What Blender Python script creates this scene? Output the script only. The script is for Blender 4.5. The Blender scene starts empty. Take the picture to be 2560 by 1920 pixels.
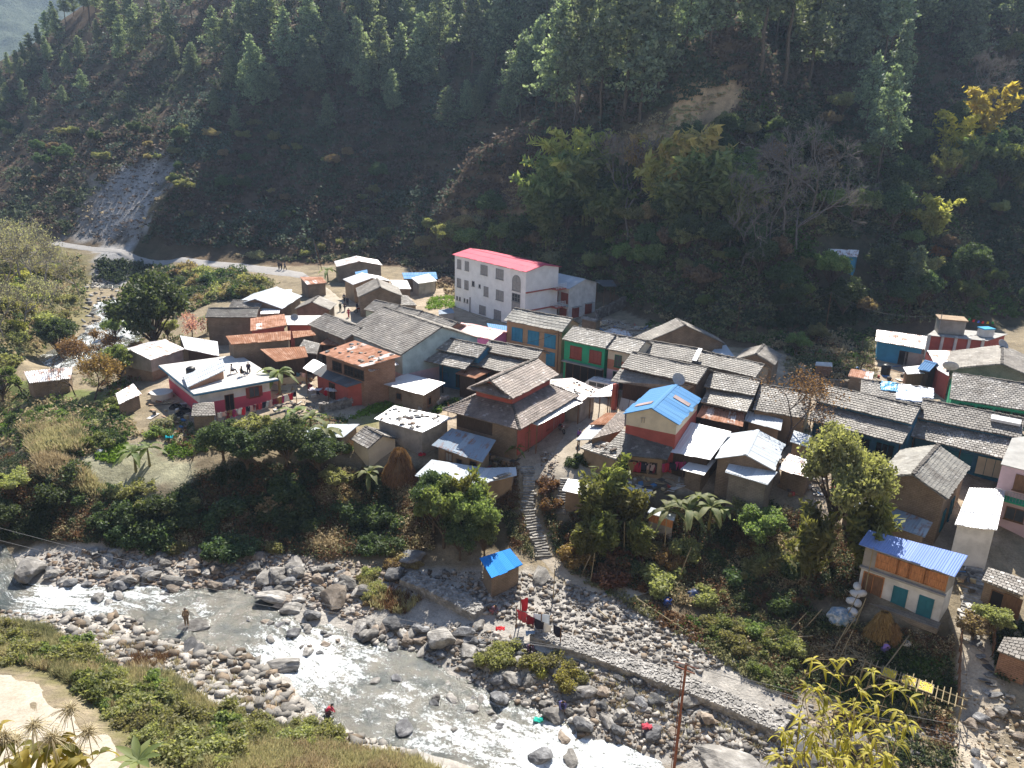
import bpy, bmesh, math, random
import numpy as np
from mathutils import Vector, Matrix

RAD = math.radians
scene = bpy.context.scene
COL = scene.collection
random.seed(7)
RNG = np.random.default_rng(11)

# ------------------------------------------------------------------ camera, sky, sun, exposure
PITCH, ROLL, FPX, CAMZ = RAD(19.0), RAD(1.5), 1970.0, 33.0
_r0, _u0 = np.array([1.0, 0, 0]), np.array([0, math.sin(PITCH), math.cos(PITCH)])
FWD = np.array([0, math.cos(PITCH), -math.sin(PITCH)])
RGT = math.cos(ROLL) * _r0 + math.sin(ROLL) * _u0
UPV = -math.sin(ROLL) * _r0 + math.cos(ROLL) * _u0
EYE = np.array([0.0, 0.0, CAMZ])
cd = bpy.data.cameras.new("camera")
cam = bpy.data.objects.new("camera", cd)
COL.objects.link(cam)
cd.sensor_width = 36.0
cd.lens = 36.0 * FPX / 2560.0
cd.clip_start, cd.clip_end = 0.3, 6000.0
m3 = Matrix((RGT.tolist(), UPV.tolist(), (-FWD).tolist())).transposed()
cam.matrix_world = Matrix.Translation(EYE.tolist()) @ m3.to_4x4()
scene.camera = cam

SUN_EL, SUN_AZ = RAD(46.0), RAD(9.0)          # azimuth measured from +Y (straight ahead) towards +X
world = bpy.data.worlds.new("World")
scene.world = world
world.use_nodes = True
nt = world.node_tree
sky = nt.nodes.new("ShaderNodeTexSky")
sky.sky_type = 'NISHITA'
sky.sun_disc = False
sky.sun_elevation = SUN_EL
sky.sun_rotation = SUN_AZ
sky.altitude = 1500
bg = nt.nodes["Background"]
bg.inputs[1].default_value = 0.088
nt.links.new(sky.outputs[0], bg.inputs[0])
sd = bpy.data.lights.new("sun", 'SUN')
sd.energy = 5.0
sd.angle = RAD(0.5)
sd.color = (1.0, 0.94, 0.84)
sun = bpy.data.objects.new("sun", sd)
COL.objects.link(sun)
sdir = Vector((math.sin(SUN_AZ) * math.cos(SUN_EL), math.cos(SUN_AZ) * math.cos(SUN_EL), math.sin(SUN_EL)))
sun.rotation_euler = sdir.to_track_quat('Z', 'Y').to_euler()
vs = scene.view_settings
vs.view_transform = 'Standard'
vs.look = 'None'
vs.gamma = 1.0
vs.exposure = 1.2
scene.cycles.max_bounces = 6
scene.cycles.transparent_max_bounces = 8
scene.cycles.volume_bounces = 0
HAZE_D = 0.00018

# ------------------------------------------------------------------ picture <-> place (2560x1920 photo pixels)
def ray(u, v):
    d = FWD + RGT * ((u - 1280.0) / FPX) - UPV * ((v - 960.0) / FPX)
    return d
def P(u, v, z):
    d = ray(u, v)
    return EYE + d * ((z - CAMZ) / d[2])
def Py(u, v, y):
    d = ray(u, v)
    return EYE + d * (y / d[1])
def proj(p):
    q = np.asarray(p, float) - EYE
    w = q @ FWD
    return 1280 + FPX * (q @ RGT) / w, 960 - FPX * (q @ UPV) / w

# ------------------------------------------------------------------ noise
def _hash(ix, iy, s):
    n = (ix.astype(np.int64) * 374761393 + iy.astype(np.int64) * 668265263 + s * 974711) & 0x7fffffff
    n = ((n ^ (n >> 13)) * 1274126177) & 0x7fffffff
    return ((n ^ (n >> 16)) & 0xffff) / 65535.0
def vnoise(x, y, s=0):
    x, y = np.asarray(x, float), np.asarray(y, float)
    ix, iy = np.floor(x), np.floor(y)
    fx, fy = x - ix, y - iy
    fx, fy = fx * fx * (3 - 2 * fx), fy * fy * (3 - 2 * fy)
    a, b, c, d = _hash(ix, iy, s), _hash(ix + 1, iy, s), _hash(ix, iy + 1, s), _hash(ix + 1, iy + 1, s)
    return (a + (b - a) * fx) * (1 - fy) + (c + (d - c) * fx) * fy
def fbm(x, y, s=0, o=3):
    t, a, n = 0, 0.5, 0
    for k in range(o):
        t = t + a * vnoise(x * 2 ** k, y * 2 ** k, s + k)
        n += a
        a *= 0.5
    return t / n

# ------------------------------------------------------------------ terrain
RIV_N = [(262,712,-3.6),(228,770,-4.4),(205,830,-5),(95,890,-5.6),(-90,1000,-6.2),(-190,1150,-6.7),(-130,1330,-7.2),(20,1520,-7.7),(150,1533,-7.9),(300,1535,-8.05),(430,1600,-8.2),
         (600,1625,-8.5),(690,1690,-8.7),(760,1765,-8.9),(900,1835,-9.2),(1050,1885,-9.5),(1250,1945,-9.9),(1450,2010,-10.2),(1900,2130,-10.8)]
RIV_F = [(300,712,-3.6),(330,770,-4.4),(350,860,-5),(190,918,-5.6),(-10,1040,-6.2),(-60,1190,-6.7),(-30,1330,-7.2),(60,1462,-7.7),(150,1472,-7.9),(300,1470,-8.05),(440,1478,-8.2),
         (640,1482,-8.5),(770,1560,-8.7),(910,1600,-8.9),(1120,1665,-9.2),(1260,1745,-9.5),(1480,1845,-9.9),(1640,1900,-10.2),(2000,2010,-10.8)]
CPX = [  # photo pixel + height of the ground there
 (150,607,2.2),(300,628,1.8),(450,645,1.4),(600,660,1.0),(700,668,.8),(790,690,.6),(850,740,.4),(880,800,.2),
 (1000,720,.8),(1137,767,.4),(1300,795,.4),(1428,797,.8),(1502,764,1.6),(1200,830,.2),(1410,935,0),(1540,965,0),
 (1560,840,1.2),(1700,850,1.2),(1850,870,.8),(2050,880,.8),(2200,880,.8),(2330,890,.8),(2500,900,.6),(2560,905,.6),
 (2050,930,.3),(2150,960,.2),(950,960,-.2),(1050,1010,-.6),(900,1000,-.5),(760,990,-.4),(720,930,-.2),(600,870,-.2),(560,800,-.2),
 (680,1012,-.5),(490,1005,-.6),(430,985,-.7),(380,960,-.9),(640,1050,-.8),(480,1060,-1),(540,1065,-1),
 (1400,1000,-.1),(1460,1040,-.4),(1400,1080,-.7),(1287,1140,-1.3),(1380,1130,-1.2),(1310,1170,-1.7),(1420,1190,-2),(1240,1130,-1.6),
 (1560,1100,-.8),(1600,1195,-1.8),(1700,1200,-1.8),(1800,1110,-.8),(1900,1245,-2.2),(1950,1100,-.8),(2100,1180,-1.2),(2200,1250,-1.7),(2320,1300,-2.1),(2420,1200,-1.4),(2500,1160,-1.2),(2560,1200,-1.3),
 (2370,1430,-3.3),(2460,1400,-3.1),(2520,1330,-2.6),(2150,1340,-3.2),(2000,1260,-2.4),
 (2150,1505,-4.6),(2356,1562,-5.0),(2260,1540,-4.8),(2420,1500,-4.0),(2430,1600,-5.1),(2480,1560,-4.6),(2560,1560,-4.6),(2440,1680,-6.4),(2450,1800,-7.6),(2560,1760,-6.7),(2560,1900,-8.5),
 (1320,1230,-3.2),(1340,1310,-5.2),(1360,1395,-7.0),(1420,1230,-3.2),(1430,1300,-5.0),(1620,1275,-3.6),(1665,1345,-4.6),(1540,1260,-3.2),(1760,1260,-3.0),(1850,1310,-4.4),
 (1450,1450,-7.4),(1400,1500,-7.6),(1600,1480,-7.2),(1600,1400,-6.4),(1800,1430,-6.4),(1750,1540,-7.6),(1950,1420,-5.4),(1950,1540,-7.0),(2100,1620,-6.8),(2250,1650,-7.0),(2180,1740,-7.8),(2350,1750,-7.6),(2000,1680,-8.0),
 (1250,1480,-7.4),(1100,1470,-7.4),(1200,1440,-7.2),(1000,1400,-7.0),(1050,1330,-5.8),(1100,1250,-3.6),(1056,1125,-1.4),(960,1130,-1.6),(860,1120,-1.4),(760,1100,-1.2),
 (980,1200,-3.4),(800,1180,-2.6),(700,1200,-3.0),(900,1300,-6.4),(700,1330,-6.3),(800,1390,-7.1),(600,1370,-7.0),(450,1360,-7.0),(300,1350,-7.0),(100,1340,-6.9),
 (560,1150,-1.8),(400,1120,-1.6),(300,1140,-1.9),(200,1180,-2.3),(100,1150,-2.2),(400,1200,-2.4),(280,1240,-2.8),(100,1220,-3.8),(0,1220,-3.6),(0,1300,-6.2),(500,1270,-5.6),(300,1290,-5.8),(600,1240,-4.8),
 (200,1020,-1.5),(60,1050,-1.9),(100,960,-2.0),(280,1010,-1.4),(330,980,-1.1),(0,960,-2.5),(300,900,-2.4),(400,870,-1.2),(470,800,-1.2),(250,960,-2.0),
 (400,720,-2.4),(500,720,-1.2),(620,700,-.4),(420,660,-1.5),(560,690,-.4),(330,690,-2.8),(650,740,-.3),(180,700,-2.6),(60,760,-1.2),(0,700,1.5),(120,620,0),(-150,700,6),(-80,850,0),(140,820,-4.2),(40,860,-3.4),
 (1060,1510,-8.0),(1200,1570,-8.0),(1300,1640,-8.3),(1400,1590,-8.0),(1500,1700,-8.7),(1650,1720,-8.7),(1600,1640,-8.4),(1750,1800,-9.3),(1900,1800,-9.2),(1950,1900,-9.9),(1850,1870,-9.7),(1700,1620,-8.0),(2100,1900,-9.4),(2250,1880,-8.6),
 (100,1590,-7.0),(0,1580,-6.8),(250,1640,-6.8),(350,1650,-7.3),(480,1690,-7.8),(620,1760,-8.0),(800,1850,-8.3),(950,1900,-8.6),(500,1800,-6.6),(700,1890,-7.0),(300,1720,-5.6),(150,1640,-5.6),(0,1650,-4.6),
 (0,1720,-4.2),(120,1760,-4.1),(220,1820,-4.1),(330,1880,-4.2),(450,1930,-4.3),(560,1910,-5.6),(0,1820,-4.0),(100,1900,-4.0),
]
pts = [P(u, v, z) for u, v, z in CPX]
for (a, b) in zip(RIV_N, RIV_F):
    pa, pb = P(*a), P(*b)
    pts.append(pa + np.array([0, 0, .15]))
    pts.append(pb + np.array([0, 0, .15]))
    for t in (.25, .5, .75):
        pts.append(pa * (1 - t) + pb * t - np.array([0, 0, .75]))
for x in range(-80, 101, 20):
    f = min(1, max(0, (x + 10) / 40))
    pts += [np.array(q, float) for q in ((x, 33, -4.2 * (1 - f) - 5.5 * f), (x, 24, 5.2), (x, 14, 16.5), (x, 5, 26.5), (x, 0, 30.2), (x, -14, 40))]
for q in ((130,60,2),(140,120,6),(110,45,-1),(150,20,10),(-110,60,0),(-130,100,4),(-120,40,2),(-150,150,10),(-90,30,8),(-120,10,25),(120,0,30),(110,90,1)):
    pts.append(np.array(q, float))
pts = np.array(pts)
_c, _k, _z = pts[:, :2], [], pts[:, 2]
_D = np.hypot(_c[:, None, 0] - _c[None, :, 0], _c[:, None, 1] - _c[None, :, 1])
_n = len(_c)
_A = np.zeros((_n + 3, _n + 3))
_A[:_n, :_n] = -_D + np.eye(_n) * 0.35
_A[:_n, _n] = 1
_A[_n, :_n] = 1
_A[_n + 1, _n + 1] = _A[_n + 2, _n + 2] = 1
_W = np.linalg.solve(_A, np.concatenate([_z, np.zeros(3)]))
def V0(x, y):
    x, y = np.asarray(x, float), np.asarray(y, float)
    sh = x.shape
    x, y = x.ravel(), y.ravel()
    out = np.empty(len(x))
    for i in range(0, len(x), 20000):
        d = np.hypot(x[i:i + 20000, None] - _c[None, :, 0], y[i:i + 20000, None] - _c[None, :, 1])
        out[i:i + 20000] = -d @ _W[:_n] + _W[_n]
    return out.reshape(sh)
FOOT = [P(*q) for q in ((100,600,2.4),(300,618,2.0),(500,638,1.6),(700,655,1.1),(900,650,1.4),(1050,655,1.8),(1250,690,2.0),(1500,735,2.4),(1650,795,2),(1800,835,1.8),(2000,845,1.8),(2200,815,2),(2560,790,2.5))]
FX = np.array([-260, -170] + [p[0] for p in FOOT] + [160, 260], float)
FY = np.array([250, 225] + [p[1] for p in FOOT] + [FOOT[-1][1] + 5, FOOT[-1][1] + 20], float)
FZ = np.array([4, 3] + [p[2] for p in FOOT] + [4, 8], float)
_o = np.argsort(FX)
FX, FY, FZ = FX[_o], FY[_o], FZ[_o]
_ca, _cb = Py(-20, 205, 300.0), Py(185, 0, 300.0)
_cs = (_cb[2] - _ca[2]) / (_cb[0] - _ca[0])
SPURS = []
_gx, _gy = np.arange(-340, 311, 1.25), np.arange(-25, 238, 1.25)
_gv = V0(*np.meshgrid(_gx, _gy))
def bilin(grid, x0, y0, st, x, y):
    fx, fy = np.clip((x - x0) / st, 0, grid.shape[1] - 1.001), np.clip((y - y0) / st, 0, grid.shape[0] - 1.001)
    ix, iy = fx.astype(int), fy.astype(int)
    fx, fy = fx - ix, fy - iy
    return (grid[iy, ix] * (1 - fx) + grid[iy, ix + 1] * fx) * (1 - fy) + (grid[iy + 1, ix] * (1 - fx) + grid[iy + 1, ix + 1] * fx) * fy
def H(x, y):
    x, y = np.asarray(x, float), np.asarray(y, float)
    v = bilin(_gv, -340.0, -25.0, 1.25, x, np.minimum(y, 235.0))
    s = y - np.interp(x, FX, FY)
    zf = np.interp(x, FX, FZ)
    ac, al = x * .87 - y * .5, x * .5 + y * .87
    w = np.clip(s / 25.0, 0, 1)
    hill = zf + .68 * s + w * (9.0 * (fbm(ac / 26.0, al / 75.0, 3) - .5) + 4.0 * (fbm(ac / 9.0, al / 22.0, 9) - .5) + 1.6 * (fbm(x / 3.0, y / 3.0, 21, 2) - .5))
    for (pl, amp, wid) in SPURS:
        d = np.full(x.shape, 1e9)
        for (a, b) in zip(pl[:-1], pl[1:]):
            ab = b - a
            t = np.clip(((x - a[0]) * ab[0] + (y - a[1]) * ab[1]) / (ab @ ab), 0, 1)
            d = np.minimum(d, np.hypot(x - a[0] - ab[0] * t, y - a[1] - ab[1] * t))
        hill = hill + amp * np.exp(-(d / wid) ** 1.4) * np.clip(s / 6.0, 0, 1)
    k = 1.2
    out = np.where(s > -12, np.logaddexp(v / k, hill / k) * k, v)
    out = np.where(s > -12, np.where(s < 0, v + (out - v) * np.clip((s + 12) / 12, 0, 1), out), out)
    out = out + np.clip(1 - (s + 20) / 20, 0, 1) * (.5 * (fbm(x / 5.0, y / 5.0, 5) - .5))
    cap = _ca[2] + (x - _ca[0]) * _cs + 2.5 * (fbm(x / 7.0, y / 30.0, 14) - .5)
    out = np.where(y > 205, -np.logaddexp(-out / 2.0, -cap / 2.0) * 2.0, out)
    return out
_TS = np.concatenate([np.arange(20, 120, .5), np.arange(120, 300, 1.0), np.arange(300, 560, 3.0)])
HG = [None]
def Hq(x, y):
    return H(x, y) if HG[0] is None else bilin(HG[0], -260.0, 15.0, .6, x, y)
def Gn(us, vs, h=0.0):
    """where the rays through many photo pixels first come within h of the ground"""
    us, vs = np.atleast_1d(us).astype(float), np.atleast_1d(vs).astype(float)
    d = FWD[None] + RGT[None] * ((us - 1280) / FPX)[:, None] - UPV[None] * ((vs - 960) / FPX)[:, None]
    out = np.full((len(us), 3), np.nan)
    for i in range(0, len(us), 400):
        dd = d[i:i + 400]
        X = dd[:, None, 0] * _TS[None]
        Y = dd[:, None, 1] * _TS[None]
        Z = CAMZ + dd[:, None, 2] * _TS[None]
        g = Z - h - Hq(X, Y)
        neg = g < 0
        for j in range(len(dd)):
            w = np.flatnonzero(neg[j])
            if len(w) == 0 or w[0] == 0:
                continue
            k = w[0]
            t0, t1, g0, g1 = _TS[k - 1], _TS[k], g[j, k - 1], g[j, k]
            t = t0 + (t1 - t0) * g0 / (g0 - g1)
            out[i + j] = EYE + dd[j] * t
    return out
def G(u, v, h=0.0):
    return Gn([u], [v], h)[0]
SPURS.append(([G(*q)[:2] for q in ((1840,215),(1720,300),(1560,370),(1380,440),(1180,545))], 13.0, 8.0))
SPURS.append(([G(*q)[:2] for q in ((2560,230),(2380,330),(2150,440),(1950,560))], 4.0, 12.0))
SPURS.append(([G(*q)[:2] for q in ((900,60),(640,330),(430,560))], 5.0, 10.0))

HG[0] = H(*np.meshgrid(np.arange(-260, 240, .6), np.arange(15, 470, .6)))

# ------------------------------------------------------------------ object helpers
def tag(o, label=None, cat=None, group=None, kind=None):
    if label: o['label'] = label
    if cat: o['category'] = cat
    if group: o['group'] = group
    if kind: o['kind'] = kind
    return o
AUTO = []                                              # (object, words, near-phrase): labels made unique at the end
def link(name, me, mats=None, parent=None):
    o = bpy.data.objects.new(name, me)
    COL.objects.link(o)
    if mats is not None and me is not None:
        for m in (mats if isinstance(mats, (list, tuple)) else [mats]):
            me.materials.append(m)
    if parent is not None:
        o.parent = parent
    return o
def empty(name, loc=(0, 0, 0), rz=0.0):
    o = bpy.data.objects.new(name, None)
    COL.objects.link(o)
    o.location = [float(c) for c in loc]
    o.rotation_euler = (0, 0, rz)
    o.empty_display_size = .3
    return o
def kids(o):
    return [c for c in COL.objects if c.parent == o]
def dup(root, tree, loc, rz, sc):
    """copy of a thing and of its parts; tree = [(part, [subparts])]"""
    r = root.copy(); COL.objects.link(r)
    r.location = [float(c) for c in loc]; r.rotation_euler = (0, 0, rz); r.scale = sc
    for p_, subs in tree:
        c = p_.copy(); COL.objects.link(c); c.parent = r
        for q in subs:
            e = q.copy(); COL.objects.link(e); e.parent = c
    return r
def mesh_np(name, V, F, attr=None, aname='v', uv=None, smooth=False):
    V = np.asarray(V, np.float32); F = np.asarray(F, np.int32)
    me = bpy.data.meshes.new(name)
    n, k = F.shape
    me.vertices.add(len(V)); me.vertices.foreach_set('co', V.ravel())
    me.loops.add(n * k); me.loops.foreach_set('vertex_index', F.ravel())
    me.polygons.add(n)
    me.polygons.foreach_set('loop_start', np.arange(0, n * k, k, dtype=np.int32))
    me.polygons.foreach_set('loop_total', np.full(n, k, np.int32))
    if attr is not None:
        a = np.asarray(attr, np.float32)
        if a.ndim == 1:
            at = me.attributes.new(aname, 'FLOAT', 'FACE'); at.data.foreach_set('value', a)
        else:
            at = me.attributes.new(aname, 'FLOAT_COLOR', 'POINT' if len(a) == len(V) else 'FACE')
            at.data.foreach_set('color', np.concatenate([a, np.ones((len(a), 1))], 1).astype(np.float32).ravel())
    if smooth:
        me.polygons.foreach_set('use_smooth', np.ones(n, bool))
    me.update(calc_edges=True)
    me.validate()
    return me
class MB:
    """collects faces for one mesh object"""
    def __init__(s):
        s.v, s.f, s.m, s.uv, s.a = [], [], [], [], []
    def face(s, pts, mat=0, uv=None, a=None):
        i = len(s.v)
        s.v += [tuple(float(c) for c in p) for p in pts]
        s.f.append(list(range(i, i + len(pts))))
        s.m.append(mat); s.uv.append(uv if uv else [(0, 0)] * len(pts)); s.a.append(random.random() if a is None else a)
    def box(s, c, d, mat=0, rz=0.0, tilt=None, a=None):
        cx, cy, cz = c; dx, dy, dz = d[0] / 2, d[1] / 2, d[2] / 2
        M = Matrix.Rotation(rz, 3, 'Z')
        if tilt: M = M @ Matrix.Rotation(tilt[0], 3, 'X') @ Matrix.Rotation(tilt[1], 3, 'Y')
        q = [Vector((x, y, z)) for x in (-dx, dx) for y in (-dy, dy) for z in (-dz, dz)]
        q = [M @ p + Vector((cx, cy, cz)) for p in q]
        a = random.random() if a is None else a
        for idx in ((0, 1, 3, 2), (4, 6, 7, 5), (0, 4, 5, 1), (2, 3, 7, 6), (0, 2, 6, 4), (1, 5, 7, 3)):
            ds = (d[1], d[2]) if idx in ((0, 1, 3, 2), (4, 6, 7, 5)) else (d[0], d[2])
            s.face([q[k] for k in idx], mat, [(0, 0), (ds[0], 0), (ds[0], ds[1]), (0, ds[1])], a)
    def bar(s, a, b, r, mat=0, n=6, r2=None, cap=True):
        a, b = Vector([float(t) for t in a]), Vector([float(t) for t in b]); r2 = r if r2 is None else r2
        z = (b - a)
        if z.length < 1e-6: return
        z.normalize()
        x = z.orthogonal().normalized(); y = z.cross(x)
        A = [a + (x * math.cos(t) + y * math.sin(t)) * r for t in [2 * math.pi * k / n for k in range(n)]]
        B = [b + (x * math.cos(t) + y * math.sin(t)) * r2 for t in [2 * math.pi * k / n for k in range(n)]]
        rr = random.random()
        for k in range(n):
            s.face([A[k], A[(k + 1) % n], B[(k + 1) % n], B[k]], mat, None, rr)
        if cap:
            s.face(A[::-1], mat, None, rr); s.face(B, mat, None, rr)
    def path(s, pts, r, mat=0, n=5, r2=None):
        r2 = r if r2 is None else r2
        for i in range(len(pts) - 1):
            t0, t1 = i / (len(pts) - 1), (i + 1) / (len(pts) - 1)
            s.bar(pts[i], pts[i + 1], r + (r2 - r) * t0, mat, n, r + (r2 - r) * t1, cap=i in (0, len(pts) - 2))
    def lathe(s, c, prof, n=16, mat=0):
        c = Vector([float(t) for t in c])
        for (r0, z0), (r1, z1) in zip(prof[:-1], prof[1:]):
            for k in range(n):
                t0, t1 = 2 * math.pi * k / n, 2 * math.pi * (k + 1) / n
                q = [c + Vector((r0 * math.cos(t0), r0 * math.sin(t0), z0)), c + Vector((r0 * math.cos(t1), r0 * math.sin(t1), z0)),
                     c + Vector((r1 * math.cos(t1), r1 * math.sin(t1), z1)), c + Vector((r1 * math.cos(t0), r1 * math.sin(t0), z1))]
                s.face(q, mat, None, .5)
    def build(s, name, mats, parent=None, smooth=False):
        me = bpy.data.meshes.new(name)
        me.from_pydata(s.v, [], s.f)
        me.polygons.foreach_set('material_index', s.m)
        ul = me.uv_layers.new(name='uv')
        ul.data.foreach_set('uv', [c for f in s.uv for p in f for c in p])
        at = me.attributes.new('v', 'FLOAT', 'FACE')
        at.data.foreach_set('value', s.a)
        if smooth:
            bm = bmesh.new(); bm.from_mesh(me); bmesh.ops.remove_doubles(bm, verts=bm.verts, dist=1e-4); bm.to_mesh(me); bm.free()
            me.polygons.foreach_set('use_smooth', [True] * len(me.polygons))
        me.update()
        return link(name, me, mats, parent)

# ------------------------------------------------------------------ materials
MATS = {}
class NT:
    def __init__(s, name):
        s.m = bpy.data.materials.new(name); s.m.use_nodes = True
        s.t = s.m.node_tree; s.b = s.t.nodes["Principled BSDF"]
    def n(s, kind, **kw):
        x = s.t.nodes.new(kind)
        for k, v in kw.items(): setattr(x, k, v)
        return x
    def l(s, a, b): s.t.links.new(a, b)
    def noise(s, vec, scale, detail=3, rough=.6):
        x = s.n("ShaderNodeTexNoise"); x.inputs['Scale'].default_value = scale; x.inputs['Detail'].default_value = detail; x.inputs['Roughness'].default_value = rough
        if vec is not None: s.l(vec, x.inputs['Vector'])
        return x.outputs['Fac']
    def ramp(s, fac, stops):
        x = s.n("ShaderNodeValToRGB"); e = x.color_ramp.elements
        while len(e) < len(stops): e.new(.5)
        for el, (p, c) in zip(e, stops):
            el.position = p; el.color = (*c, 1) if len(c) == 3 else c
        s.l(fac, x.inputs[0]); return x.outputs[0]
    def mix(s, fac, a, b, mode='MIX'):
        x = s.n("ShaderNodeMix", data_type='RGBA', blend_type=mode)
        for sock, val in ((x.inputs[0], fac), (x.inputs[6], a), (x.inputs[7], b)):
            if hasattr(val, 'is_linked'): s.l(val, sock)
            elif isinstance(val, (int, float)): sock.default_value = val
            else: sock.default_value = (*val, 1)
        return x.outputs[2]
    def math(s, op, a, b=0.0):
        x = s.n("ShaderNodeMath", operation=op)
        for sock, val in ((x.inputs[0], a), (x.inputs[1], b)):
            if hasattr(val, 'is_linked'): s.l(val, sock)
            else: sock.default_value = val
        return x.outputs[0]
    def attr(s, name):
        x = s.n("ShaderNodeAttribute"); x.attribute_name = name; return x
    def tc(s, w='Object'):
        return s.n("ShaderNodeTexCoord").outputs[w]
    def bump(s, h, strength=.5, dist=.05):
        x = s.n("ShaderNodeBump"); x.inputs['Strength'].default_value = strength; x.inputs['Distance'].default_value = dist
        s.l(h, x.inputs['Height']); s.l(x.outputs[0], s.b.inputs['Normal'])
    def done(s, col=None, rough=.8, spec=.3, metal=0.0):
        if col is not None:
            if hasattr(col, 'is_linked'): s.l(col, s.b.inputs['Base Color'])
            else: s.b.inputs['Base Color'].default_value = (*col, 1)
        if hasattr(rough, 'is_linked'): s.l(rough, s.b.inputs['Roughness'])
        else: s.b.inputs['Roughness'].default_value = rough
        s.b.inputs['Specular IOR Level'].default_value = spec
        s.b.inputs['Metallic'].default_value = metal
        return s.m
def memo(f):
    def g(*a):
        k = (f.__name__,) + a
        if k not in MATS: MATS[k] = f(*a)
        return MATS[k]
    return g
def mul(c, k): return tuple(min(1, x * k) for x in c)
@memo
def paint(name, c, dirt=.35, rough=.75):
    t = NT(name); o = t.tc()
    n1, n2 = t.noise(o, .9, 5), t.noise(o, 7, 4)
    a = t.ramp(n1, [(.35, mul(c, 1 - dirt)), (.62, c)])
    t.bump(n2, .25, .03)
    return t.done(t.mix(t.math('MULTIPLY', n2, .35), a, mul(c, .72)), rough)
@memo
def plain(name, c, rough=.7, metal=0.0):
    t = NT(name); o = t.tc()
    n1 = t.noise(o, 3, 4)
    return t.done(t.ramp(n1, [(.3, mul(c, .78)), (.7, mul(c, 1.1))]), rough, .3, metal)
@memo
def stone_wall(name, c, c2):
    t = NT(name); uv = t.tc('UV')
    br = t.n("ShaderNodeTexBrick"); br.inputs['Scale'].default_value = 1.0; br.inputs['Brick Width'].default_value = .42; br.inputs['Row Height'].default_value = .17
    br.inputs['Mortar Size'].default_value = .018; br.inputs['Color1'].default_value = (*c, 1); br.inputs['Color2'].default_value = (*c2, 1); br.inputs['Mortar'].default_value = (*mul(c, .5), 1)
    o = t.tc(); nz = t.n("ShaderNodeTexNoise"); nz.inputs['Scale'].default_value = 2.3; t.l(o, nz.inputs['Vector'])
    w = t.n("ShaderNodeVectorMath", operation='MULTIPLY_ADD'); t.l(nz.outputs['Color'], w.inputs[0]); w.inputs[1].default_value = (.12, .12, 0); t.l(uv, w.inputs[2])
    t.l(w.outputs[0], br.inputs['Vector'])
    n1 = t.noise(o, .7, 5)
    col = t.mix(.55, br.outputs['Color'], t.ramp(n1, [(.3, mul(c, .6)), (.7, mul(c2, 1.15))]))
    t.bump(t.math('ADD', t.math('MULTIPLY', br.outputs['Fac'], -1.0), t.math('MULTIPLY', t.noise(o, 9, 3), .6)), .8, .05)
    return t.done(col, .9, .2)
@memo
def slate(name, c, light, frac):
    """slate tiles: each tile has its own shade; pale flakes on some"""
    t = NT(name); a = t.attr('v').outputs['Fac']; o = t.tc()
    base = t.ramp(a, [(0, mul(c, .80)), (.5, c), (1 - frac * .7, mul(c, 1.14)), (min(.999, 1 - frac * .3), mul(light, .85))])
    n1, n2 = t.noise(o, 1.1, 4), t.noise(o, 12, 3)
    col = t.mix(t.math('MULTIPLY', n1, .5), base, mul(c, .8))
    col = t.mix(t.ramp(n2, [(.58, (0, 0, 0)), (.72, (.55, .55, .55))]), col, light)
    col = t.mix(1.0, col, t.ramp(t.noise(o, .45, 5, .7), [(.36, (.62, .58, .55)), (.5, (1, 1, 1)), (.66, (1.3, 1.27, 1.22))]), 'MULTIPLY')
    t.bump(n2, .5, .03)
    return t.done(col, .62, .35)
@memo
def tin(name, c, c2, frac2, rust, rib):
    """corrugated sheets; frac2 of the sheets in the second colour, rust = how far rust streaks spread"""
    t = NT(name); uv = t.tc('UV'); o = t.tc(); a = t.attr('v').outputs['Fac']
    base = t.ramp(a, [(max(0, frac2 - .02), c2), (frac2, c)]) if frac2 > 0 else t.mix(t.math('MULTIPLY', a, .35), c, mul(c, .75))
    mp = t.n("ShaderNodeMapping"); mp.inputs['Scale'].default_value = (2.2, .35, 1); t.l(uv, mp.inputs['Vector'])
    n1 = t.noise(mp.outputs[0], 1.6, 5, .65)
    n2 = t.noise(o, 1.0, 4)
    rm = t.ramp(t.math('MULTIPLY', t.math('ADD', n1, n2), .5), [(.62 - rust * .34, (0, 0, 0)), (.72 - rust * .3, (1, 1, 1))])
    rc = t.ramp(n1, [(.3, (.16, .065, .035)), (.7, (.34, .16, .09))])
    col = t.mix(rm, base, rc) if rust > 0 else base
    col = t.mix(t.math('MULTIPLY', n2, .28), col, mul(c, .55))
    sx = t.n("ShaderNodeSeparateXYZ"); t.l(uv, sx.inputs[0])
    wv = t.math('SINE', t.math('MULTIPLY', sx.outputs[0], 2 * math.pi / rib))
    t.bump(t.math('ADD', wv, t.math('MULTIPLY', n2, .8)), .6, .022)
    hi = max(c) > .65
    rg = t.math('ADD', t.math('MULTIPLY', rm, .3), .42 if hi else .62)
    return t.done(col, rg, .5 if hi else .12, .2 if hi else .0)
@memo
def wood(name, c):
    t = NT(name); o = t.tc()
    mp = t.n("ShaderNodeMapping"); mp.inputs['Scale'].default_value = (6, 6, .8); t.l(o, mp.inputs['Vector'])
    n1 = t.noise(mp.outputs[0], 2.0, 4)
    t.bump(n1, .5, .02)
    return t.done(t.ramp(n1, [(.3, mul(c, .55)), (.7, mul(c, 1.2))]), .75, .25)
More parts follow.
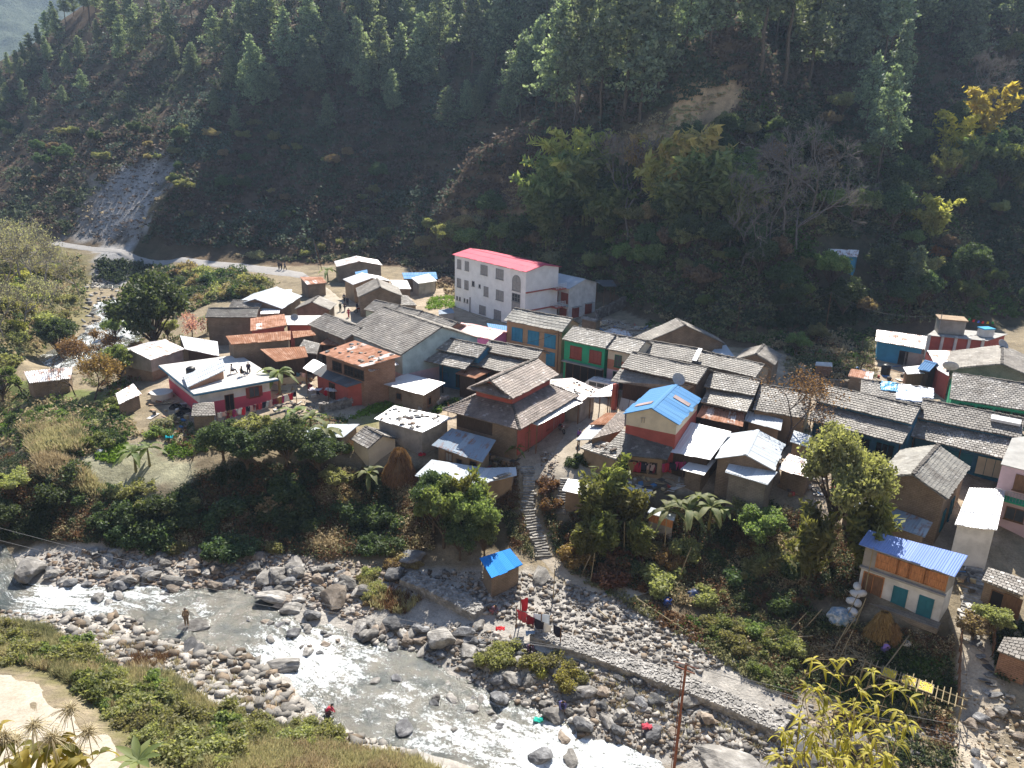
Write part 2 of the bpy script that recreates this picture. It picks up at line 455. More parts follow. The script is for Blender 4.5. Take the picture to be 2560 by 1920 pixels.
@memo
def leaf(name, c, c2, trans=.42):
    """foliage; every leaf its own shade between c and c2, each plant slightly different"""
    t = NT(name); a = t.attr('v').outputs['Fac']
    oi = t.n("ShaderNodeObjectInfo").outputs['Random']
    col = t.mix(a, c, c2)
    hs = t.n("ShaderNodeHueSaturation"); t.l(col, hs.inputs['Color'])
    t.l(t.math('ADD', t.math('MULTIPLY', oi, .05), .475), hs.inputs['Hue']); t.l(t.math('ADD', t.math('MULTIPLY', oi, .5), .75), hs.inputs['Value'])
    t.done(hs.outputs[0], .6, .3)
    tr = t.n("ShaderNodeBsdfTranslucent"); mx = t.n("ShaderNodeMixShader"); mx.inputs[0].default_value = trans
    br = t.mix(1.0, hs.outputs[0], (1.25, 1.3, .7), 'MULTIPLY'); t.l(br, tr.inputs['Color'])
    t.l(t.b.outputs[0], mx.inputs[1]); t.l(tr.outputs[0], mx.inputs[2])
    t.l(mx.outputs[0], t.t.nodes['Material Output'].inputs['Surface'])
    return t.m
@memo
def leafcol(name, trans=.4):
    """mixed ground vegetation; leaf colours from the mesh"""
    t = NT(name); c = t.attr('c').outputs['Color']
    t.done(c, .65, .25)
    tr = t.n("ShaderNodeBsdfTranslucent"); mx = t.n("ShaderNodeMixShader"); mx.inputs[0].default_value = trans
    t.l(c, tr.inputs['Color']); t.l(t.b.outputs[0], mx.inputs[1]); t.l(tr.outputs[0], mx.inputs[2])
    t.l(mx.outputs[0], t.t.nodes['Material Output'].inputs['Surface'])
    return t.m
@memo
def bark(name, c):
    t = NT(name); o = t.tc(); n1 = t.noise(o, 5, 4); t.bump(n1, .6, .04)
    return t.done(t.ramp(n1, [(.3, mul(c, .6)), (.7, mul(c, 1.15))]), .9, .15)
@memo
def rockmat(name, c, pale):
    t = NT(name); o = t.tc(); oi = t.n("ShaderNodeObjectInfo").outputs['Random']
    n1, n2 = t.noise(o, 1.6, 6, .65), t.noise(o, 9, 4)
    col = t.ramp(n1, [(.3, mul(c, .55)), (.5, c), (.68, pale)])
    hs = t.n("ShaderNodeHueSaturation"); t.l(col, hs.inputs['Color']); hs.inputs['Saturation'].default_value = .9
    t.l(t.math('ADD', t.math('MULTIPLY', oi, .75), .55), hs.inputs['Value'])
    t.bump(t.math('ADD', n1, t.math('MULTIPLY', n2, .4)), .8, .1)
    return t.done(hs.outputs[0], .8, .3)
# ------------------------------------------------------------------ ground sheet with its zones of soil
def lines(lo, hi, segs):
    out = []
    for a, b, st in segs: out += list(np.arange(a, b, st))
    return np.array(out + [hi])
xs = lines(-330, 300, [(-330, -130, 5), (-130, -85, 1.6), (-85, 95, .7), (95, 140, 1.6), (140, 300, 5)])
ys = lines(-20, 520, [(-20, 28, 3), (28, 135, .7), (135, 175, 1.0), (175, 290, 1.8), (290, 520, 6)])
GX, GY = np.meshgrid(xs, ys)
GZ = H(GX, GY)
def inpoly(x, y, poly):
    poly = np.asarray(poly)[:, :2]
    ins = np.zeros(x.shape, bool)
    j = len(poly) - 1
    for i in range(len(poly)):
        xi, yi, xj, yj = *poly[i], *poly[j]
        c = ((yi > y) != (yj > y)) & (x < (xj - xi) * (y - yi) / (yj - yi + 1e-12) + xi)
        ins ^= c
        j = i
    return ins
def wpoly(px):
    q = Gn([p[0] for p in px], [p[1] for p in px])
    return q[~np.isnan(q[:, 0])]
JX = GX + 3.2 * (fbm(GX / 3.0, GY / 3.0, 31) - .5)
JY = GY + 3.2 * (fbm(GX / 3.0, GY / 3.0, 57) - .5)
S = GY - np.interp(GX, FX, FY)
c_hill = np.array([.075, .066, .040]); c_hill2 = np.array([.120, .082, .052]); c_val = np.array([.23, .19, .13])
f = np.clip((fbm(GX / 14, GY / 14, 77) - .35) * 3, 0, 1)[..., None]
CLR = np.where((S > -4)[..., None], c_hill * f + c_hill2 * (1 - f), c_val)
CLR = CLR * (.7 + .6 * fbm(GX / 1.7, GY / 1.7, 91))[..., None]
def zone(px, c, mixf=1.0, amp=1.0):
    global CLR
    w_ = wpoly(px)
    m = sum(inpoly(GX + (JX - GX) * amp * k_ + amp * .8 * (vnoise(GX * 1.3, GY * 1.3, 7) - .5), GY + (JY - GY) * amp * k_, w_).astype(float) for k_ in (.5, 1.0, 1.6)) / 3
    nz_ = fbm(GX / 1.1, GY / 1.1, 101, 4) if amp < 3 else fbm((GX * .87 - GY * .5) / 2.2, (GX * .5 + GY * .87) / 22.0, 103, 4) * 1.6 - .3
    cc = np.array(c) * (.72 + .56 * nz_)[..., None]
    CLR = CLR * (1 - mixf * m[..., None]) + cc * (mixf * m[..., None])
# dry grassy face of the spur, landslide scar, village earth, banks, fields, gravel
zone([(1840,200),(1880,240),(1800,330),(1640,400),(1420,470),(1200,560),(1090,600),(1150,540),(1420,400),(1650,290)], (.42, .285, .165), 1.0, 3.0)  # tan of dry grass, brightened to paint in the sunlit look
zone([(500,250),(760,330),(1000,560),(700,600),(480,560)], (.10, .07, .048), .8)
zone([(375,385),(425,372),(455,400),(350,602),(265,603),(150,606),(215,505),(262,440),(300,430)], (.29, .275, .26), 1.0, 4.0)
zone([(225,420),(262,425),(250,470),(200,560),(165,600),(140,598),(190,510)], (.27, .22, .17), .8, 4.0)
zone([(245,612),(325,620),(310,715),(235,718)], (.34, .33, .32))
zone([(480,850),(760,900),(860,720),(1000,700),(1500,780),(1700,870),(2560,920),(2560,1240),(2420,1440),(2000,1250),(1560,1220),(1300,1190),(1230,1130),(700,1030),(480,1080),(380,980)], (.34, .28, .21))
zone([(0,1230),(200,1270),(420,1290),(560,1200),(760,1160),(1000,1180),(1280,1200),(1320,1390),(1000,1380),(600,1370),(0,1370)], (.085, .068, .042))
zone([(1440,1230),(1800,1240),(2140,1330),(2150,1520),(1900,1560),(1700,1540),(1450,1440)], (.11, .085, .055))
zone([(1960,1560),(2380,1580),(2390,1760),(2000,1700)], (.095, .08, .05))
zone([(180,1150),(310,1110),(470,1150),(480,1210),(330,1240),(250,1230)], (.27, .26, .18))
zone([(860,1060),(940,1000),(1000,1020),(960,1080)], (.20, .19, .09))
zone([(0,980),(250,980),(330,1040),(250,1080),(0,1100)], (.14, .16, .06))
zone([(0,600),(230,640),(220,800),(60,900),(0,940)], (.17, .15, .08))
zone([(0,1380),(500,1370),(800,1400),(1060,1420),(1320,1430),(1850,1620),(2000,1760),(1960,1920),(1300,1920),(900,1905),(560,1790),(330,1690),(120,1560),(0,1540)], (.34, .32, .29))
zone([(0,1545),(110,1560),(300,1680),(560,1790),(900,1905),(960,1940),(420,1940),(160,1730),(0,1650)], (.16, .145, .07))
zone([(2395,1560),(2470,1560),(2500,1700),(2490,1930),(2380,1930),(2400,1700)], (.40, .35, .28))
nx, ny = len(xs), len(ys)
idx = np.arange(nx * ny).reshape(ny, nx)
Fq = np.stack([idx[:-1, :-1], idx[:-1, 1:], idx[1:, 1:], idx[1:, :-1]], -1).reshape(-1, 4)
me = mesh_np("terrain", np.stack([GX, GY, GZ], -1).reshape(-1, 3), Fq, CLR.reshape(-1, 3), 'c', smooth=True)
t = NT("earth"); o = t.tc(); n1 = t.noise(o, .8, 6, .65); n2 = t.noise(o, 6, 4, .7)
cc = t.mix(1.0, t.attr('c').outputs['Color'], t.ramp(t.math('MULTIPLY', t.math('ADD', n1, n2), .5), [(.3, (.55, .52, .5)), (.5, (1, 1, 1)), (.68, (1.5, 1.45, 1.4))]), 'MULTIPLY')
t.bump(t.math('ADD', n1, t.math('MULTIPLY', n2, .35)), .9, .25)
ground = link("terrain", me, t.done(cc, .95, .1))
tag(ground, "valley floor and steep hillside of dry brown earth and scrub", "ground", kind='structure')

# distant mountain beyond the ridge
mx, my = np.meshgrid(np.linspace(-1000, 200, 190), np.linspace(620, 1350, 130))
mz = -80 + (my - 620) * .52 + 60 * (fbm(mx / 130, my / 260, 41, 4) - .5) + 16 * (fbm(mx / 18, my / 18, 43, 3) - .5)
mz = np.minimum(mz, 262 + 10 * fbm(mx / 30, my / 30, 44))
i2 = np.arange(mx.size).reshape(mx.shape)
me = mesh_np("mountain", np.stack([mx, my, mz], -1).reshape(-1, 3), np.stack([i2[:-1, :-1], i2[:-1, 1:], i2[1:, 1:], i2[1:, :-1]], -1).reshape(-1, 4), smooth=True)
t = NT("far_forest"); o = t.tc(); n1 = t.noise(o, .04, 6, .7); n2 = t.noise(o, .2, 5, .75)
t.bump(n2, 1.0, 7.0)
tag(link("mountain", me, t.done(t.ramp(t.math('MULTIPLY', t.math('ADD', n1, n2), .5), [(.35, (.06, .085, .06)), (.65, (.16, .19, .12))]), .95, .1)), "far forested mountain fading into blue haze behind the ridge", "mountain", kind='structure')  # forest tones paled, part of the haze put into the colour

# ------------------------------------------------------------------ the river: one sheet, foam where it runs fast, sun glitter painted in with it
def resample(pl, n):
    pl = np.array(pl); d = np.concatenate([[0], np.cumsum(np.linalg.norm(np.diff(pl, axis=0), axis=1))])
    tt = np.linspace(0, d[-1], n)
    return np.stack([np.interp(tt, d, pl[:, k]) for k in range(3)], 1)
pn, pf = np.array([P(*q) for q in RIV_N]), np.array([P(*q) for q in RIV_F])
mid = (pn + pf) / 2
dm = np.concatenate([[0], np.cumsum(np.linalg.norm(np.diff(mid, axis=0), axis=1))])
NS, NC = 620, 46
tt = np.linspace(0, dm[-1], NS)
A_ = np.stack([np.interp(tt, dm, pn[:, k]) for k in range(3)], 1)
B_ = np.stack([np.interp(tt, dm, pf[:, k]) for k in range(3)], 1)
w = np.linspace(-.22, 1.22, NC)
RV = A_[:, None, :] * (1 - w)[None, :, None] + B_[:, None, :] * w[None, :, None]
RV[..., 2] += .22 * (fbm(RV[..., 0] / 1.1, RV[..., 1] / 1.1, 61, 3) - .5) + .10 * (fbm(RV[..., 0] / .35, RV[..., 1] / .35, 67, 2) - .5)
foam = np.zeros((NS, NC))
for (u, v, r, k) in ((160,1500,3.6,1.1),(240,1520,2.6,1.1),(340,1500,2.2,.9),(400,1500,2.0,.8),(500,1545,2,.6),(760,1640,4.2,1.25),(820,1660,3.5,1.1),(700,1625,2.4,.8),(1000,1750,3,.5),(1100,1800,3.5,.65),(1230,1830,4,.8),(1400,1880,6,1.25),(1560,1915,6,1.3),(1300,1880,4,1.0),(250,760,7,1.0),(290,800,7,1.0),(270,840,6,.9),(140,905,5,.9)):
    q = P(u, v, -8.6 if v > 1400 else -4.8)
    foam = np.maximum(foam, k * np.exp(-((np.hypot(RV[..., 0] - q[0], RV[..., 1] - q[1]) / r) ** 2)))
i2 = np.arange(NS * NC).reshape(NS, NC)
me = mesh_np("river", RV.reshape(-1, 3), np.stack([i2[:-1, :-1], i2[1:, :-1], i2[1:, 1:], i2[:-1, 1:]], -1).reshape(-1, 4), np.stack([foam, np.broadcast_to(tt[:, None] / 40.0, foam.shape), np.broadcast_to(w[None, :], foam.shape)], -1).reshape(-1, 3), 'foam', smooth=True)
t = NT("river_water"); o = t.tc()
sx = t.n("ShaderNodeSeparateColor"); t.l(t.attr('foam').outputs['Color'], sx.inputs[0])
cx = t.n("ShaderNodeCombineXYZ"); t.l(t.math('MULTIPLY', sx.outputs[1], 40 * .55), cx.inputs[0]); t.l(t.math('MULTIPLY', sx.outputs[2], 9.0), cx.inputs[1])
n1, n2, n3, n4 = t.noise(cx.outputs[0], 1.3, 6, .7), t.noise(o, 4.5, 5, .7), t.noise(o, .5, 3), t.noise(cx.outputs[0], .45, 3)
mixn = t.math('ADD', t.math('ADD', t.math('MULTIPLY', n1, .42), t.math('MULTIPLY', n2, .33)), t.math('MULTIPLY', n4, .25))
fm = t.math('ADD', t.math('MULTIPLY', sx.outputs[0], .58), t.math('ADD', t.math('MULTIPLY', t.math('SUBTRACT', mixn, .5), 4.6), .07))  # raised bias flecks the calmer water white too, painting in sun glitter
fm = t.ramp(fm, [(.34, (0, 0, 0)), (.52, (.45, .45, .45)), (.85, (1, 1, 1))])
deep = t.ramp(n3, [(.35, (.038, .048, .043)), (.6, (.105, .098, .075))])
t.bump(t.math('ADD', n2, t.math('MULTIPLY', n1, 1.0)), 1.0, .10)
river = link("river", me, t.done(t.mix(fm, deep, (.66, .70, .72)), t.math('ADD', t.math('MULTIPLY', fm, .35), .16), .5))
tag(river, "shallow rocky river with white foaming rapids", "river", kind='structure')

# ------------------------------------------------------------------ roads draped on the ground
def drape(name, left, right, n, mat, lift=.06, cols=7):
    a, b = Gn([p[0] for p in left], [p[1] for p in left]), Gn([p[0] for p in right], [p[1] for p in right])
    a, b = resample(a, n), resample(b, n)
    w = np.linspace(0, 1, cols)
    q = a[:, None] * (1 - w)[None, :, None] + b[:, None] * w[None, :, None]
    j = .5 * (fbm(q[..., 0] / 1.2, q[..., 1] / 1.2, 71) - .5)
    q[:, 0, :2] += j[:, 0, None]; q[:, -1, :2] += j[:, -1, None]
    q[..., 2] = H(q[..., 0], q[..., 1]) + lift
    q[:, (0, -1), 2] -= lift + .05
    ii = np.arange(n * cols).reshape(n, cols)
    F = np.stack([ii[:-1, :-1], ii[:-1, 1:], ii[1:, 1:], ii[1:, :-1]], -1).reshape(-1, 4)
    return link(name, mesh_np(name, q.reshape(-1, 3), F, smooth=True), mat)
def dirt(name, c, c2):
    t = NT(name); o = t.tc(); n1 = t.noise(o, .7, 6, .65); n2 = t.noise(o, 5, 4)
    t.bump(n2, .5, .08)
    return t.done(t.ramp(t.math('MULTIPLY', t.math('ADD', n1, n2), .5), [(.35, c), (.62, c2)]), .95, .1)
m_road, m_road2, m_flag = dirt("pale_dust", (.30, .26, .20), (.43, .385, .32)), dirt("grey_track", (.25, .24, .23), (.36, .34, .32)), dirt("flagstones", (.27, .23, .18), (.42, .37, .30))
tag(drape("road", [(-60,1648),(60,1682),(170,1748),(290,1840),(410,1935)], [(-60,1960),(0,1980),(60,2010),(130,2050),(220,2090)], 90, m_road, .07), "pale dusty road along the near bank", "road", kind='structure')
tag(drape("road", [(110,603),(300,622),(480,645),(640,662),(700,668),(760,680),(806,712),(846,740),(862,770),(846,800)], [(110,614),(300,637),(480,661),(620,680),(720,692),(770,700),(770,712),(812,745),(820,772),(800,800)], 160, m_road2, .07), "earth road along the hill foot into the village", "road", kind='structure')
tag(drape("road", [(806,712),(846,740),(878,770),(886,800),(905,830)], [(765,705),(806,742),(815,775),(830,800),(850,835)], 60, m_road, .11), "sunlit village street at the far end", "road", kind='structure')
tag(drape("pavement", [(1372,1140),(1420,1060),(1470,1000),(1510,965)], [(1455,1180),(1500,1060),(1530,1000),(1560,970)], 60, m_flag, .05), "worn stone street beside the tiered roof house", "pavement", kind='structure')
tag(drape("path", [(1345,1395),(1385,1440),(1460,1480),(1560,1500)], [(1375,1385),(1440,1425),(1540,1455),(1640,1480)], 50, m_flag, .05), "trodden path from the foot of the stairs", "path", kind='structure')
tag(drape("pavement", [(700,1000),(690,960),(720,930)], [(790,995),(790,960),(790,930)], 30, m_road, .05), "bare courtyard beside the flat roofed house", "pavement", kind='structure')
tag(drape("pavement", [(1300,1195),(1330,1160),(1390,1135)], [(1440,1215),(1480,1180),(1470,1140)], 30, m_flag, .06), "stone landing at the head of the stairs", "pavement", kind='structure')

def water_z(x, y):
    k = int(np.argmin(np.hypot(A_[:, 0] + B_[:, 0] - 2 * x, A_[:, 1] + B_[:, 1] - 2 * y)))
    return float(A_[k, 2] + B_[k, 2]) / 2
# ------------------------------------------------------------------ building kit
SLATE = slate("slate_tiles", (.215, .195, .172), (.46, .43, .39), .07)
SLATE_D = slate("dark_slate_tiles", (.155, .145, .13), (.45, .43, .40), .06)
SLATE_L = slate("pale_slate_tiles", (.255, .235, .21), (.60, .57, .53), .24)
SLATE_B = slate("brown_slate_tiles", (.225, .18, .155), (.50, .45, .42), .14)
SHINGLE = slate("square_slates", (.235, .225, .20), (.42, .40, .37), .04)
RIDGE = plain("ridge_stones", (.10, .09, .08), .9)
TIN_W = tin("white_tin", (.72, .72, .73), (.6, .6, .62), .15, .0, .25)
TIN_WR = tin("white_tin_rusting", (.70, .70, .71), (.62, .62, .64), .15, .45, .25)
TIN_G = tin("grey_tin", (.46, .50, .54), (.58, .61, .64), .25, .12, .25)
TIN_BG = tin("blue_grey_tin", (.25, .31, .38), (.36, .42, .48), .3, .3, .25)
TIN_B = tin("blue_tin", (.075, .22, .44), (.10, .26, .48), .3, .0, .3)
TIN_BW = tin("pale_blue_tin", (.20, .30, .62), (.24, .34, .66), .3, .0, .16)
TIN_BB = tin("bright_blue_tin", (.01, .20, .62), (.02, .24, .68), .3, .0, .14)
TIN_R = tin("rusty_tin", (.40, .22, .14), (.34, .17, .10), .4, .62, .25)
TIN_RM = tin("patched_rusty_tin", (.40, .20, .13), (.68, .64, .62), .25, .5, .25)
TIN_P = tin("pink_red_tin", (.60, .09, .14), (.56, .08, .13), .4, .0, .3)
TIN_PW = tin("faded_pink_tin", (.66, .30, .29), (.70, .44, .42), .4, .25, .3)
TIN_D = tin("dark_tin", (.11, .115, .12), (.16, .165, .17), .3, .2, .25)
CONC = paint("bare_concrete", (.36, .35, .33), .3)
CONC_L = paint("pale_concrete", (.60, .58, .55), .25)
STONE = stone_wall("brown_stone", (.22, .16, .11), (.30, .225, .16))
STONE_G = stone_wall("grey_brown_stone", (.21, .175, .14), (.30, .26, .21))
BRICKS = stone_wall("red_brown_brick", (.27, .15, .10), (.36, .22, .15))
MUD = paint("mud_plaster", (.34, .235, .145), .35)
WHITE = paint("white_plaster", (.86, .85, .82), .14)
WHITE_D = paint("stained_white_plaster", (.70, .69, .67), .3)
CREAM = paint("cream_paint", (.70, .60, .44), .2)
REDW = paint("brick_red_paint", (.42, .10, .075), .25)
PINKR = paint("coral_red_paint", (.60, .10, .14), .15)
GREENW = paint("green_paint", (.03, .36, .19), .2)
GREEN_D = paint("dark_green_paint", (.03, .17, .08), .2)
ORANGE = paint("faded_orange_paint", (.50, .20, .12), .2)
PINKW = paint("pink_paint", (.66, .20, .42), .2)
PINK_L = paint("pale_pink_paint", (.62, .46, .50), .2)
BLUEW = paint("blue_paint", (.045, .16, .26), .3)
AQUA = paint("pale_aqua_plaster", (.42, .52, .52), .3)
TAN = paint("tan_plaster", (.42, .28, .17), .25)
GREYW = paint("weathered_grey_board", (.36, .33, .29), .4)
DARKW = wood("dark_timber", (.075, .05, .035))
BROWNW = wood("brown_timber", (.20, .11, .06))
ORANGEW = wood("orange_timber", (.50, .22, .09))
BLUEF = paint("blue_window_paint", (.05, .26, .42), .25)
TEALW = paint("teal_door_paint", (.03, .17, .22), .3)
REDF = paint("red_brown_window_paint", (.28, .07, .05), .25)
WHITEF = paint("white_window_paint", (.75, .75, .75), .2)
GLASS = plain("dark_glass", (.06, .07, .08), .15)
CURTAIN = plain("curtain_behind_glass", (.30, .29, .28), .4)
BLACK = plain("dark_opening", (.018, .016, .015), .9)
STEEL = plain("steel", (.30, .30, .31), .45, .6)
HOUSES = {}

def bil(q, s, t):
    return (q[0] * (1 - s) + q[1] * s) * (1 - t) + (q[3] * (1 - s) + q[2] * s) * t
def cover(kind, q, tile, mb, up=None):
    """fill a roof slope q = [low left, low right, high right, high left] with overlapping tiles or sheets; mb collects it"""
    q = [Vector(p) for p in q]
    n = (q[1] - q[0]).cross(q[3] - q[0]).normalized()
    if n.z < 0: n = -n
    Lx, Ly = ((q[1] - q[0]).length + (q[2] - q[3]).length) / 2, ((q[3] - q[0]).length + (q[2] - q[1]).length) / 2
    th = .07
    lo = [p - n * th for p in q]; hi = [p - n * .012 for p in q]
    mb.face(lo[::-1], 0, None, .3); mb.face(hi, 0, [(0, 0), (Lx, 0), (Lx, Ly), (0, Ly)], .3)
    for a in range(4):
        b = (a + 1) % 4
        mb.face([lo[a], lo[b], hi[b], hi[a]], 0, None, .2)
    if kind == 'flat':
        mb.face([p for p in q], 0, [(0, 0), (Lx, 0), (Lx, Ly), (0, Ly)]); return
    nx, ny = max(1, round(Lx / tile[0])), max(1, round(Ly / tile[1]))
    jit = .3 if kind == 'slate' else .0
    ov = 1.18 if kind == 'slate' else 1.06
    sd_ = random.uniform(0, 99)
    wob = lambda s, t: n * (.11 * float(vnoise(s * Lx * .35 + sd_, t * Ly * .45)) + .04 * float(vnoise(s * Lx * 1.3, t * Ly * 1.3 + sd_)))
    for r in range(ny):
        off = (.5 if r % 2 else 0) if kind == 'slate' else 0
        for c in range(-1 if off else 0, nx):
            s0, s1 = (c + off) / nx, (c + 1 + off) / nx
            s0, s1 = max(0, s0), min(1, s1)
            if s1 - s0 < .15 / nx: continue
            t0, t1 = r / ny, min(1, (r + ov) / ny)
            g = (random.random() - .5) * .016
            if kind == 'slate':
                k = (random.random() - .6) * jit / ny * (1.0 if r == 0 else .6)
                t0 = t0 + k if r else t0 + (random.random() - .75) * .3 / ny
                gap = .012 / tile[0] / nx * 2
                l, h = .05, .006
                a, b, cc, d = bil(q, s0 + gap, t0), bil(q, s1 - gap, t0 + (random.random() - .5) * .12 / ny), bil(q, s1 - gap, t1), bil(q, s0 + gap, t1)
                a, b, cc, d = a + n * (l + g) + wob(s0, t0), b + n * (l + g + (random.random() - .5) * .02) + wob(s1, t0), cc + n * h + wob(s1, t1), d + n * h + wob(s0, t1)
                a_ = random.random()
                mb.face([a, b, cc, d], 0, [(s0 * Lx, t0 * Ly), (s1 * Lx, t0 * Ly), (s1 * Lx, t1 * Ly), (s0 * Lx, t1 * Ly)], a_)
                mb.face([a - n * (.04 if r else .12), b - n * (.04 if r else .12), b, a], 0, [(0, 0)] * 4, a_ * .4)
            else:
                k = (random.random() - .5) * .12 / ny if r == 0 else 0
                l, h = .030 if r else .016, .008
                x0 = s0 - (.01 if c else 0)
                a, b, cc, d = bil(q, x0, t0 + k), bil(q, s1, t0 + k), bil(q, s1, t1), bil(q, x0, t1)
                w_ = (random.random() - .5) * .012
                a_ = random.random()
                mb.face([a + n * (l + g + .012), b + n * (l + g), cc + n * (h + w_), d + n * (h + .012 + w_)], 0, [(s0 * Lx, t0 * Ly), (s1 * Lx, t0 * Ly), (s1 * Lx, t1 * Ly), (s0 * Lx, t1 * Ly)], a_)
TILES = {'slate': (.36, .33), 'big': (.62, .62), 'tin': (.85, 2.6), 'flat': (1, 1)}
def clipz(poly, z0, z1):
    for z, sg in ((z0, 1), (z1, -1)):
        out = []
        for i in range(len(poly)):
            a, b = poly[i], poly[(i + 1) % len(poly)]
            da, db = (a[2] - z) * sg, (b[2] - z) * sg
            if da >= 0: out.append(a)
            if da * db < 0:
                t = da / (da - db); out.append(tuple(a[k] + (b[k] - a[k]) * t for k in range(3)))
        poly = out
        if len(poly) < 3: return []
    return poly
def wallface(mb, poly, bands):
    poly = [tuple(p) for p in poly]
    h = Vector(poly[1]) - Vector(poly[0]); h.z = 0
    h = h.normalized() if h.length > 1e-6 else Vector((1, 0, 0))
    for k, (z0, z1) in enumerate(bands):
        q = clipz(poly, z0, z1)
        if q: mb.face(q, k, [(Vector(p).dot(h), p[2]) for p in q])
class House:
    pass
def base(name, label, cat, A, xdir, zg, group=None):
    h = House()
    h.x = Vector((xdir[0], xdir[1], 0)).normalized(); h.y = Vector((-h.x.y, h.x.x, 0))
    h.o = Vector((A[0], A[1], zg))
    h.root = empty(name, h.o, math.atan2(h.x.y, h.x.x))
    tag(h.root, label, cat, group)
    h.inv = (Matrix.Translation(h.o) @ Matrix.Rotation(math.atan2(h.x.y, h.x.x), 4, 'Z')).inverted()
    h.L = lambda p: h.inv @ Vector([float(c) for c in p])
    HOUSES[label] = h
    return h
def eave_line(eL, eR, h, z=None):
    if z is None:
        m = G((eL[0] + eR[0]) / 2, (eL[1] + eR[1]) / 2, h); z = m[2]
    return P(*eL, z), P(*eR, z), z
def planehit(px, A, x, n, pitch):
    nn = np.array([-n[0] * math.sin(pitch), -n[1] * math.sin(pitch), math.cos(pitch)])
    d = ray(*px); t = ((A - EYE) @ nn) / (d @ nn)
    return EYE + d * t
def ground_under(h, W, D):
    q = [h.o + h.x * (W * a) + h.y * (D * b) for a in (0, .5, 1) for b in (0, .5, 1)]
    return max(h.o.z - 1.9, min(float(H(p.x, p.y)) for p in q))
def stones_along(mb, a, b, size, n=None):
    a, b = Vector(a), Vector(b); L = (b - a).length; n = n or max(2, int(L / (size * 1.05)))
    ang = math.atan2(b.y - a.y, b.x - a.x)
    for i in range(n):
        p = a.lerp(b, (i + .5) / n)
        mb.box((p.x, p.y, p.z + random.uniform(-.02, .05)), (L / n * random.uniform(.85, 1.0), size * random.uniform(.8, 1.2), size * .4), 0, ang + random.uniform(-.12, .12), (random.uniform(-.1, .1), random.uniform(-.1, .1)))
def gable(name, label, eL, eR, rL, rR, h, pitch=24, cover_='slate', mat=SLATE, walls=((9, STONE),), over=.35, ogab=.3, run=None, br=None, ridge=True, cat='house', z=None, group=None, backpitch=None, walled=True, cut=None):
    p = RAD(pitch)
    A, B, ze = eave_line(eL, eR, h, z)
    x = (B - A); W = float(np.hypot(x[0], x[1])); x = x / np.linalg.norm(x); n = np.array([-x[1], x[0], 0])
    if run is None:
        rr = [(planehit(q, A, x, n, p) - A) @ n for q in (rL, rR) if q]
        run = float(np.mean(rr))
    br = run if br is None else br
    zg = ze - h
    H_ = base(name, label, cat, A, x, zg, group)
    g0 = min(ground_under(H_, W, run + br) - zg, 0) - .35
    H_.W, H_.D, H_.ze, H_.run, H_.br, H_.over, H_.og, H_.g0 = W, run + br, h, run, br, over, ogab, g0
    rise = run * math.tan(p); zr = h + rise; H_.zr = zr
    zb = zr - br * math.tan(RAD(backpitch) if backpitch else p)
    mb = MB(); ts = TILES[cover_]; kd = 'slate' if cover_ in ('slate', 'big') else cover_
    cover(kd, [(0, 0, h), (W, 0, h), (W, run, zr), (0, run, zr)], ts, mb)
    cover(kd, [(W, run + br, zb), (0, run + br, zb), (0, run, zr), (W, run, zr)], ts, mb)
    H_.roof = mb.build("roof", mat, H_.root)
    if ridge:
        rb = MB()
        if kd == 'slate': stones_along(rb, (0, run, zr + .05), (W, run, zr + .05), .32); rm = RIDGE
        else:
            rm = mat
            cover('flat', [(0, run - .22, zr - .22 * math.tan(p) + .06), (W, run - .22, zr - .22 * math.tan(p) + .06), (W, run, zr + .06), (0, run, zr + .06)], (1, 1), rb)
            cover('flat', [(W, run + .22, zr - .22 * math.tan(p) + .06), (0, run + .22, zr - .22 * math.tan(p) + .06), (0, run, zr + .06), (W, run, zr + .06)], (1, 1), rb)
        rb.build("ridge_cap", rm, H_.roof)
    if walled:
        x0, x1, y0, y1 = ogab, W - ogab, over, run + br - over
        zf, zk = h + over * math.tan(p) - .09, zb + over * (zr - zb) / br - .09
        wb = MB(); zs = [g0] + [w[0] for w in walls[:-1]] + [99]
        bands = list(zip(zs[:-1], zs[1:]))
        zr_ = zr - .09
        wallface(wb, [(x0, y0, g0), (x1, y0, g0), (x1, y0, zf), (x0, y0, zf)], bands)
        wallface(wb, [(x1, y0, g0), (x1, y1, g0), (x1, y1, zk), (x1, run, zr_), (x1, y0, zf)], bands)
        wallface(wb, [(x1, y1, g0), (x0, y1, g0), (x0, y1, zk), (x1, y1, zk)], bands)
        wallface(wb, [(x0, y1, g0), (x0, y0, g0), (x0, y0, zf), (x0, run, zr_), (x0, y1, zk)], bands)
        H_.wall = wb.build("wall", [w[1] for w in walls], H_.root)
        H_.x0, H_.x1, H_.y0, H_.y1 = x0, x1, y0, y1
    return H_
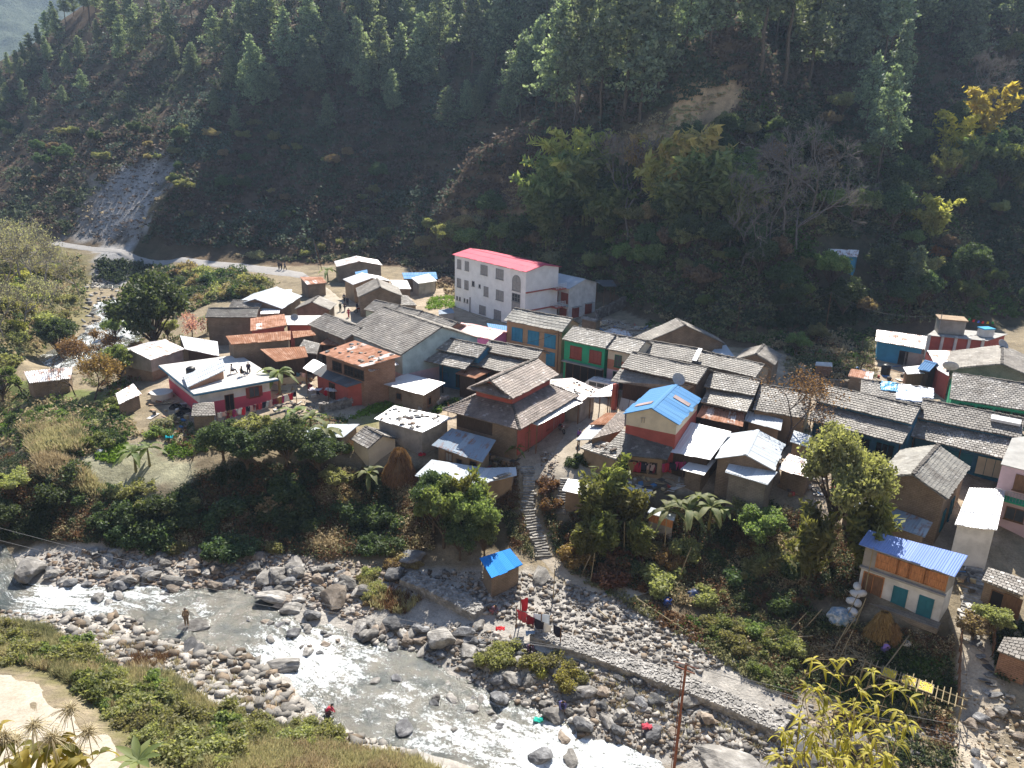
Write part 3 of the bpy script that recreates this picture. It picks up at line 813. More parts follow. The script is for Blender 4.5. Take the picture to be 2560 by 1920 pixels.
def shed(name, label, px, h, pitch=8, cover_='tin', mat=TIN_W, walls=((9, STONE),), inset=.3, cat='shed', z=None, group=None, walled=True, posts=False, hgt=None):
    """single-slope roof: px = near-left, near-right, far-right, far-left corners in the photo; h = height of the near edge"""
    p = RAD(pitch)
    A, B, ze = eave_line(px[0], px[1], h, z)
    x = (B - A); W = float(np.linalg.norm(x)); x = x / W; n = np.array([-x[1], x[0], 0])
    hs = [A, B, planehit(px[2], A, x, n, p), planehit(px[3], A, x, n, p)]
    zg = ze - h
    H_ = base(name, label, cat, A, x, zg, group)
    q = [H_.L(t_) for t_ in hs]
    H_.q = q; H_.W, H_.D = W, max(q[2].y, q[3].y)
    g0 = min(ground_under(H_, W, H_.D) - zg, 0) - .35
    H_.g0, H_.ze = g0, h
    mb = MB(); cover('slate' if cover_ in ('slate', 'big') else cover_, q, TILES[cover_], mb)
    H_.roof = mb.build("roof", mat, H_.root)
    c = (q[0] + q[1] + q[2] + q[3]) / 4
    iq = []
    for k in range(4):
        d = Vector((c.x - q[k].x, c.y - q[k].y, 0)); L = d.length
        iq.append(q[k] + Vector((math.copysign(min(inset, abs(d.x) * .4), d.x), math.copysign(min(inset, abs(d.y) * .4), d.y), 0)))
    tp = math.tan(p)
    iq = [Vector((t_.x, t_.y, h + t_.y * tp - .08)) for t_ in iq]
    H_.iq = iq
    if walled:
        wb = MB(); zs = [g0] + [w_[0] for w_ in walls[:-1]] + [99]; bands = list(zip(zs[:-1], zs[1:]))
        for a in range(4):
            b = (a + 1) % 4
            wallface(wb, [(iq[a].x, iq[a].y, g0), (iq[b].x, iq[b].y, g0), iq[b], iq[a]], bands)
        H_.wall = wb.build("wall", [w_[1] for w_ in walls], H_.root)
    if posts:
        for k in range(4):
            pb = MB(); pb.bar((iq[k].x, iq[k].y, g0), iq[k], .06); pb.build("post", BROWNW, H_.root)
    H_.x0, H_.x1, H_.y0, H_.y1 = iq[0].x, iq[1].x, (iq[0].y + iq[1].y) / 2, (iq[2].y + iq[3].y) / 2
    return H_
def side(H_, s):
    """wall side -> (origin, direction, outward) in local coordinates"""
    c = {'F': ((H_.x0, H_.y0), (H_.x1, H_.y0)), 'R': ((H_.x1, H_.y0), (H_.x1, H_.y1)), 'L': ((H_.x0, H_.y1), (H_.x0, H_.y0)), 'B': ((H_.x1, H_.y1), (H_.x0, H_.y1))}[s]
    a, b = Vector((*c[0], 0)), Vector((*c[1], 0)); d = (b - a); L = d.length; d.normalize()
    return a, d, Vector((d.y, -d.x, 0)), L
def win(H_, s, t_, z, w_, hh, frame=BLUEF, pane=GLASS, bars=(2, 2), shut=None, arch=False, name='window', sill=True, parent=None, proud=.05):
    """window or door on wall side s centred at fraction t_, sill height z"""
    a, d, o_, L = side(H_, s)
    c = a + d * (L * t_)
    ang = math.atan2(d.y, d.x)
    par = parent or H_.root
    fb = MB()
    def bx(du, dz, su, sz, dep, pr, m=0, mb=fb):
        p_ = c + d * du + o_ * pr
        mb.box((p_.x, p_.y, z + dz), (su, dep, sz), m, ang)
    fw = .07 if w_ > .5 else .05
    bx(-w_ / 2, hh / 2, fw, hh + fw, .10, proud * .5); bx(w_ / 2, hh / 2, fw, hh + fw, .10, proud * .5)
    bx(0, hh, w_ - fw, fw, .10, proud * .5); bx(0, 0, w_ - fw, fw, .10, proud * .5)
    for k in range(1, bars[0]): bx(-w_ / 2 + w_ * k / bars[0], hh / 2, fw * .7, hh - fw, .07, proud * .5)
    for k in range(1, bars[1]): bx(0, hh * k / bars[1], w_ - fw, fw * .6, .06, proud * .5)
    fr = fb.build(name, frame, par)
    pb = MB(); bx(0, hh / 2, w_ - fw, hh - fw, .03, .012, 0, pb); pb.build("panel" if name == 'door' else "pane", pane, fr)
    if shut:
        for sg in (-1, 1):
            sb = MB(); bx(sg * (w_ * .5 + w_ * .17), hh / 2, w_ * .3, hh, .05, .05, 0, sb); sb.build("shutter", shut, fr)
    if sill and name != 'door':
        sb = MB(); bx(0, -.08, w_ + .2, .06, .16, .08, 0, sb); sb.build("sill", frame, fr)
    if arch:
        ab = MB(); R_ = w_ / 2
        for k in range(10):
            t0, t1 = math.pi * k / 10, math.pi * (k + 1) / 10
            pp = [c + d * (R_ * math.cos(tt_)) + o_ * .03 for tt_ in (t0, t1)]
            cc_ = c + o_ * .03
            ab.face([(cc_.x, cc_.y, z + hh), (pp[0].x, pp[0].y, z + hh + R_ * math.sin(t0)), (pp[1].x, pp[1].y, z + hh + R_ * math.sin(t1))], 0)
        ab.build("arch_pane", pane, fr)
        gb = MB()
        for k in range(12):
            t0, t1 = math.pi * k / 12, math.pi * (k + 1) / 12
            pp = [c + d * (R_ * math.cos(tt_)) + o_ * .05 for tt_ in (t0, t1)]
            gb.bar((pp[0].x, pp[0].y, z + hh + R_ * math.sin(t0)), (pp[1].x, pp[1].y, z + hh + R_ * math.sin(t1)), .04, 0, 4)
        gb.bar((c.x + o_.x * .05, c.y + o_.y * .05, z + hh), (c.x + o_.x * .05, c.y + o_.y * .05, z + hh + R_), .03, 0, 4)
        gb.build("arch_frame", frame, fr)
    return fr
def door(H_, s, t_, w_=.95, hh=1.9, mat=BROWNW, frame=BROWNW, z=0):
    return win(H_, s, t_, z, w_, hh, frame, mat, (2, 1), name='door', sill=False)
def skirt(H_, loL, loR, h2, hin, cover_='slate', mat=SLATE, y_in=None, name='lower_roof'):
    """second roof tier along the front: its low edge at height h2 through photo pixels loL, loR, its top edge at the wall at height hin"""
    zg = H_.o.z
    a, b = H_.L(P(*loL, zg + h2)), H_.L(P(*loR, zg + h2))
    y_in = H_.y0 - .01 if y_in is None else y_in
    mb = MB(); yl = (a.y + b.y) / 2
    cover('slate' if cover_ in ('slate', 'big') else cover_, [(a.x, a.y, h2), (b.x, b.y, h2), (b.x, y_in, hin), (a.x, y_in, hin)], TILES[cover_], mb)
    r = mb.build(name, mat, H_.root)
    for k in range(3):
        p_ = MB(); xx = a.x + .3 + (b.x - a.x - .6) * k / 2
        p_.bar((xx, yl + .35, H_.g0), (xx, yl + .35, h2 + .05), .07); p_.build("post", DARKW, H_.root)
    return r
def roof_stones(H_, q, n, label, grp, size=.22, mat=None):
    q = [Vector(t_) for t_ in q]
    for k in range(n):
        s_, t_ = random.uniform(.04, .96), random.uniform(.05, .95)
        p_ = bil(q, s_, t_)
        w_ = H_.inv.inverted() @ p_
        o = link("roof_stone", ROCKS[k % len(ROCKS)].data, None)
        o.data = ROCKS[k % len(ROCKS)].data
        o.location = (w_.x, w_.y, w_.z + .07); sz = size * random.uniform(.7, 1.5)
        o.scale = (sz, sz * random.uniform(.7, 1.2), sz * .5); o.rotation_euler = (0, 0, random.uniform(0, 6))
        tag(o, label, 'stone', grp)
# ------------------------------------------------------------------ rock shapes
def rock_mesh(seed, sub=3, flat=.75, rough=.6):
    bm = bmesh.new(); bmesh.ops.create_icosphere(bm, subdivisions=sub, radius=1.0)
    rs = np.random.default_rng(seed)
    cuts = [(rs.normal(size=3), rs.uniform(.5, .82)) for _ in range(13)]
    off = rs.uniform(0, 50, 3)
    for v in bm.verts:
        p = np.array(v.co)
        for nrm, dd in cuts:
            nn = nrm / np.linalg.norm(nrm); k = p @ nn - dd
            if k > 0: p = p - nn * k * .96
        f = 1 + rough * (float(fbm(p[0] * 1.6 + off[0] + p[2], p[1] * 1.6 + off[1] - p[2] * .7, seed % 97, 3)) - .5)
        p = p * f
        v.co = (p[0], p[1] * rs.uniform(.995, 1.005), p[2] * flat)
    me = bpy.data.meshes.new("boulder"); bm.to_mesh(me); bm.free()
    return me
M_ROCK = rockmat("river_rock", (.215, .20, .18), (.42, .40, .37))
M_ROCKB = rockmat("brown_rock", (.235, .185, .14), (.40, .335, .27))
M_ROCKD = rockmat("dark_rock", (.115, .115, .12), (.26, .26, .26))
class _R: pass
ROCKS = []
for k in range(9):
    r = _R(); r.data = rock_mesh(300 + k, 3, .6 + .06 * (k % 4)); r.data.materials.append((M_ROCK, M_ROCKB, M_ROCK, M_ROCKD)[k % 4]); ROCKS.append(r)
# ------------------------------------------------------------------ the village
# tall white building with the pink-red roof
h = gable("apartment_building", "tall white three storey building under a bright pink red metal roof", (1130,636), (1315,680), (1168,619), (1352,661), 9.3, 10, 'tin', TIN_P, ((9, WHITE),), .35, .35, cat='building', ridge=True)
for x_, z_, w_, hh in ((550,7.1,1.0,1.5),(625,7.1,1.0,1.5),(787,7.1,1.7,1.55),(928,7.05,1.8,1.6),(548,3.85,1.0,1.45),(622,3.85,1.0,1.45),(687,4.7,.6,.8),(748,4.7,.45,.55),(808,3.6,1.1,1.55),(932,3.55,1.8,1.6),(530,1.5,.35,.6),(558,1.5,.35,.6),(604,1.5,.35,.6),(632,1.5,.35,.6),(777,.35,1.6,1.4),(915,.2,1.7,1.55)):
    win(h, 'F', (x_ - 505) / 645, z_, w_, hh, STEEL, CURTAIN if w_ > .9 else GLASS, (3 if w_ > 1.3 else 2 if w_ > .9 else 1, 2 if w_ > .9 else 1))
win(h, 'F', .882, 5.85, 1.9, 1.55, STEEL, CURTAIN, (2, 2), arch=True)
win(h, 'F', .882, 4.1, 1.9, 1.25, STEEL, GLASS, (3, 2)); win(h, 'F', .882, 2.5, 1.9, 1.4, STEEL, CURTAIN, (1, 1))
for zz in (5.9, 2.9):
    a, d, o_, L_ = side(h, 'R')
    mb = MB(); mb.box((h.x1 + .12, h.y0 + L_ / 2, zz), (.26, L_, .16)); mb.build("floor_band", REDW, h.root)
    mb = MB(); mb.box((h.x1 + .75, h.y1 - .6, zz), (1.5, 2.2, .16)); bal = mb.build("balcony", REDW, h.root)
    mb = MB()
    for k in range(7): mb.bar((h.x1 + 1.45, h.y1 - 1.65 + k * .35, zz + .08), (h.x1 + 1.45, h.y1 - 1.65 + k * .35, zz + .95), .03, 0, 4)
    for zz2 in (.35, .65, .95): mb.bar((h.x1 + 1.45, h.y1 - 1.68, zz + zz2), (h.x1 + 1.45, h.y1 + .48, zz + zz2), .035, 0, 4); mb.bar((h.x1, h.y1 - 1.68, zz + zz2), (h.x1 + 1.45, h.y1 - 1.68, zz + zz2), .035, 0, 4)
    mb.build("railing", WHITEF, bal)
mb = MB(); mb.bar((h.x0 + (688 - 505) / 645 * 15.5, h.y0 - .12, 0), (h.x0 + (688 - 505) / 645 * 15.5, h.y0 - .12, 2.6), .09); mb.build("drain_pipe", STEEL, h.root)
HA = h
h = gable("building", "white two storey building with red brown windows and grey metal roof behind the tall one", (1345,704), (1423,722), (1374,675), (1477,705), 5.6, 16, 'tin', TIN_G, ((9, WHITE_D),), .5, .4, cat='building')
for t_, z_ in ((.26, .5), (.74, .7)): win(h, 'R', t_, z_, 1.6, 1.55, REDF, REDF, (2, 2))
for t_, z_, n_ in ((.82, .4, 0), (.5, .4, 0), (.85, 3.0, 0), (.5, 3.0, 0)): win(h, 'F', t_, z_, 1.5, 1.6, REDF, REDF, (2, 2))
mb = MB(); mb.box((h.W / 2, h.y0 - .55, 2.6), (h.W - .8, 1.1, .15)); bal = mb.build("balcony", AQUA, h.root)
mb = MB()
for k in range(12): mb.bar((h.W - .8 - k * .5, h.y0 - 1.05, 2.65), (h.W - .8 - k * .5, h.y0 - 1.05, 3.5), .02, 0, 4)
mb.bar((.5, h.y0 - 1.05, 3.5), (h.W - .5, h.y0 - 1.05, 3.5), .03, 0, 4); mb.build("railing", PINK_L, bal)
for zz, t_ in ((2.25, .26), (2.45, .74)):
    a, d, o_, L_ = side(h, 'R'); p_ = a + d * L_ * t_ + o_ * .3
    mb = MB(); mb.box((p_.x, p_.y, zz), (.6, 2.0, .08)); mb.build("window_hood", CONC, h.root)
h = shed("carport", "open lean-to with posts on the right of the white two storey building", [(1508,716),(1542,716),(1532,700),(1488,700)], 4.2, 3, 'tin', TIN_D, posts=True, walled=False, cat='shelter')
# two storey tan house with blue shutters
h = gable("house", "tan two storey house with bright blue windows and square slate roof", (1260,801), (1407,829.5), (1294,774), (1442,798), 5.9, 26, 'big', SHINGLE, ((9, TAN),), .3, .3)
for t_, z_ in ((.2, 3.35), (.5, 3.35), (.8, 3.35), (.2, .9), (.5, .9), (.8, .9)): win(h, 'F', t_, z_, 1.7, 1.75, BLUEF, BLUEF, (3, 2))
h = gable("house", "green two storey shop house with red brown windows", (1405,849), (1513,872), (1442,819), (1550,840), 5.3, 24, 'slate', SLATE_L, ((.3, GREENW), (9, GREENW)), .35, .2)
for t_ in (.3, .78): win(h, 'F', t_, 3.05, 1.7, 1.6, REDF, REDF, (3, 2))
mb = MB(); mb.box((h.W / 2, h.y0 - .3, 2.5), (h.W - .4, .62, .12)); mb.build("ledge", CONC, h.root)
win(h, 'F', .53, .1, 5.6, 2.2, BROWNW, BLACK, (5, 1), name='door', sill=False)
h = gable("house", "cream and orange banded house with dark green window beside the green one", (1515,872.5), (1590,888), (1552,840), (1634,857), 5.2, 24, 'slate', SLATE_L, ((2.6, PINK_L), (3.9, ORANGE), (9, CREAM)), .35, .15)
win(h, 'F', .38, 3.1, .9, 1.5, GREEN_D, GLASS, (2, 2)); win(h, 'F', .55, .2, 2.4, 2.2, GREEN_D, BLACK, (3, 1), name='door')
# back row of slate roofs right of the green house
h = gable("house", "slate roofed row house with a white strip at its right edge", (1599,884), (1729.5,906), (1632,850.5), (1762,877.6), 4.6, 25, 'slate', SLATE, ((9, STONE_G),), .35, .1)
q = [(h.W - .05, .3, h.ze + .3 * math.tan(RAD(25)) + .1), (h.W + .5, .3, h.ze + .3 * math.tan(RAD(25)) + .1), (h.W + .5, h.run, h.zr + .1), (h.W - .05, h.run, h.zr + .1)]
mb = MB(); cover('tin', q, (1, 2.6), mb); mb.build("roof_strip", TIN_W, h.root)
h = gable("house", "long slate roof between the white strip and the bare brown tree", (1731,907), (1889.5,944), (1763,879), (1917,914), 4.4, 25, 'slate', SLATE, ((9, STONE_G),), .35, .2)
# two-tier slate house by the street
h = gable("house", "two tier slate house with a tall red post at its street corner", (1552,918), (1742,962), (1584,883), (1781,921), 5.0, 25, 'slate', SLATE, ((9, DARKW),), .4, .25)
skirt(h, (1527,953), (1735,985), 3.6, 4.6, 'slate', SLATE)
mb = MB(); mb.box((.1, -1.2, 1.4), (.5, .5, 3.0 - h.g0)); mb.build("corner_post", REDW, h.root)
mb = MB()
for k in range(3): mb.box((1.3 + k * 1.2, -.9, .8), (1.1, .06, 1.5), 0, 0, (-.25, 0))
mb.build("leaning_sheet", TIN_G, h.root)
h = gable("house", "white flaked two tier slate roof behind the brown leaved tree", (1759,967), (1887,990), (1784,932), (1914,953.6), 4.4, 25, 'slate', SLATE_L, ((9, STONE_G),), .4, .2)
skirt(h, (1752,1006), (1868,1031), 3.3, 4.1, 'slate', SLATE_L)
h = gable("house", "wide slate roof right behind the brown leaved tree", (1881,1024), (2014,1047), (1903,959), (2036,985), 3.4, 25, 'slate', SLATE_L, ((9, MUD),), .35, .2)
h = shed("lean_to", "rust patched tin lean-to roof below the white flaked slates", [(1741,1041),(1857,1066),(1862,1032),(1756,1013)], 2.5, 12, 'tin', TIN_RM, ((9, DARKW),), .4)
h = shed("lean_to", "grey corrugated lean-to under the brown leaved tree", [(1860,1051),(1952,1076),(1957,1048.5),(1870,1027)], 2.5, 12, 'tin', TIN_G, ((9, MUD),), .4)
# blue roofed house
h = gable("house", "cream and red house under a sky blue metal roof by the street", (1697,1062), (1754,997), (1626,1020), (1691,962), 5.0, 22, 'tin', TIN_B, ((3.75, REDW), (9, CREAM)), .3, .3)
HB = h
for t_, dx in ((.25, .0), (.62, .0)):
    mb = MB(); zz = h.ze + 1.4 * math.tan(RAD(22)) + .06
    s0 = h.W * t_
    yy = 1.3 if t_ > .4 else h.D - 1.5
    zz = h.ze + min(yy, h.D - yy) * math.tan(RAD(22)) + .09
    mb.box((s0, yy, zz), (.9, 1.9, .02), 0, 0, (RAD(22) if yy < h.run else -RAD(22), 0)); mb.build("roof_patch", paint("faded_patch", (.36, .27, .26), .3), h.roof)
mb = MB()
for k in range(2): mb.bar((h.x0 - .05, h.D * .62 + k * .25, 4.35), (h.x0 - .05, h.D * .62 + k * .25, 4.9), .03, 0, 4)
mb.bar((h.x0 - .05, h.D * .62 - .1, 4.95), (h.x0 - .05, h.D * .62 + .4, 4.85), .03, 0, 4); mb.build("wall_bracket", STEEL, h.root)
h = shed("lean_to", "dark slate apron roof in front of the blue roofed house", [(1500,1132),(1668,1150),(1690,1103),(1558,1074)], 2.5, 20, 'slate', SLATE_D, ((9, MUD),), .5)
for t_ in (.35, .52, .68, .86): win(h, 'F', t_, .7, .7, 1.1, DARKW, BLACK, (1, 1))
h = shed("lean_to", "brown slate apron on the street side of the blue roofed house", [(1480,1098),(1560,1075),(1562,1030),(1545,1030)], 2.4, 16, 'slate', SLATE_B, ((9, MUD),), .2)
h = shed("awning", "rusty awning over the lane beside the blue roofed house", [(1474,1061),(1530,1061),(1556,1032),(1516,1032)], 2.4, 6, 'tin', TIN_R, posts=True, walled=False, cat='awning')
h = shed("awning", "pale blue grey awning over the lane next to the rusty one", [(1440,1100),(1486,1098),(1530,1062),(1474,1062)], 2.3, 6, 'tin', TIN_G, posts=True, walled=False, cat='awning')
h = shed("lean_to", "patched white roof piled with scraps above the yellow green bamboo", [(1450,1120),(1540,1150),(1566,1118),(1482,1099)], 2.3, 6, 'slate', SLATE_L, ((9, MUD),), .3)
mb = MB()
for k in range(7): mb.box((1.6 + k * .3, 1.0 + (k % 3) * .5, 2.55 + .05 * k), (.7, .35, .08), 0, k * .7, (.1, .2))
mb.build("scrap_pile", DARKW, h.root)
# white tin roofs left of the grey gable
h = shed("shed", "blazing white tin roof right of the blue roofed house", [(1672,1128),(1776,1149),(1828,1079),(1722,1054)], 2.9, 9, 'tin', TIN_W, ((9, DARKW),), .4)
h = shed("shed", "lower white tin roof beside the clothes line", [(1701,1173),(1760,1188),(1790,1150),(1736,1143)], 2.3, 7, 'tin', TIN_W, ((9, STONE),), .4)
HKG = h = gable("house", "house with a smooth grey metal gable roof beside the big leafy tree", (1936,1176), (1962,1110), (1862,1134), (1898,1073), 3.1, 20, 'tin', TIN_G, ((9, STONE),), .25, .3)
h = shed("lean_to", "ribbed grey tin lean-to below the grey gable roof", [(1813,1180),(1919,1212),(1944,1180),(1826,1152)], 2.6, 8, 'tin', TIN_G, ((9, STONE_G),), .3, z=HKG.o.z + 2.5)
# the big two-tier house in the middle
h = gable("house", "large brown house with two tiers of slate roof and red wall band", (1281,998), (1396,938), (1228,949), (1331,902), 6.0, 27, 'slate', SLATE_B, ((9, REDW),), .55, .9, cat='house')
HP = h
x0, x1, y0, y1 = h.x0, h.x1, h.y0, h.y1
# lower tier: four slopes round the house
e = 2.6
zl, zt = 3.6, 5.0
lo = [(x0 - e, y0 - e), (x1 + e * .8, y0 - e), (x1 + e * .8, y1 + e), (x0 - e, y1 + e)]; hi = [(x0, y0), (x1, y0), (x1, y1), (x0, y1)]
mb = MB()
for k in range(4):
    b = (k + 1) % 4
    cover('slate', [(*lo[k], zl), (*lo[b], zl), (*hi[b], zt), (*hi[k], zt)], TILES['slate'], mb)
lr = mb.build("lower_roof", SLATE_B, h.root)
for k in range(4):
    rb = MB(); stones_along(rb, (*lo[k], zl + .08), (*hi[k], zt + .08), .26); rb.build("hip_cap", RIDGE, lr)
# hip apron under the near gable
mb = MB(); cover('slate', [(x0 - 1.1, y1 + .5, 6.0), (x0 - 1.1, y0 - .5, 6.0), (x0 + .1, y0 + 1.0, 6.75), (x0 + .1, y1 - 1.0, 6.75)], TILES['slate'], mb); mb.build("gable_apron", SLATE_B, h.root)
wb = MB()
g0 = h.g0
bw = [(x0 - 1.5, y0 - 1.5), (x1 + 1.2, y0 - 1.5), (x1 + 1.2, y1 + 1.5), (x0 - 1.5, y1 + 1.5)]
for k in range(4):
    b = (k + 1) % 4
    wallface(wb, [(*bw[k], g0 - 1.0), (*bw[b], g0 - 1.0), (*bw[b], zl + .35), (*bw[k], zl + .35)], [(-9, 9)] if k != 0 else [(-9, 9)])
wb.build("lower_wall", STONE, h.root)
s4 = (h.x0, h.x1, h.y0, h.y1); h.x0, h.x1, h.y0, h.y1 = bw[0][0], bw[1][0], bw[0][1], bw[2][1]
a, d, o_, L_ = side(h, 'L')
p_ = a + d * (L_ * .31) + o_ * .03
mb = MB(); mb.box((p_.x, p_.y, 2.6), (L_ * .6, .06, 1.9), 0, math.atan2(d.y, d.x)); mb.build("timber_gallery", DARKW, h.root)
a, d, o_, L_ = side(h, 'F')
p_ = a + d * (L_ * .5) + o_ * .03
mb = MB(); mb.box((p_.x, p_.y, 1.75), (L_ * .96, .06, 3.4), 0, math.atan2(d.y, d.x)); mb.build("red_wall_face", REDW, h.root)
for t_ in (.22, .45): door(h, 'F', t_, 1.0, 2.0, TEALW, BROWNW)
win(h, 'F', .62, .9, .6, .6, REDF, BLACK, (1, 1)); win(h, 'F', .82, .3, 1.6, 1.8, GREYW, GREYW, (3, 1))
h.x0, h.x1, h.y0, h.y1 = s4
win(h, 'L', .5, 6.75, .55, .5, MUD, BLACK, (1, 1))
h = shed("awning", "long white tin awning on the street side of the tiered brown house", [(1344,1063),(1456,1006),(1425,988),(1316,1053)], 3.1, 8, 'tin', TIN_W, posts=True, walled=False, cat='awning')
h = gable("shed", "stone weighted white and rust tin roof behind the tiered brown house", (1455,1003), (1494,973), (1404,965), (1434,941), 2.9, 14, 'tin', TIN_WR, ((9, GREYW),), .25, .25, ridge=False)
HT = h
h = shed("awning", "white tin canopy tip reaching over the street by the white van", [(1472,993),(1528,990),(1533,959),(1497,974)], 2.8, 4, 'tin', TIN_W, posts=True, walled=False, cat='awning')
h = shed("shed", "shack with blue grey and rusty tin sheets against the tiered brown house", [(1079,1113),(1206,1155),(1240,1100),(1129,1070)], 2.6, 16, 'tin', TIN_BG, ((9, MUD),), .5)
win(h, 'F', .25, 1.2, .9, .9, BROWNW, GREYW, (2, 1)); win(h, 'F', .5, 1.0, .7, .8, BROWNW, BLACK, (1, 1)); win(h, 'F', .82, .3, .9, 1.8, BROWNW, BLACK, (1, 1), name='door')
h = shed("shed", "curved grey tin roof on mud walls above the bamboo thicket", [(1037,1189),(1175,1216),(1215,1170),(1079,1149)], 2.6, 9, 'tin', TIN_G, ((9, MUD),), .35)
h = shed("shed", "mud walled end of the curved tin shed beside the stairs", [(1178,1215),(1292,1188),(1290,1168),(1215,1170)], 2.7, 9, 'tin', TIN_G, ((9, MUD),), .35)
mb = MB(); stones_along(mb, (2.6, .1, 2.85), (4.6, .35, 2.9), .4); mb.build("edge_slabs", SLATE_L, h.root)
# huts left of it
h = shed("hut", "brick hut under a clean white sheet roof by the vegetable beds", [(958,960),(1059,988),(1113,957),(1015,933)], 2.5, 5, 'tin', TIN_W, ((9, STONE),), .45, cat='hut')
win(h, 'F', .3, .9, .8, .8, BROWNW, BLACK, (1, 1)); win(h, 'R', .35, .8, .6, .9, BROWNW, BLACK, (1, 1))
h = shed("shed", "board shed with a white roof strewn with stones and sticks", [(936,1046),(1056,1081),(1130,1044),(986,1014)], 2.6, 6, 'tin', TIN_W, ((9, GREYW),), .35)
HO = h
mb = MB()
for k in range(9):
    x_, y_ = h.W * (.35 + .05 * k), .5 + (k * 37 % 10) * .12
    mb.bar((x_, y_, 2.75 + y_ * .1), (x_ + 1.0, y_ + .5 * math.sin(k * 2.1), 2.78 + y_ * .1), .04, 0, 4)
mb.build("roof_sticks", BROWNW, h.root)
h = shed("hut", "stone hut with pale grey tin roof and red side at the terrace edge", [(745,1095),(860,1092),(899,1060),(787,1061)], 2.3, 9, 'tin', TIN_G, ((9, STONE),), .35, cat='hut')
win(h, 'F', .75, .8, .6, .6, BROWNW, BLACK, (1, 1)); win(h, 'F', .48, 0, .8, 1.8, DARKW, BLACK, (1, 1), name='door')
h = gable("hut", "little plastered hut with a crooked pale slate roof at the terrace edge", (876,1098), (920,1122), (920,1068), (960,1086), 1.9, 26, 'slate', SLATE_L, ((9, CREAM),), .2, .25, cat='hut', run=1.9)
# blue and pale houses in the middle row
h = gable("house", "two tier slate house with blue front and red corner left of the tiered house", (1076,870), (1195,895), (1108,843), (1217,865), 4.9, 25, 'slate', SLATE_L, ((9, BLUEW),), .4, .2)
skirt(h, (1043,899), (1163,925), 3.7, 4.6, 'slate', SLATE_L)
mb = MB(); mb.box((.2, -.9, 1.0), (.4, .4, 3.2)); mb.build("corner_post", REDW, h.root)
win(h, 'F', .62, .3, 1.6, 2.0, TEALW, BLACK, (4, 1), name='door'); win(h, 'F', .25, .8, 1.2, 1.2, TEALW, BLUEW, (2, 1))
h = gable("house", "two tier dark slate house with bare plaster gable behind the tiered house", (1203,877), (1339,903), (1236,848.5), (1385,886.5), 5.0, 25, 'slate', SLATE, ((9, TAN),), .4, .35)
skirt(h, (1173,911), (1300,940), 3.8, 4.7, 'slate', SLATE)
win(h, 'R', .25, .1, 1.0, 2.0, BLUEF, BLUEF, (2, 1), name='door')
h = shed("lean_to", "small rusty orange tin lean-to on a white post", [(1138,933),(1188,947),(1230,927),(1180,912)], 3.0, 10, 'tin', TIN_R, ((9, DARKW),), .4)
# big slate roofs with the rust roofed brick house in front
h = gable("house", "broad slate roof with pale aqua gable in the middle of the village", (861,830), (1003,888), (895,792), (1100,846), 5.2, 22, 'slate', SLATE, ((2.6, PINK_L), (9, AQUA)), .3, .2, run=6.2)
h = gable("house", "slate roof sloping down beside a dark gap at the street corner", (770,812), (862,850), (822,792), (905,818), 4.4, 23, 'slate', SLATE, ((9, STONE),), .3, .2)
h = shed("house", "brick house under a red rusty tin roof weighted with stones", [(800,882),(907,918),(1002,891),(888,851)], 5.0, 7, 'tin', TIN_RM, ((9, BRICKS),), .5, cat='house')
HU = h
for t_ in (.3, .62, .88): win(h, 'F', t_, 3.2, 1.7, 1.1, DARKW, BLACK, (3, 2))
for t_ in (.33, .72): win(h, 'R', t_, 2.6, 1.2, 1.3, DARKW, DARKW, (2, 1))
mb = MB(); cover('tin', [(h.q[1].x + .05, 1.0, 4.25), (h.q[1].x + .35, 5.2, 4.25), (h.iq[1].x, 5.2, 4.5), (h.iq[1].x, 1.0, 4.5)], (1, 1), mb); mb.build("window_hood", TIN_WR, h.root)
h = shed("lean_to", "dark grey tin lean-to with coral red wall below the brick house", [(781,933),(866,968),(917,952),(812,911)], 2.5, 12, 'tin', TIN_D, ((9, REDW),), .4)
door(h, 'F', .5, 1.1, 2.0, DARKW, DARKW)
h = shed("awning", "small white tin awning beside the courtyard", [(757,920),(792,935),(814,912),(784,897)], 2.4, 6, 'tin', TIN_W, posts=True, walled=False, cat='awning')
# flat roofed house
h = shed("house", "white and coral red house with a flat concrete roof where people sit", [(485,985),(695,947),(598,886),(397,913)], 3.1, .3, 'flat', CONC_L, ((1.5, PINKR), (9, WHITE_D)), .75, cat='house')
HV = h
mb = MB(); q = h.q
for k in range(4):
    a, b = q[k], q[(k + 1) % 4]; mb.bar((a.x, a.y, a.z - .16), (b.x, b.y, b.z - .16), .12, 0, 4)
mb.build("roof_edge", BLUEW, h.roof)
win(h, 'F', .40, 0, 1.0, 2.0, BROWNW, BLACK, (2, 1), name='door', sill=False)
win(h, 'F', .76, 1.15, 1.2, 1.25, REDF, GLASS, (2, 1), shut=REDF)
L0 = h.L(P(477, 972, h.o.z + 3.2)); L1 = h.L(P(560, 945, h.o.z + 3.2)); L2 = h.L(P(556, 920, h.o.z + 3.2)); L3 = h.L(P(468, 945, h.o.z + 3.2))
mb = MB(); mb.face([(L0.x, L0.y, 3.12), (L1.x, L1.y, 3.12), (L1.x, L1.y, 4.2), (L0.x, L0.y, 3.5)], 0); mb.face([(L1.x, L1.y, 3.12), (L2.x, L2.y, 3.12), (L2.x, L2.y, 4.2), (L1.x, L1.y, 4.2)], 0)
mb.face([(L3.x, L3.y, 3.12), (L0.x, L0.y, 3.12), (L0.x, L0.y, 3.5), (L3.x, L3.y, 3.5)], 0); mb.face([(L2.x, L2.y, 3.12), (L3.x, L3.y, 3.12), (L3.x, L3.y, 3.5), (L2.x, L2.y, 4.2)], 0)
st = mb.build("stair_head", BRICKS, h.root)
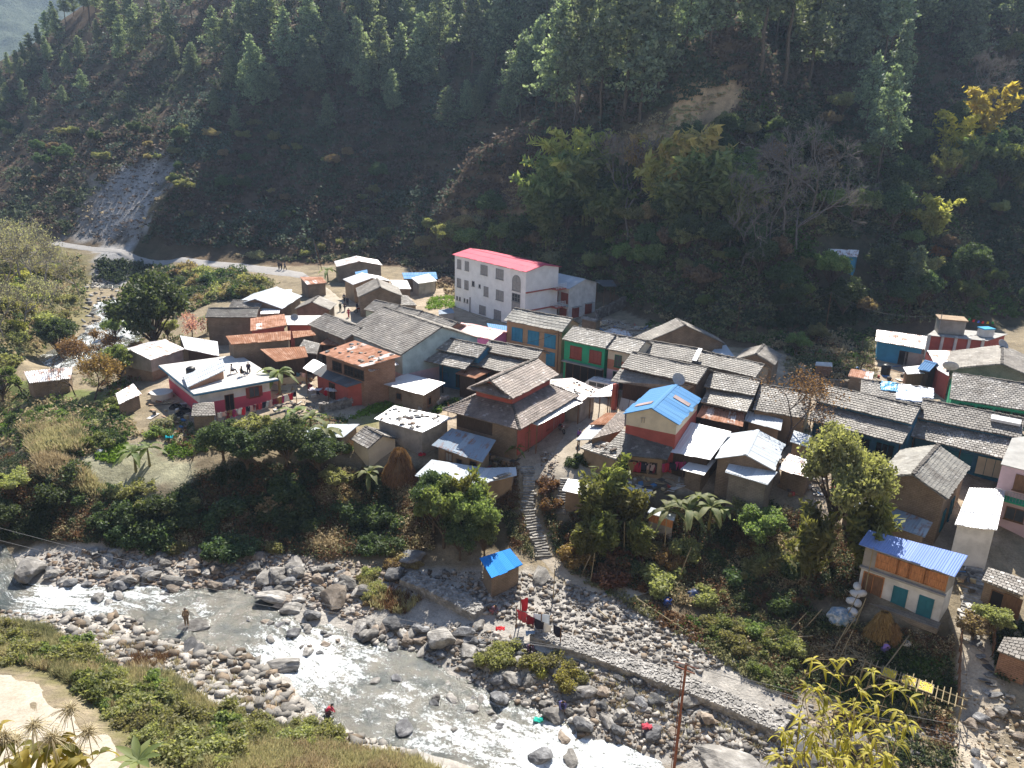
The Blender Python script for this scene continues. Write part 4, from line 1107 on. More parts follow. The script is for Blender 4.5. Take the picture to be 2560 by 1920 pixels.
mb = MB(); cover('tin', [Vector((L0.x - .4, L0.y - .2, 3.52)), Vector((L1.x + .2, L1.y - .3, 4.28)), Vector((L2.x + .2, L2.y + .2, 4.28)), Vector((L3.x - .4, L3.y + .2, 3.52))], (.8, 1.5), mb); mb.build("stair_roof", TIN_G, st)
for px_ in ((445,925),(640,936),(668,940),(590,950),(520,925)):
    p_ = h.L(P(*px_, h.o.z + 3.15)); mb = MB()
    for k in range(3): mb.bar((p_.x + k * .12, p_.y, 3.1), (p_.x + k * .12 + .03, p_.y, 3.7), .015, 0, 4)
    mb.build("rebar", STEEL, h.root)
h = shed("hut", "tiny brick hut with mossy slates in front of the flat roofed house", [(478,1042),(539,1039),(535,1006),(482,1010)], 1.9, 12, 'slate', SLATE, ((9, STONE),), .2, cat='hut')
h = shed("hut", "small shed with half slate half tin roof left of the flat roofed house", [(297,1010),(354,985),(333,959),(289,984)], 1.8, 14, 'tin', TIN_WR, ((9, STONE),), .2, cat='hut')
h = gable("house", "low board walled house with patched tin gable behind the dry trees", (376,900), (462,872), (372,862), (446,839), 2.9, 14, 'tin', TIN_WR, ((1.2, STONE), (9, GREYW)), .2, .2)
h = shed("shed", "white painted tin lean-to with blue end wall beside the dry trees", [(333,903),(377,897),(372,868),(325,876)], 2.3, 6, 'tin', TIN_W, ((9, BLUEF),), .15)
h = shed("shed", "sunlit tin roof with slanting edge left of the long rusty roof", [(462,872),(548,890),(544,854),(450,839)], 2.8, 3, 'tin', TIN_W, ((9, DARKW),), .3)
h = shed("shed", "long tin roofed shed among dry trees at the far left", [(74,958),(177,946),(182,917),(58,929)], 2.2, 12, 'tin', TIN_WR, ((9, STONE),), .3)
# rust roofed row
h = shed("house", "long stone house under an orange rusty tin roof", [(578,861),(727,849),(727,827),(564,840)], 4.6, 10, 'tin', TIN_R, ((9, STONE),), .3, cat='house')
h = shed("lean_to", "short rusty tin annexe at the right end of the long rusty roof", [(733,845),(790,838),(785,825),(730,828)], 3.8, 8, 'tin', TIN_R, ((9, STONE),), .25)
h = shed("house", "timber hut with orange rusty roof behind the banana plant", [(689,904),(770,892),(762,866),(650,873)], 3.4, 10, 'tin', TIN_R, ((1.0, CREAM), (9, DARKW)), .35, cat='hut')
h = shed("lean_to", "weathered red brown tin roof above the rust roofed brick house", [(797,862),(862,864),(880,850),(822,842)], 3.3, 8, 'tin', TIN_R, ((9, DARKW),), .3)
h = shed("lean_to", "patchy slate and tin lean-to left of the brick house", [(740,880),(792,886),(800,860),(760,850)], 3.0, 14, 'slate', SLATE_L, ((9, DARKW),), .3)
h = gable("house", "dark stone house with long slate roof at the left edge of the village", (513,794), (641,794), (516,766), (646,775), 4.2, 24, 'slate', SLATE_D, ((9, STONE),), .3, .2)
h = gable("house", "weathered slate roof peeping over the dark stone house", (570,772), (648,775), (615,752), (640,754), 3.4, 24, 'slate', SLATE, ((9, STONE),), .3, .2)
h = shed("house", "red walled house with a rust and grey striped tin roof", [(626,827),(717,813),(711,785),(626,796)], 3.6, 6, 'tin', TIN_RM, ((9, REDW),), .3, cat='house')
h = shed("house", "flat pale concrete roof over a dark red wall", [(718,812),(774,812),(823,788),(712,789)], 3.4, 1, 'flat', CONC_L, ((9, REDW),), .3, cat='house')
h = shed("shed", "square white tin roof beside the long slate roof", [(643,785),(698,783),(706,756),(645,759)], 3.0, 5, 'tin', TIN_W, ((9, STONE),), .3)
h = gable("house", "long ridge of grey blue and rusty tin beside the street", (705,772), (755,740), (730,741), (790,718), 3.2, 18, 'tin', TIN_G, ((9, STONE),), .25, .25, run=4.2)
h = gable("house", "stone house with slate gable facing the river beside the street", (825,776), (841,760), (781,766), (784,740), 3.2, 24, 'slate', SLATE, ((9, STONE),), .3, .3)
h = shed("hut", "small brick hut with rust patched tin by the street bend", [(768,712),(817,707),(806,692),(749,692)], 2.5, 8, 'tin', TIN_RM, ((9, STONE),), .2, cat='hut')
h = shed("hut", "low white tin roof beside a green patch", [(690,737),(728,734),(730,724),(690,725)], 1.7, 5, 'tin', TIN_W, ((9, DARKW),), .2, cat='hut')
# right of the street, towards the hill
h = gable("house", "stone house with slate gable below the blue and white tin house", (1006,741), (995,718), (960,730), (948,707), 3.3, 24, 'slate', SLATE, ((9, STONE),), .3, .3, run=3.6)
h = shed("lean_to", "pale slate lean-to at the right side of the stone gable house", [(1003,763),(1042,764),(1020,740),(1002,738)], 2.4, 12, 'slate', SLATE_L, ((9, STONE),), .2)
h = gable("house", "plank house with half blue half white tin roof near the hill", (978,703), (950,690), (918,696), (905,677), 3.2, 14, 'tin', TIN_W, ((9, MUD),), .3, .3, run=3.6)
h = shed("lean_to", "blue tin slope on the left of the white tin house", [(895,699),(920,692),(918,674),(887,680)], 2.9, 8, 'tin', TIN_B, ((9, MUD),), .2)
h = gable("house", "topmost house by the road with rust and white tin roof", (956,663), (945,650), (886,672), (884,648), 3.0, 12, 'tin', TIN_WR, ((9, STONE_G),), .25, .3, run=4.4)
h = shed("hut", "wooden hut with white tin roof below the blue sheeted hut", [(1046,709),(1092,702),(1072,684),(1028,695)], 2.3, 6, 'tin', TIN_W, ((9, GREYW),), .2, cat='hut')
h = shed("hut", "hut under a long light blue sheet beside the log pile", [(1010,697),(1094,697),(1090,680),(1005,682)], 2.4, 5, 'tin', TIN_B, ((9, STONE),), .3, cat='hut')
h = shed("hut", "white tin hut between the slate gable and the wooden hut", [(987,722),(1028,722),(1018,701),(975,700)], 2.3, 5, 'tin', TIN_W, ((9, STONE),), .2, cat='hut')
h = gable("house", "pale green house with slate roof and three dark windows along the street", (909,774), (973,789), (942,751), (1000,765), 3.6, 25, 'slate', SLATE, ((9, paint("pale_green_paint", (.40, .46, .36), .2)),), .3, .15)
for t_ in (.3, .55, .8): win(h, 'F', t_, 1.4, 1.1, 1.2, GREEN_D, BLACK, (2, 1))
h = gable("house", "white house with two bright blue windows and slate roof", (973,789), (1031,802), (1001,765), (1059,781), 3.6, 25, 'slate', SLATE, ((9, WHITE_D),), .3, .15)
for t_ in (.3, .72): win(h, 'F', t_, 1.3, 1.4, 1.2, BLUEF, BLUEF, (3, 2))
h = gable("house", "unplastered brick house with slate roof between the white and pink houses", (1029,803), (1113,831), (1055,781), (1151,808), 4.0, 25, 'slate', SLATE, ((9, BRICKS),), .3, .2)
h = gable("house", "pink house with faded red and white tin roof", (1126,826), (1233,850), (1157,808), (1255,829.5), 3.7, 14, 'tin', TIN_PW, ((9, PINKW),), .3, .3)
for t_ in (.3, .75): win(h, 'F', t_, 1.2, 2.0, 1.0, DARKW, GLASS, (3, 1))
h = shed("house", "low blue tin roof between the tall white and pink houses", [(1225,830),(1268,831),(1268,815),(1217,808)], 3.0, 6, 'tin', TIN_B, ((9, STONE),), .3, cat='hut')
h = shed("hut", "dark blue covered water tank shed in front of the tall white building", [(1097,786),(1136,782),(1130,769),(1096,776)], 1.3, 3, 'flat', TIN_BG, ((9, CONC),), .1, cat='hut')
# behind the back row, right
h = gable("hut", "tiny hut with pale slates behind the green house", (1451,797), (1490,806), (1463,791), (1504,800), 2.4, 22, 'slate', SLATE_L, ((9, STONE),), .2, .2, cat='hut')
h = gable("house", "slate gable house behind the back row nearest the tall white building", (1814,860), (1790,842), (1722,860), (1778,834), 3.2, 24, 'slate', SLATE, ((9, STONE),), .3, .3)
h = gable("house", "slate gable house behind the back row nearest the fields", (1936,914), (1955,888), (1884,891), (1914,859), 3.2, 24, 'slate', SLATE, ((9, STONE),), .3, .3)
h = shed("lean_to", "grey tin lean-to between the two slate gable houses", [(1772,888),(1838,894),(1815,862),(1790,868)], 2.3, 8, 'tin', TIN_G, ((9, STONE),), .2)
h = shed("hut", "low roof of white sheets on the rubble behind the green house", [(1605,846),(1680,858),(1668,836),(1622,830)], 2.0, 8, 'tin', TIN_WR, ((9, STONE),), .2, cat='hut')
h = shed("hut", "flat stack of pale sheets beside the rubble wall", [(1502,832),(1585,846),(1570,828),(1530,820)], 1.6, 5, 'tin', TIN_WR, ((9, STONE),), .3, cat='hut')
h = shed("hut", "square brick water tank with a white cover in the fields", [(2038,913),(2082,917),(2080,906),(2040,904)], 1.9, 2, 'flat', CONC_L, ((9, BRICKS),), .12, cat='hut')
h = shed("shed", "sheet metal hut with bright blue wall at the foot of the forest", [(2188,852),(2312,873),(2318,841),(2192,824)], 2.9, 10, 'tin', TIN_WR, ((9, BLUEF),), .4)
win(h, 'F', .62, 0, 1.1, 2.0, DARKW, BLACK, (1, 1), name='door'); win(h, 'F', .86, .1, 2.2, 1.9, GREYW, GREYW, (3, 1))
# unfinished concrete house
h = shed("house", "unfinished concrete frame house with rooms and water tank on its roof", [(2318,838),(2468,852),(2520,835),(2345,818)], 3.6, 0.5, 'flat', CONC, ((9, REDW),), .5, cat='house')
HK = h
for k in range(5):
    mb = MB(); mb.box((.4 + (h.W - .8) * k / 4, .35, 1.4), (.35, .35, 4.6)); mb.build("column", CONC_L, h.root)
q0 = h.L(P(2345, 834, h.o.z + 3.7)); mb = MB(); mb.box((q0.x + 1.7, q0.y + 1.6, 4.7), (3.4, 2.6, 2.0)); rm = mb.build("roof_room", GREYW, h.root)
mb = MB(); mb.box((q0.x + 1.7, q0.y + 1.6, 5.78), (3.8, 3.0, .16)); mb.build("room_roof", MUD, rm)
mb = MB(); mb.bar((q0.x, q0.y, 3.6), (q0.x, q0.y, 6.6), .05); mb.build("mast", STEEL, h.root)
h = gable("house", "large brown slate gable house at the right edge below the unfinished concrete house", (2376,878), (2365,924), (2505,847), (2505,919), 3.4, 17, 'slate', SLATE, ((9, STONE_G),), .3, .5)
h = shed("lean_to", "white corrugated lean-to beside the large brown slate gable", [(2345,925),(2372,940),(2376,876),(2318,876)], 3.2, 5, 'tin', TIN_WR, ((9, REDW),), .3)
h = gable("house", "long pale speckled slate roof over green window band", (2374,997), (2575,1029), (2383,934), (2575,960), 4.3, 24, 'slate', SLATE_L, ((9, GREENW),), .4, .2)
for t_ in (.22, .46, .7, .92): win(h, 'F', t_, 2.2, 1.5, 1.6, GREEN_D, BLACK, (2, 1))
h = gable("shed", "small shed with white roof and deep blue tin side", (2355,920), (2325,912), (2328,932), (2318,916), 2.6, 30, 'tin', TIN_B, ((9, DARKW),), .2, .2, run=1.6)
h = shed("shed", "white sheet roof over a heap of dry corn", [(2268,935),(2326,932),(2318,912),(2258,918)], 2.3, 5, 'tin', TIN_W, ((9, BROWNW),), .2)
h = gable("house", "slate roof half covered with blue and white tarpaulins", (2150,990), (2330,1015), (2165,950), (2345,975), 4.4, 22, 'slate', SLATE_L, ((9, STONE),), .3, .2)
HTP = h
h = gable("house", "two tier slate house with teal blue ground floor left of the alley", (2033,1001), (2280,1061), (2076,969), (2313,1018), 5.0, 25, 'slate', SLATE, ((9, BLUEW),), .4, .25)
skirt(h, (2018,1048), (2256,1111), 3.5, 4.6, 'slate', SLATE)
for t_ in (.3, .55, .8): win(h, 'F', t_, .4, 1.8, 1.7, TEALW, BLACK, (3, 1))
h = gable("house", "two tier slate house with speckled lower eave at the right edge", (2293,1045), (2553,1097), (2332,1004), (2575,1049), 5.0, 25, 'slate', SLATE, ((9, BLUEW),), .4, .25)
HQ = h
skirt(h, (2277,1091), (2537,1154), 3.5, 4.6, 'slate', SLATE_L)
for t_ in (.28, .5): win(h, 'F', t_, .3, 2.0, 1.8, TEALW, TEALW, (3, 2))
win(h, 'F', .8, .2, 2.4, 2.0, TEALW, CREAM, (3, 1))
mb = MB(); zz = h.ze + 1.7 * math.tan(RAD(25)); mb.box((h.W * .83, 1.6, zz + .28), (2.6, .9, .3), 0, 0, (RAD(12), 0)); mb.build("skylight_box", WHITEF, h.roof)
h = gable("house", "brown stone house with slate gable and stone capped ridge", (2367,1250), (2425,1169), (2280,1194), (2348,1105), 4.2, 25, 'slate', SHINGLE, ((9, STONE),), .3, .4)
win(h, 'F', .22, .2, 1.0, 2.0, TEALW, TEALW, (3, 1), name='door'); win(h, 'F', .6, .2, 1.4, 2.0, TEALW, TEALW, (3, 1))
h = shed("lean_to", "long grey tin lean-to against the brown stone house", [(2100,1270),(2312,1343),(2332,1306),(2150,1238)], 2.4, 9, 'tin', TIN_BG, ((9, STONE),), .3)
h = shed("lean_to", "sunlit white tin roof between the leafy tree and the stone house", [(2122,1170),(2190,1196),(2215,1170),(2140,1140)], 2.4, 6, 'tin', TIN_W, ((9, ORANGE),), .25)
h = shed("lean_to", "narrow slate strip roof with torn blue edge behind the leafy tree", [(2100,1165),(2120,1172),(2140,1140),(2072,1096)], 2.4, 8, 'slate', SLATE_L, ((9, TEALW),), .2)
# white house with blue corrugated roof, bottom right
h = shed("house", "white house with pale blue corrugated roof and orange wooden windows", [(2147,1360),(2388,1441),(2420,1389),(2172,1325)], 4.6, 13, 'tin', TIN_BW, ((2.55, WHITE_D), (9, GREYW)), .45, cat='house')
h2 = h
mb = MB(); a, d, o_, L_ = side(h, 'F'); p_ = a + d * L_ / 2
mb.box((p_.x, p_.y - .12, 2.5), (L_ + .2, .35, .16)); mb.build("ledge", CONC, h.root)
for t_, w_ in ((.30, 1.75), (.49, 1.1), (.66, 1.55), (.86, 1.65)): win(h, 'F', t_, 2.85, w_, 1.3, ORANGEW, ORANGEW, (1, 2), sill=False)
door(h, 'F', .17, 1.6, 2.1, BROWNW, ORANGEW); door(h, 'F', .51, 1.05, 1.75, TEALW, TEALW); door(h, 'F', .82, 1.05, 1.75, TEALW, TEALW)
mb = MB(); mb.box((p_.x, p_.y - .55, -.25), (L_ + .4, 1.1, .5)); mb.build("plinth", STONE_G, h.root)
h = shed("tower", "tall blank white plastered block with white tin roof", [(2387,1311),(2492,1325),(2515,1223),(2424,1219)], 4.0, 3, 'tin', TIN_W, ((9, WHITE_D),), .3, cat='building')
h = shed("house", "pale pink house with green floor band cut by the right edge", [(2502,1160),(2620,1190),(2640,1080),(2530,1095)], 6.2, 2, 'flat', CONC, ((2.9, PINK_L), (3.3, GREENW), (9, PINK_L)), .1, cat='house')
win(h, 'F', .55, 1.1, 1.5, 1.2, BROWNW, GLASS, (2, 1)); win(h, 'F', .55, 4.1, 1.3, 1.5, BROWNW, BROWNW, (2, 1))
mb = MB(); a, d, o_, L_ = side(h, 'F'); mb.box((h.x0 + L_ / 2, h.y0 - .45, 3.1), (L_, .9, .14)); bal = mb.build("balcony", GREENW, h.root)
mb = MB()
for k in range(14): mb.bar((h.x0 + .05 + k * L_ / 14, h.y0 - .85, 3.15), (h.x0 + .05 + k * L_ / 14, h.y0 - .85, 4.1), .02, 0, 4)
mb.bar((h.x0, h.y0 - .85, 4.1), (h.x1, h.y0 - .85, 4.1), .03, 0, 4); mb.build("railing", STEEL, bal)
h = shed("hut", "small hut with bright speckled slates at the right edge beside the steps", [(2454,1451),(2557,1492),(2570,1450),(2470,1419)], 2.2, 12, 'slate', SLATE_L, ((9, STONE),), .2, cat='hut')
win(h, 'F', .42, .1, .9, 1.6, BROWNW, BLACK, (1, 1), name='door'); win(h, 'F', .85, .1, 1.2, 1.7, BROWNW, BROWNW, (4, 1))
h = shed("hut", "brick hut with dark slate roof in the bottom right corner", [(2492,1627),(2580,1660),(2590,1600),(2509,1595)], 2.2, 12, 'slate', SLATE, ((9, BRICKS),), .2, cat='hut')
# by the river and on the bank
h = shed("hut", "stone hut with a vivid blue tin roof beside the river", [(1228,1444),(1307,1411),(1275,1371),(1199,1395)], 2.3, 10, 'tin', TIN_BB, ((9, STONE),), .25, cat='hut')
h = shed("outhouse", "little outhouse with ragged tin roof on the bamboo bank", [(1618,1282),(1685,1302),(1690,1286),(1628,1268)], 2.2, 14, 'tin', TIN_G, ((1.3, GREYW), (9, ORANGEW)), .15, cat='outhouse')
h = shed("shed", "low flat roof of white sheets beside the second flight of steps", [(1405,1226),(1615,1268),(1632,1225),(1420,1197)], 2.3, 3, 'tin', TIN_W, ((9, MUD),), .3)
h = shed("hut", "lone hut with pale tin roof and blue front on the wooded slope", [(2071,640),(2144,642),(2148,625),(2071,622)], 2.4, 26, 'tin', TIN_WR, ((9, BLUEF),), .2, cat='hut')
h = shed("lean_to", "rust streaked white tin lean-to in the littered gap below the brown leaved tree", [(1946,1172),(2020,1194),(2044,1158),(1972,1134)], 2.3, 8, 'tin', TIN_WR, ((9, STONE),), .25)
h = shed("hut", "low grey tin hut at the back of the littered gap", [(1975,1104),(2022,1118),(2030,1090),(1985,1076)], 2.2, 8, 'tin', TIN_G, ((9, MUD),), .2, cat='hut')
h = shed("hut", "small rusty tin hut beside the tall black tank in the fields", [(2120,940),(2180,950),(2186,930),(2128,922)], 1.9, 8, 'tin', TIN_RM, ((9, STONE),), .2, cat='hut')
# ------------------------------------------------------------------ plant shapes (each made once, then copied)
def rquads(C, size, rs, asp=1.6, droop=0.0, up=0.0):
    """one leaf quad per centre, random facing"""
    n = len(C); size = np.broadcast_to(size, n)
    a = rs.normal(size=(n, 3)); a[:, 2] = a[:, 2] * (1 - abs(droop) * .5) - droop; a /= np.linalg.norm(a, axis=1)[:, None]
    b = rs.normal(size=(n, 3)); b[:, 2] += up; b = np.cross(a, b); b /= np.linalg.norm(b, axis=1)[:, None] + 1e-9
    a = a * (size * asp * .5)[:, None]; b = b * (size * .5)[:, None]
    V = np.stack([C - a, C + b, C + a, C - b], 1).reshape(-1, 3)
    return V, np.arange(n * 4).reshape(n, 4)
def foliage(name, C, size, rs, mat, asp=1.6, droop=0.0, v=None, up=0.0):
    V, F = rquads(C, size, rs, asp, droop, up)
    return mesh_np(name, V, F, rs.random(len(C)) if v is None else v), mat
class Proto:
    def __init__(s, name, parts):
        """parts: [(part name, mesh, material)]; a single part becomes the thing itself"""
        s.name, s.parts = name, parts
        for _, me, m in parts: me.materials.append(m)
    def place(s, p, rz, sc, name=None):
        sc = sc if isinstance(sc, (tuple, list)) else (sc,) * 3
        if len(s.parts) == 1:
            r = bpy.data.objects.new(name or s.name, s.parts[0][1]); COL.objects.link(r)
        else:
            r = bpy.data.objects.new(name or s.name, None); COL.objects.link(r)
            for pn, me, _ in s.parts:
                c = bpy.data.objects.new(pn, me); COL.objects.link(c); c.parent = r
        r.location = [float(t_) for t_ in p]; r.rotation_euler = (0, 0, rz); r.scale = sc
        return r
def tubes(segs, n=5):
    """segs: (a, b, ra, rb) -> mesh arrays"""
    V, F = [], []
    for a, b, ra, rb in segs:
        a, b = np.array(a, float), np.array(b, float); z = b - a; L = np.linalg.norm(z)
        if L < 1e-6: continue
        z /= L; x = np.cross(z, (0, 0, 1.0) if abs(z[2]) < .9 else (1.0, 0, 0)); x /= np.linalg.norm(x); y = np.cross(z, x)
        i = len(V)
        for c, r in ((a, ra), (b, rb)):
            for k in range(n):
                t_ = 2 * math.pi * k / n; V.append(c + (x * math.cos(t_) + y * math.sin(t_)) * r)
        F += [[i + k, i + (k + 1) % n, i + n + (k + 1) % n, i + n + k] for k in range(n)]
    return np.array(V), np.array(F)
def pine(seed, hgt=15.0, wide=2.6, bare=.28, dens=1.0):
    rs = np.random.default_rng(seed); C, S, segs = [], [], []
    lean = rs.normal(size=2) * .25
    top = np.array([lean[0], lean[1], hgt]); prev = np.zeros(3)
    for k in range(1, 9):
        q = top * (k / 8) + np.array([*rs.normal(size=2) * .08, 0]); segs.append((prev, q, .24 * (1 - (k - 1) / 8.5), .24 * (1 - k / 8.5))); prev = q
    z = hgt * bare
    while z < hgt * .985:
        f = (z - hgt * bare) / (hgt * (1 - bare)); R_ = wide * (1 - f) ** .75 * (.75 + .5 * rs.random()) * (.55 + .9 * min(f * 3, .5)) + .25
        for k in range(rs.integers(4, 7)):
            t_ = rs.uniform(0, 2 * math.pi); L = R_ * rs.uniform(.55, 1.15); rise = L * rs.uniform(-.10, .42)
            o_ = np.array([lean[0] * z / hgt, lean[1] * z / hgt, z]); e_ = o_ + np.array([math.cos(t_) * L, math.sin(t_) * L, rise])
            segs.append((o_, e_, .045, .015))
            m = max(3, int(L * 9 * dens))
            w = rs.random(m) ** .6
            q = o_[None] * (1 - w)[:, None] + e_[None] * w[:, None] + rs.normal(size=(m, 3)) * np.array([.16, .16, .11])[None] * (1 + .4 * L)
            q[:, 2] += .12 * w
            C.append(q); S.append(rs.uniform(.2, .42, m))
        z += rs.uniform(.45, .8) * (1 - .35 * f)
    C = np.concatenate(C); S = np.concatenate(S)
    fo, _ = foliage("crown", C, S, rs, None, 1.9, -.35)
    tv, tf = tubes(segs, 5)
    return fo, mesh_np("trunk", tv, tf)
def broad(seed, R_=3.0, hgt=5.0, trunk=2.0, n=11000, leafs=.18, lobes=34, spread=1.0, droop=.2):
    rs = np.random.default_rng(seed); C = []
    segs = [((0, 0, -.3), (rs.normal() * .1, rs.normal() * .1, trunk), .22 * R_ / 3, .16 * R_ / 3)]
    for k in range(lobes):
        d = rs.normal(size=3); d[2] = abs(d[2]) * .9 - .15; d /= np.linalg.norm(d)
        rr = rs.uniform(.3, 1.0); c = np.array([d[0] * R_ * spread * rr, d[1] * R_ * spread * rr, trunk + (hgt - trunk) * (.38 + .5 * d[2] * rr + .1 * rs.random())])
        lr = R_ * rs.uniform(.13, .38); m = int(n / lobes * rs.uniform(.6, 1.4))
        q = rs.normal(size=(m, 3)); q /= np.linalg.norm(q, axis=1)[:, None]; q *= (rs.random(m) ** .45)[:, None] * lr; q[:, 2] *= .75
        C.append(q * (1 + .3 * rs.normal(size=(m, 1)) * .5) + c)
        segs.append(((0, 0, trunk * rs.uniform(.6, 1)), c, .09 * R_ / 3, .02))
    C = np.concatenate(C); C = C[C[:, 2] > .1]
    fo, _ = foliage("crown", C, rs.uniform(leafs * .6, leafs * 1.35, len(C)), rs, None, 1.7, droop)
    tv, tf = tubes(segs, 5)
    return fo, mesh_np("trunk", tv, tf)
def shrub(seed, n=4200, leafs=.075, flat=.75, lobes=9):
    rs = np.random.default_rng(seed); C = []
    for k in range(lobes):
        t_ = rs.uniform(0, 2 * math.pi); r = rs.uniform(.1, .75); c = np.array([math.cos(t_) * r, math.sin(t_) * r, rs.uniform(.15, .75) * flat * (1.1 - r * .6)])
        m = n // lobes; q = rs.normal(size=(m, 3)); q /= np.linalg.norm(q, axis=1)[:, None]; q *= (rs.random(m) ** .5)[:, None] * rs.uniform(.16, .42) * rs.uniform(.7, 1.25, (m, 1))
        C.append(q + c)
    C = np.concatenate(C); C[:, 2] = np.abs(C[:, 2])
    st = []
    for k in range(8):
        t_ = rs.uniform(0, 6.28); st.append(((0, 0, -.1), (math.cos(t_) * .6, math.sin(t_) * .6, rs.uniform(.4, .9)), .02, .008))
    return foliage("foliage", C, rs.uniform(leafs * .6, leafs * 1.4, len(C)), rs, None, 1.7, .1)[0]
def bamboo(seed, n=26, hgt=8.0, leaves=60, out=3.2, leafs=.34, arch=1.0):
    rs = np.random.default_rng(seed); C, segs = [], []
    for k in range(n):
        t_ = rs.uniform(0, 6.28); h_ = hgt * rs.uniform(.6, 1.1); o_ = out * rs.uniform(.25, 1.1)
        b = np.array([math.cos(t_ + 1) * rs.uniform(0, .9), math.sin(t_ + 1) * rs.uniform(0, .9), 0]); pr = b
        for j in range(1, 11):
            f = j / 10; x = o_ * f ** 2.3; z = h_ * (f - .26 * arch * f ** 4)
            q = b + np.array([math.cos(t_) * x, math.sin(t_) * x, z]) + rs.normal(size=3) * .03
            segs.append((pr, q, .05 * (1.05 - f), .05 * (1.0 - f * .95)))
            if f > .3:
                m = int(leaves / 7 * (.4 + f)); w = rs.random(m)
                C.append(pr[None] * (1 - w)[:, None] + q[None] * w[:, None] + rs.normal(size=(m, 3)) * .34 * (1.15 - .55 * f) - np.array([0, 0, .12]))
            pr = q
    C = np.concatenate(C)
    fo, _ = foliage("crown", C, rs.uniform(leafs * .5, leafs * 1.2, len(C)), rs, None, 3.2, .5)
    tv, tf = tubes(segs, 4)
    return fo, mesh_np("trunk", tv, tf)
def bare(seed, hgt=8.0, spread=.55, depth=5, leaves=0, leafs=.12, twig=.012, r0=.2):
    rs = np.random.default_rng(seed); segs, tips = [], []
    def grow(p, d, L, r, lev):
        q = p
        for k in range(3):
            d = d + rs.normal(size=3) * .10; d /= np.linalg.norm(d)
            e_ = q + d * L / 3; segs.append((q, e_, max(twig, r * (1 - .1 * k)), max(twig, r * (.9 - .1 * k)))); q = e_
        if lev == 0: tips.append(q); return
        for k in range(rs.integers(2, 4) + (1 if lev < 3 else 0)):
            nd = d + rs.normal(size=3) * spread; nd[2] += .12; nd /= np.linalg.norm(nd)
            grow(q, nd, L * rs.uniform(.6, .85), r * .62, lev - 1)
            if lev <= 3 and k == 0: tips.append(q)
    grow(np.array([0, 0, -.2]), np.array([rs.normal() * .08, rs.normal() * .08, 1.0]), hgt * .30, r0, depth)
    tv, tf = tubes(segs, 4)
    tr = mesh_np("trunk", tv, tf)
    if not leaves: return None, tr
    T = np.array(tips); C = np.repeat(T, leaves, 0) + rs.normal(size=(len(T) * leaves, 3)) * .3
    return foliage("crown", C, rs.uniform(leafs * .6, leafs * 1.4, len(C)), rs, None, 1.6, .2)[0], tr
def blade(V, F, pts, w, normal_up, fold=.25):
    """a long leaf along pts with widths w, folded along its midrib"""
    i = len(V); n = len(pts)
    for k, p in enumerate(pts):
        d = pts[min(k + 1, n - 1)] - pts[max(k - 1, 0)]; s_ = np.cross(d, normal_up); s_ /= np.linalg.norm(s_) + 1e-9
        u_ = np.cross(s_, d); u_ /= np.linalg.norm(u_) + 1e-9
        V += [p - s_ * w[k] + u_ * w[k] * fold, p, p + s_ * w[k] + u_ * w[k] * fold]
    for k in range(n - 1):
        a = i + 3 * k; F += [[a, a + 1, a + 4, a + 3], [a + 1, a + 2, a + 5, a + 4]]
def banana(seed, n=9, hgt=3.0, L=2.1):
    rs = np.random.default_rng(seed); V, F = [], []
    for k in range(n):
        t_ = k * 2.4 + rs.normal() * .3; up = rs.uniform(.25, 1.1); LL = L * rs.uniform(.75, 1.1); pts_ = []
        for j in range(9):
            f = j / 8; x = LL * (f * math.cos(up) + .25 * f * f); z = LL * (f * math.sin(up) * 1.1 - (.75 + .3 * (1 - up)) * f * f)
            pts_.append(np.array([math.cos(t_) * x, math.sin(t_) * x, hgt * .8 + z]))
        w_ = [.03, .17, .26, .30, .30, .28, .23, .15, .02]
        w_ = [q * rs.uniform(.8, 1.15) for q in w_]
        blade(V, F, pts_, w_, np.array([0, 0, 1.0]), .22)
    tv, tf = tubes([((0, 0, -.2), (.02, .04, hgt * .82), .16, .08)], 8)
    return mesh_np("crown", np.array(V), np.array(F), rs.random(len(F))), mesh_np("trunk", tv, tf)
G_PINE = leaf("pine_needles", (.10, .135, .10), (.29, .34, .235), .48)
G_DARK = leaf("dark_leaves", (.042, .07, .034), (.125, .165, .075), .42)
G_MID = leaf("green_leaves", (.11, .155, .055), (.27, .31, .13), .52)
G_OLIVE = leaf("olive_leaves", (.17, .175, .08), (.36, .345, .18), .52)
G_YELL = leaf("yellow_green_leaves", (.26, .26, .07), (.50, .47, .18), .55)
G_GOLD = leaf("golden_leaves", (.33, .26, .05), (.55, .45, .10), .55)
G_ORNG = leaf("orange_leaves", (.30, .12, .04), (.42, .22, .09), .45)
G_DRY = leaf("dry_leaves", (.21, .15, .09), (.38, .29, .18), .45)
G_BRWN = leaf("brown_leaves", (.15, .085, .045), (.30, .175, .085), .4)
G_PINK = leaf("pink_blossom", (.42, .20, .24), (.60, .34, .38), .4)
G_PALE = leaf("pale_grey_leaves", (.20, .19, .12), (.36, .33, .24), .45)
G_BAN = leaf("banana_leaves", (.10, .14, .04), (.24, .25, .10), .5)
G_LIME = leaf("fresh_green_leaves", (.10, .19, .02), (.21, .32, .05), .5)
BARK, BARKG, CULM = bark("brown_bark", (.12, .09, .065)), bark("grey_bark", (.27, .24, .21)), bark("bamboo_culm", (.22, .22, .09))
BARKD = bark("dark_bark", (.10, .075, .06))
PINES = []
for k, (hh, ww, bb) in enumerate(((15, 3.6, .18), (17, 3.4, .30), (13, 3.9, .12), (19, 4.0, .36), (15, 4.4, .22))):
    a, b = pine(40 + k, hh, ww, bb, 1.5); PINES.append(Proto("pine_tree", [("crown", a, G_PINE), ("trunk", b, BARK)]))
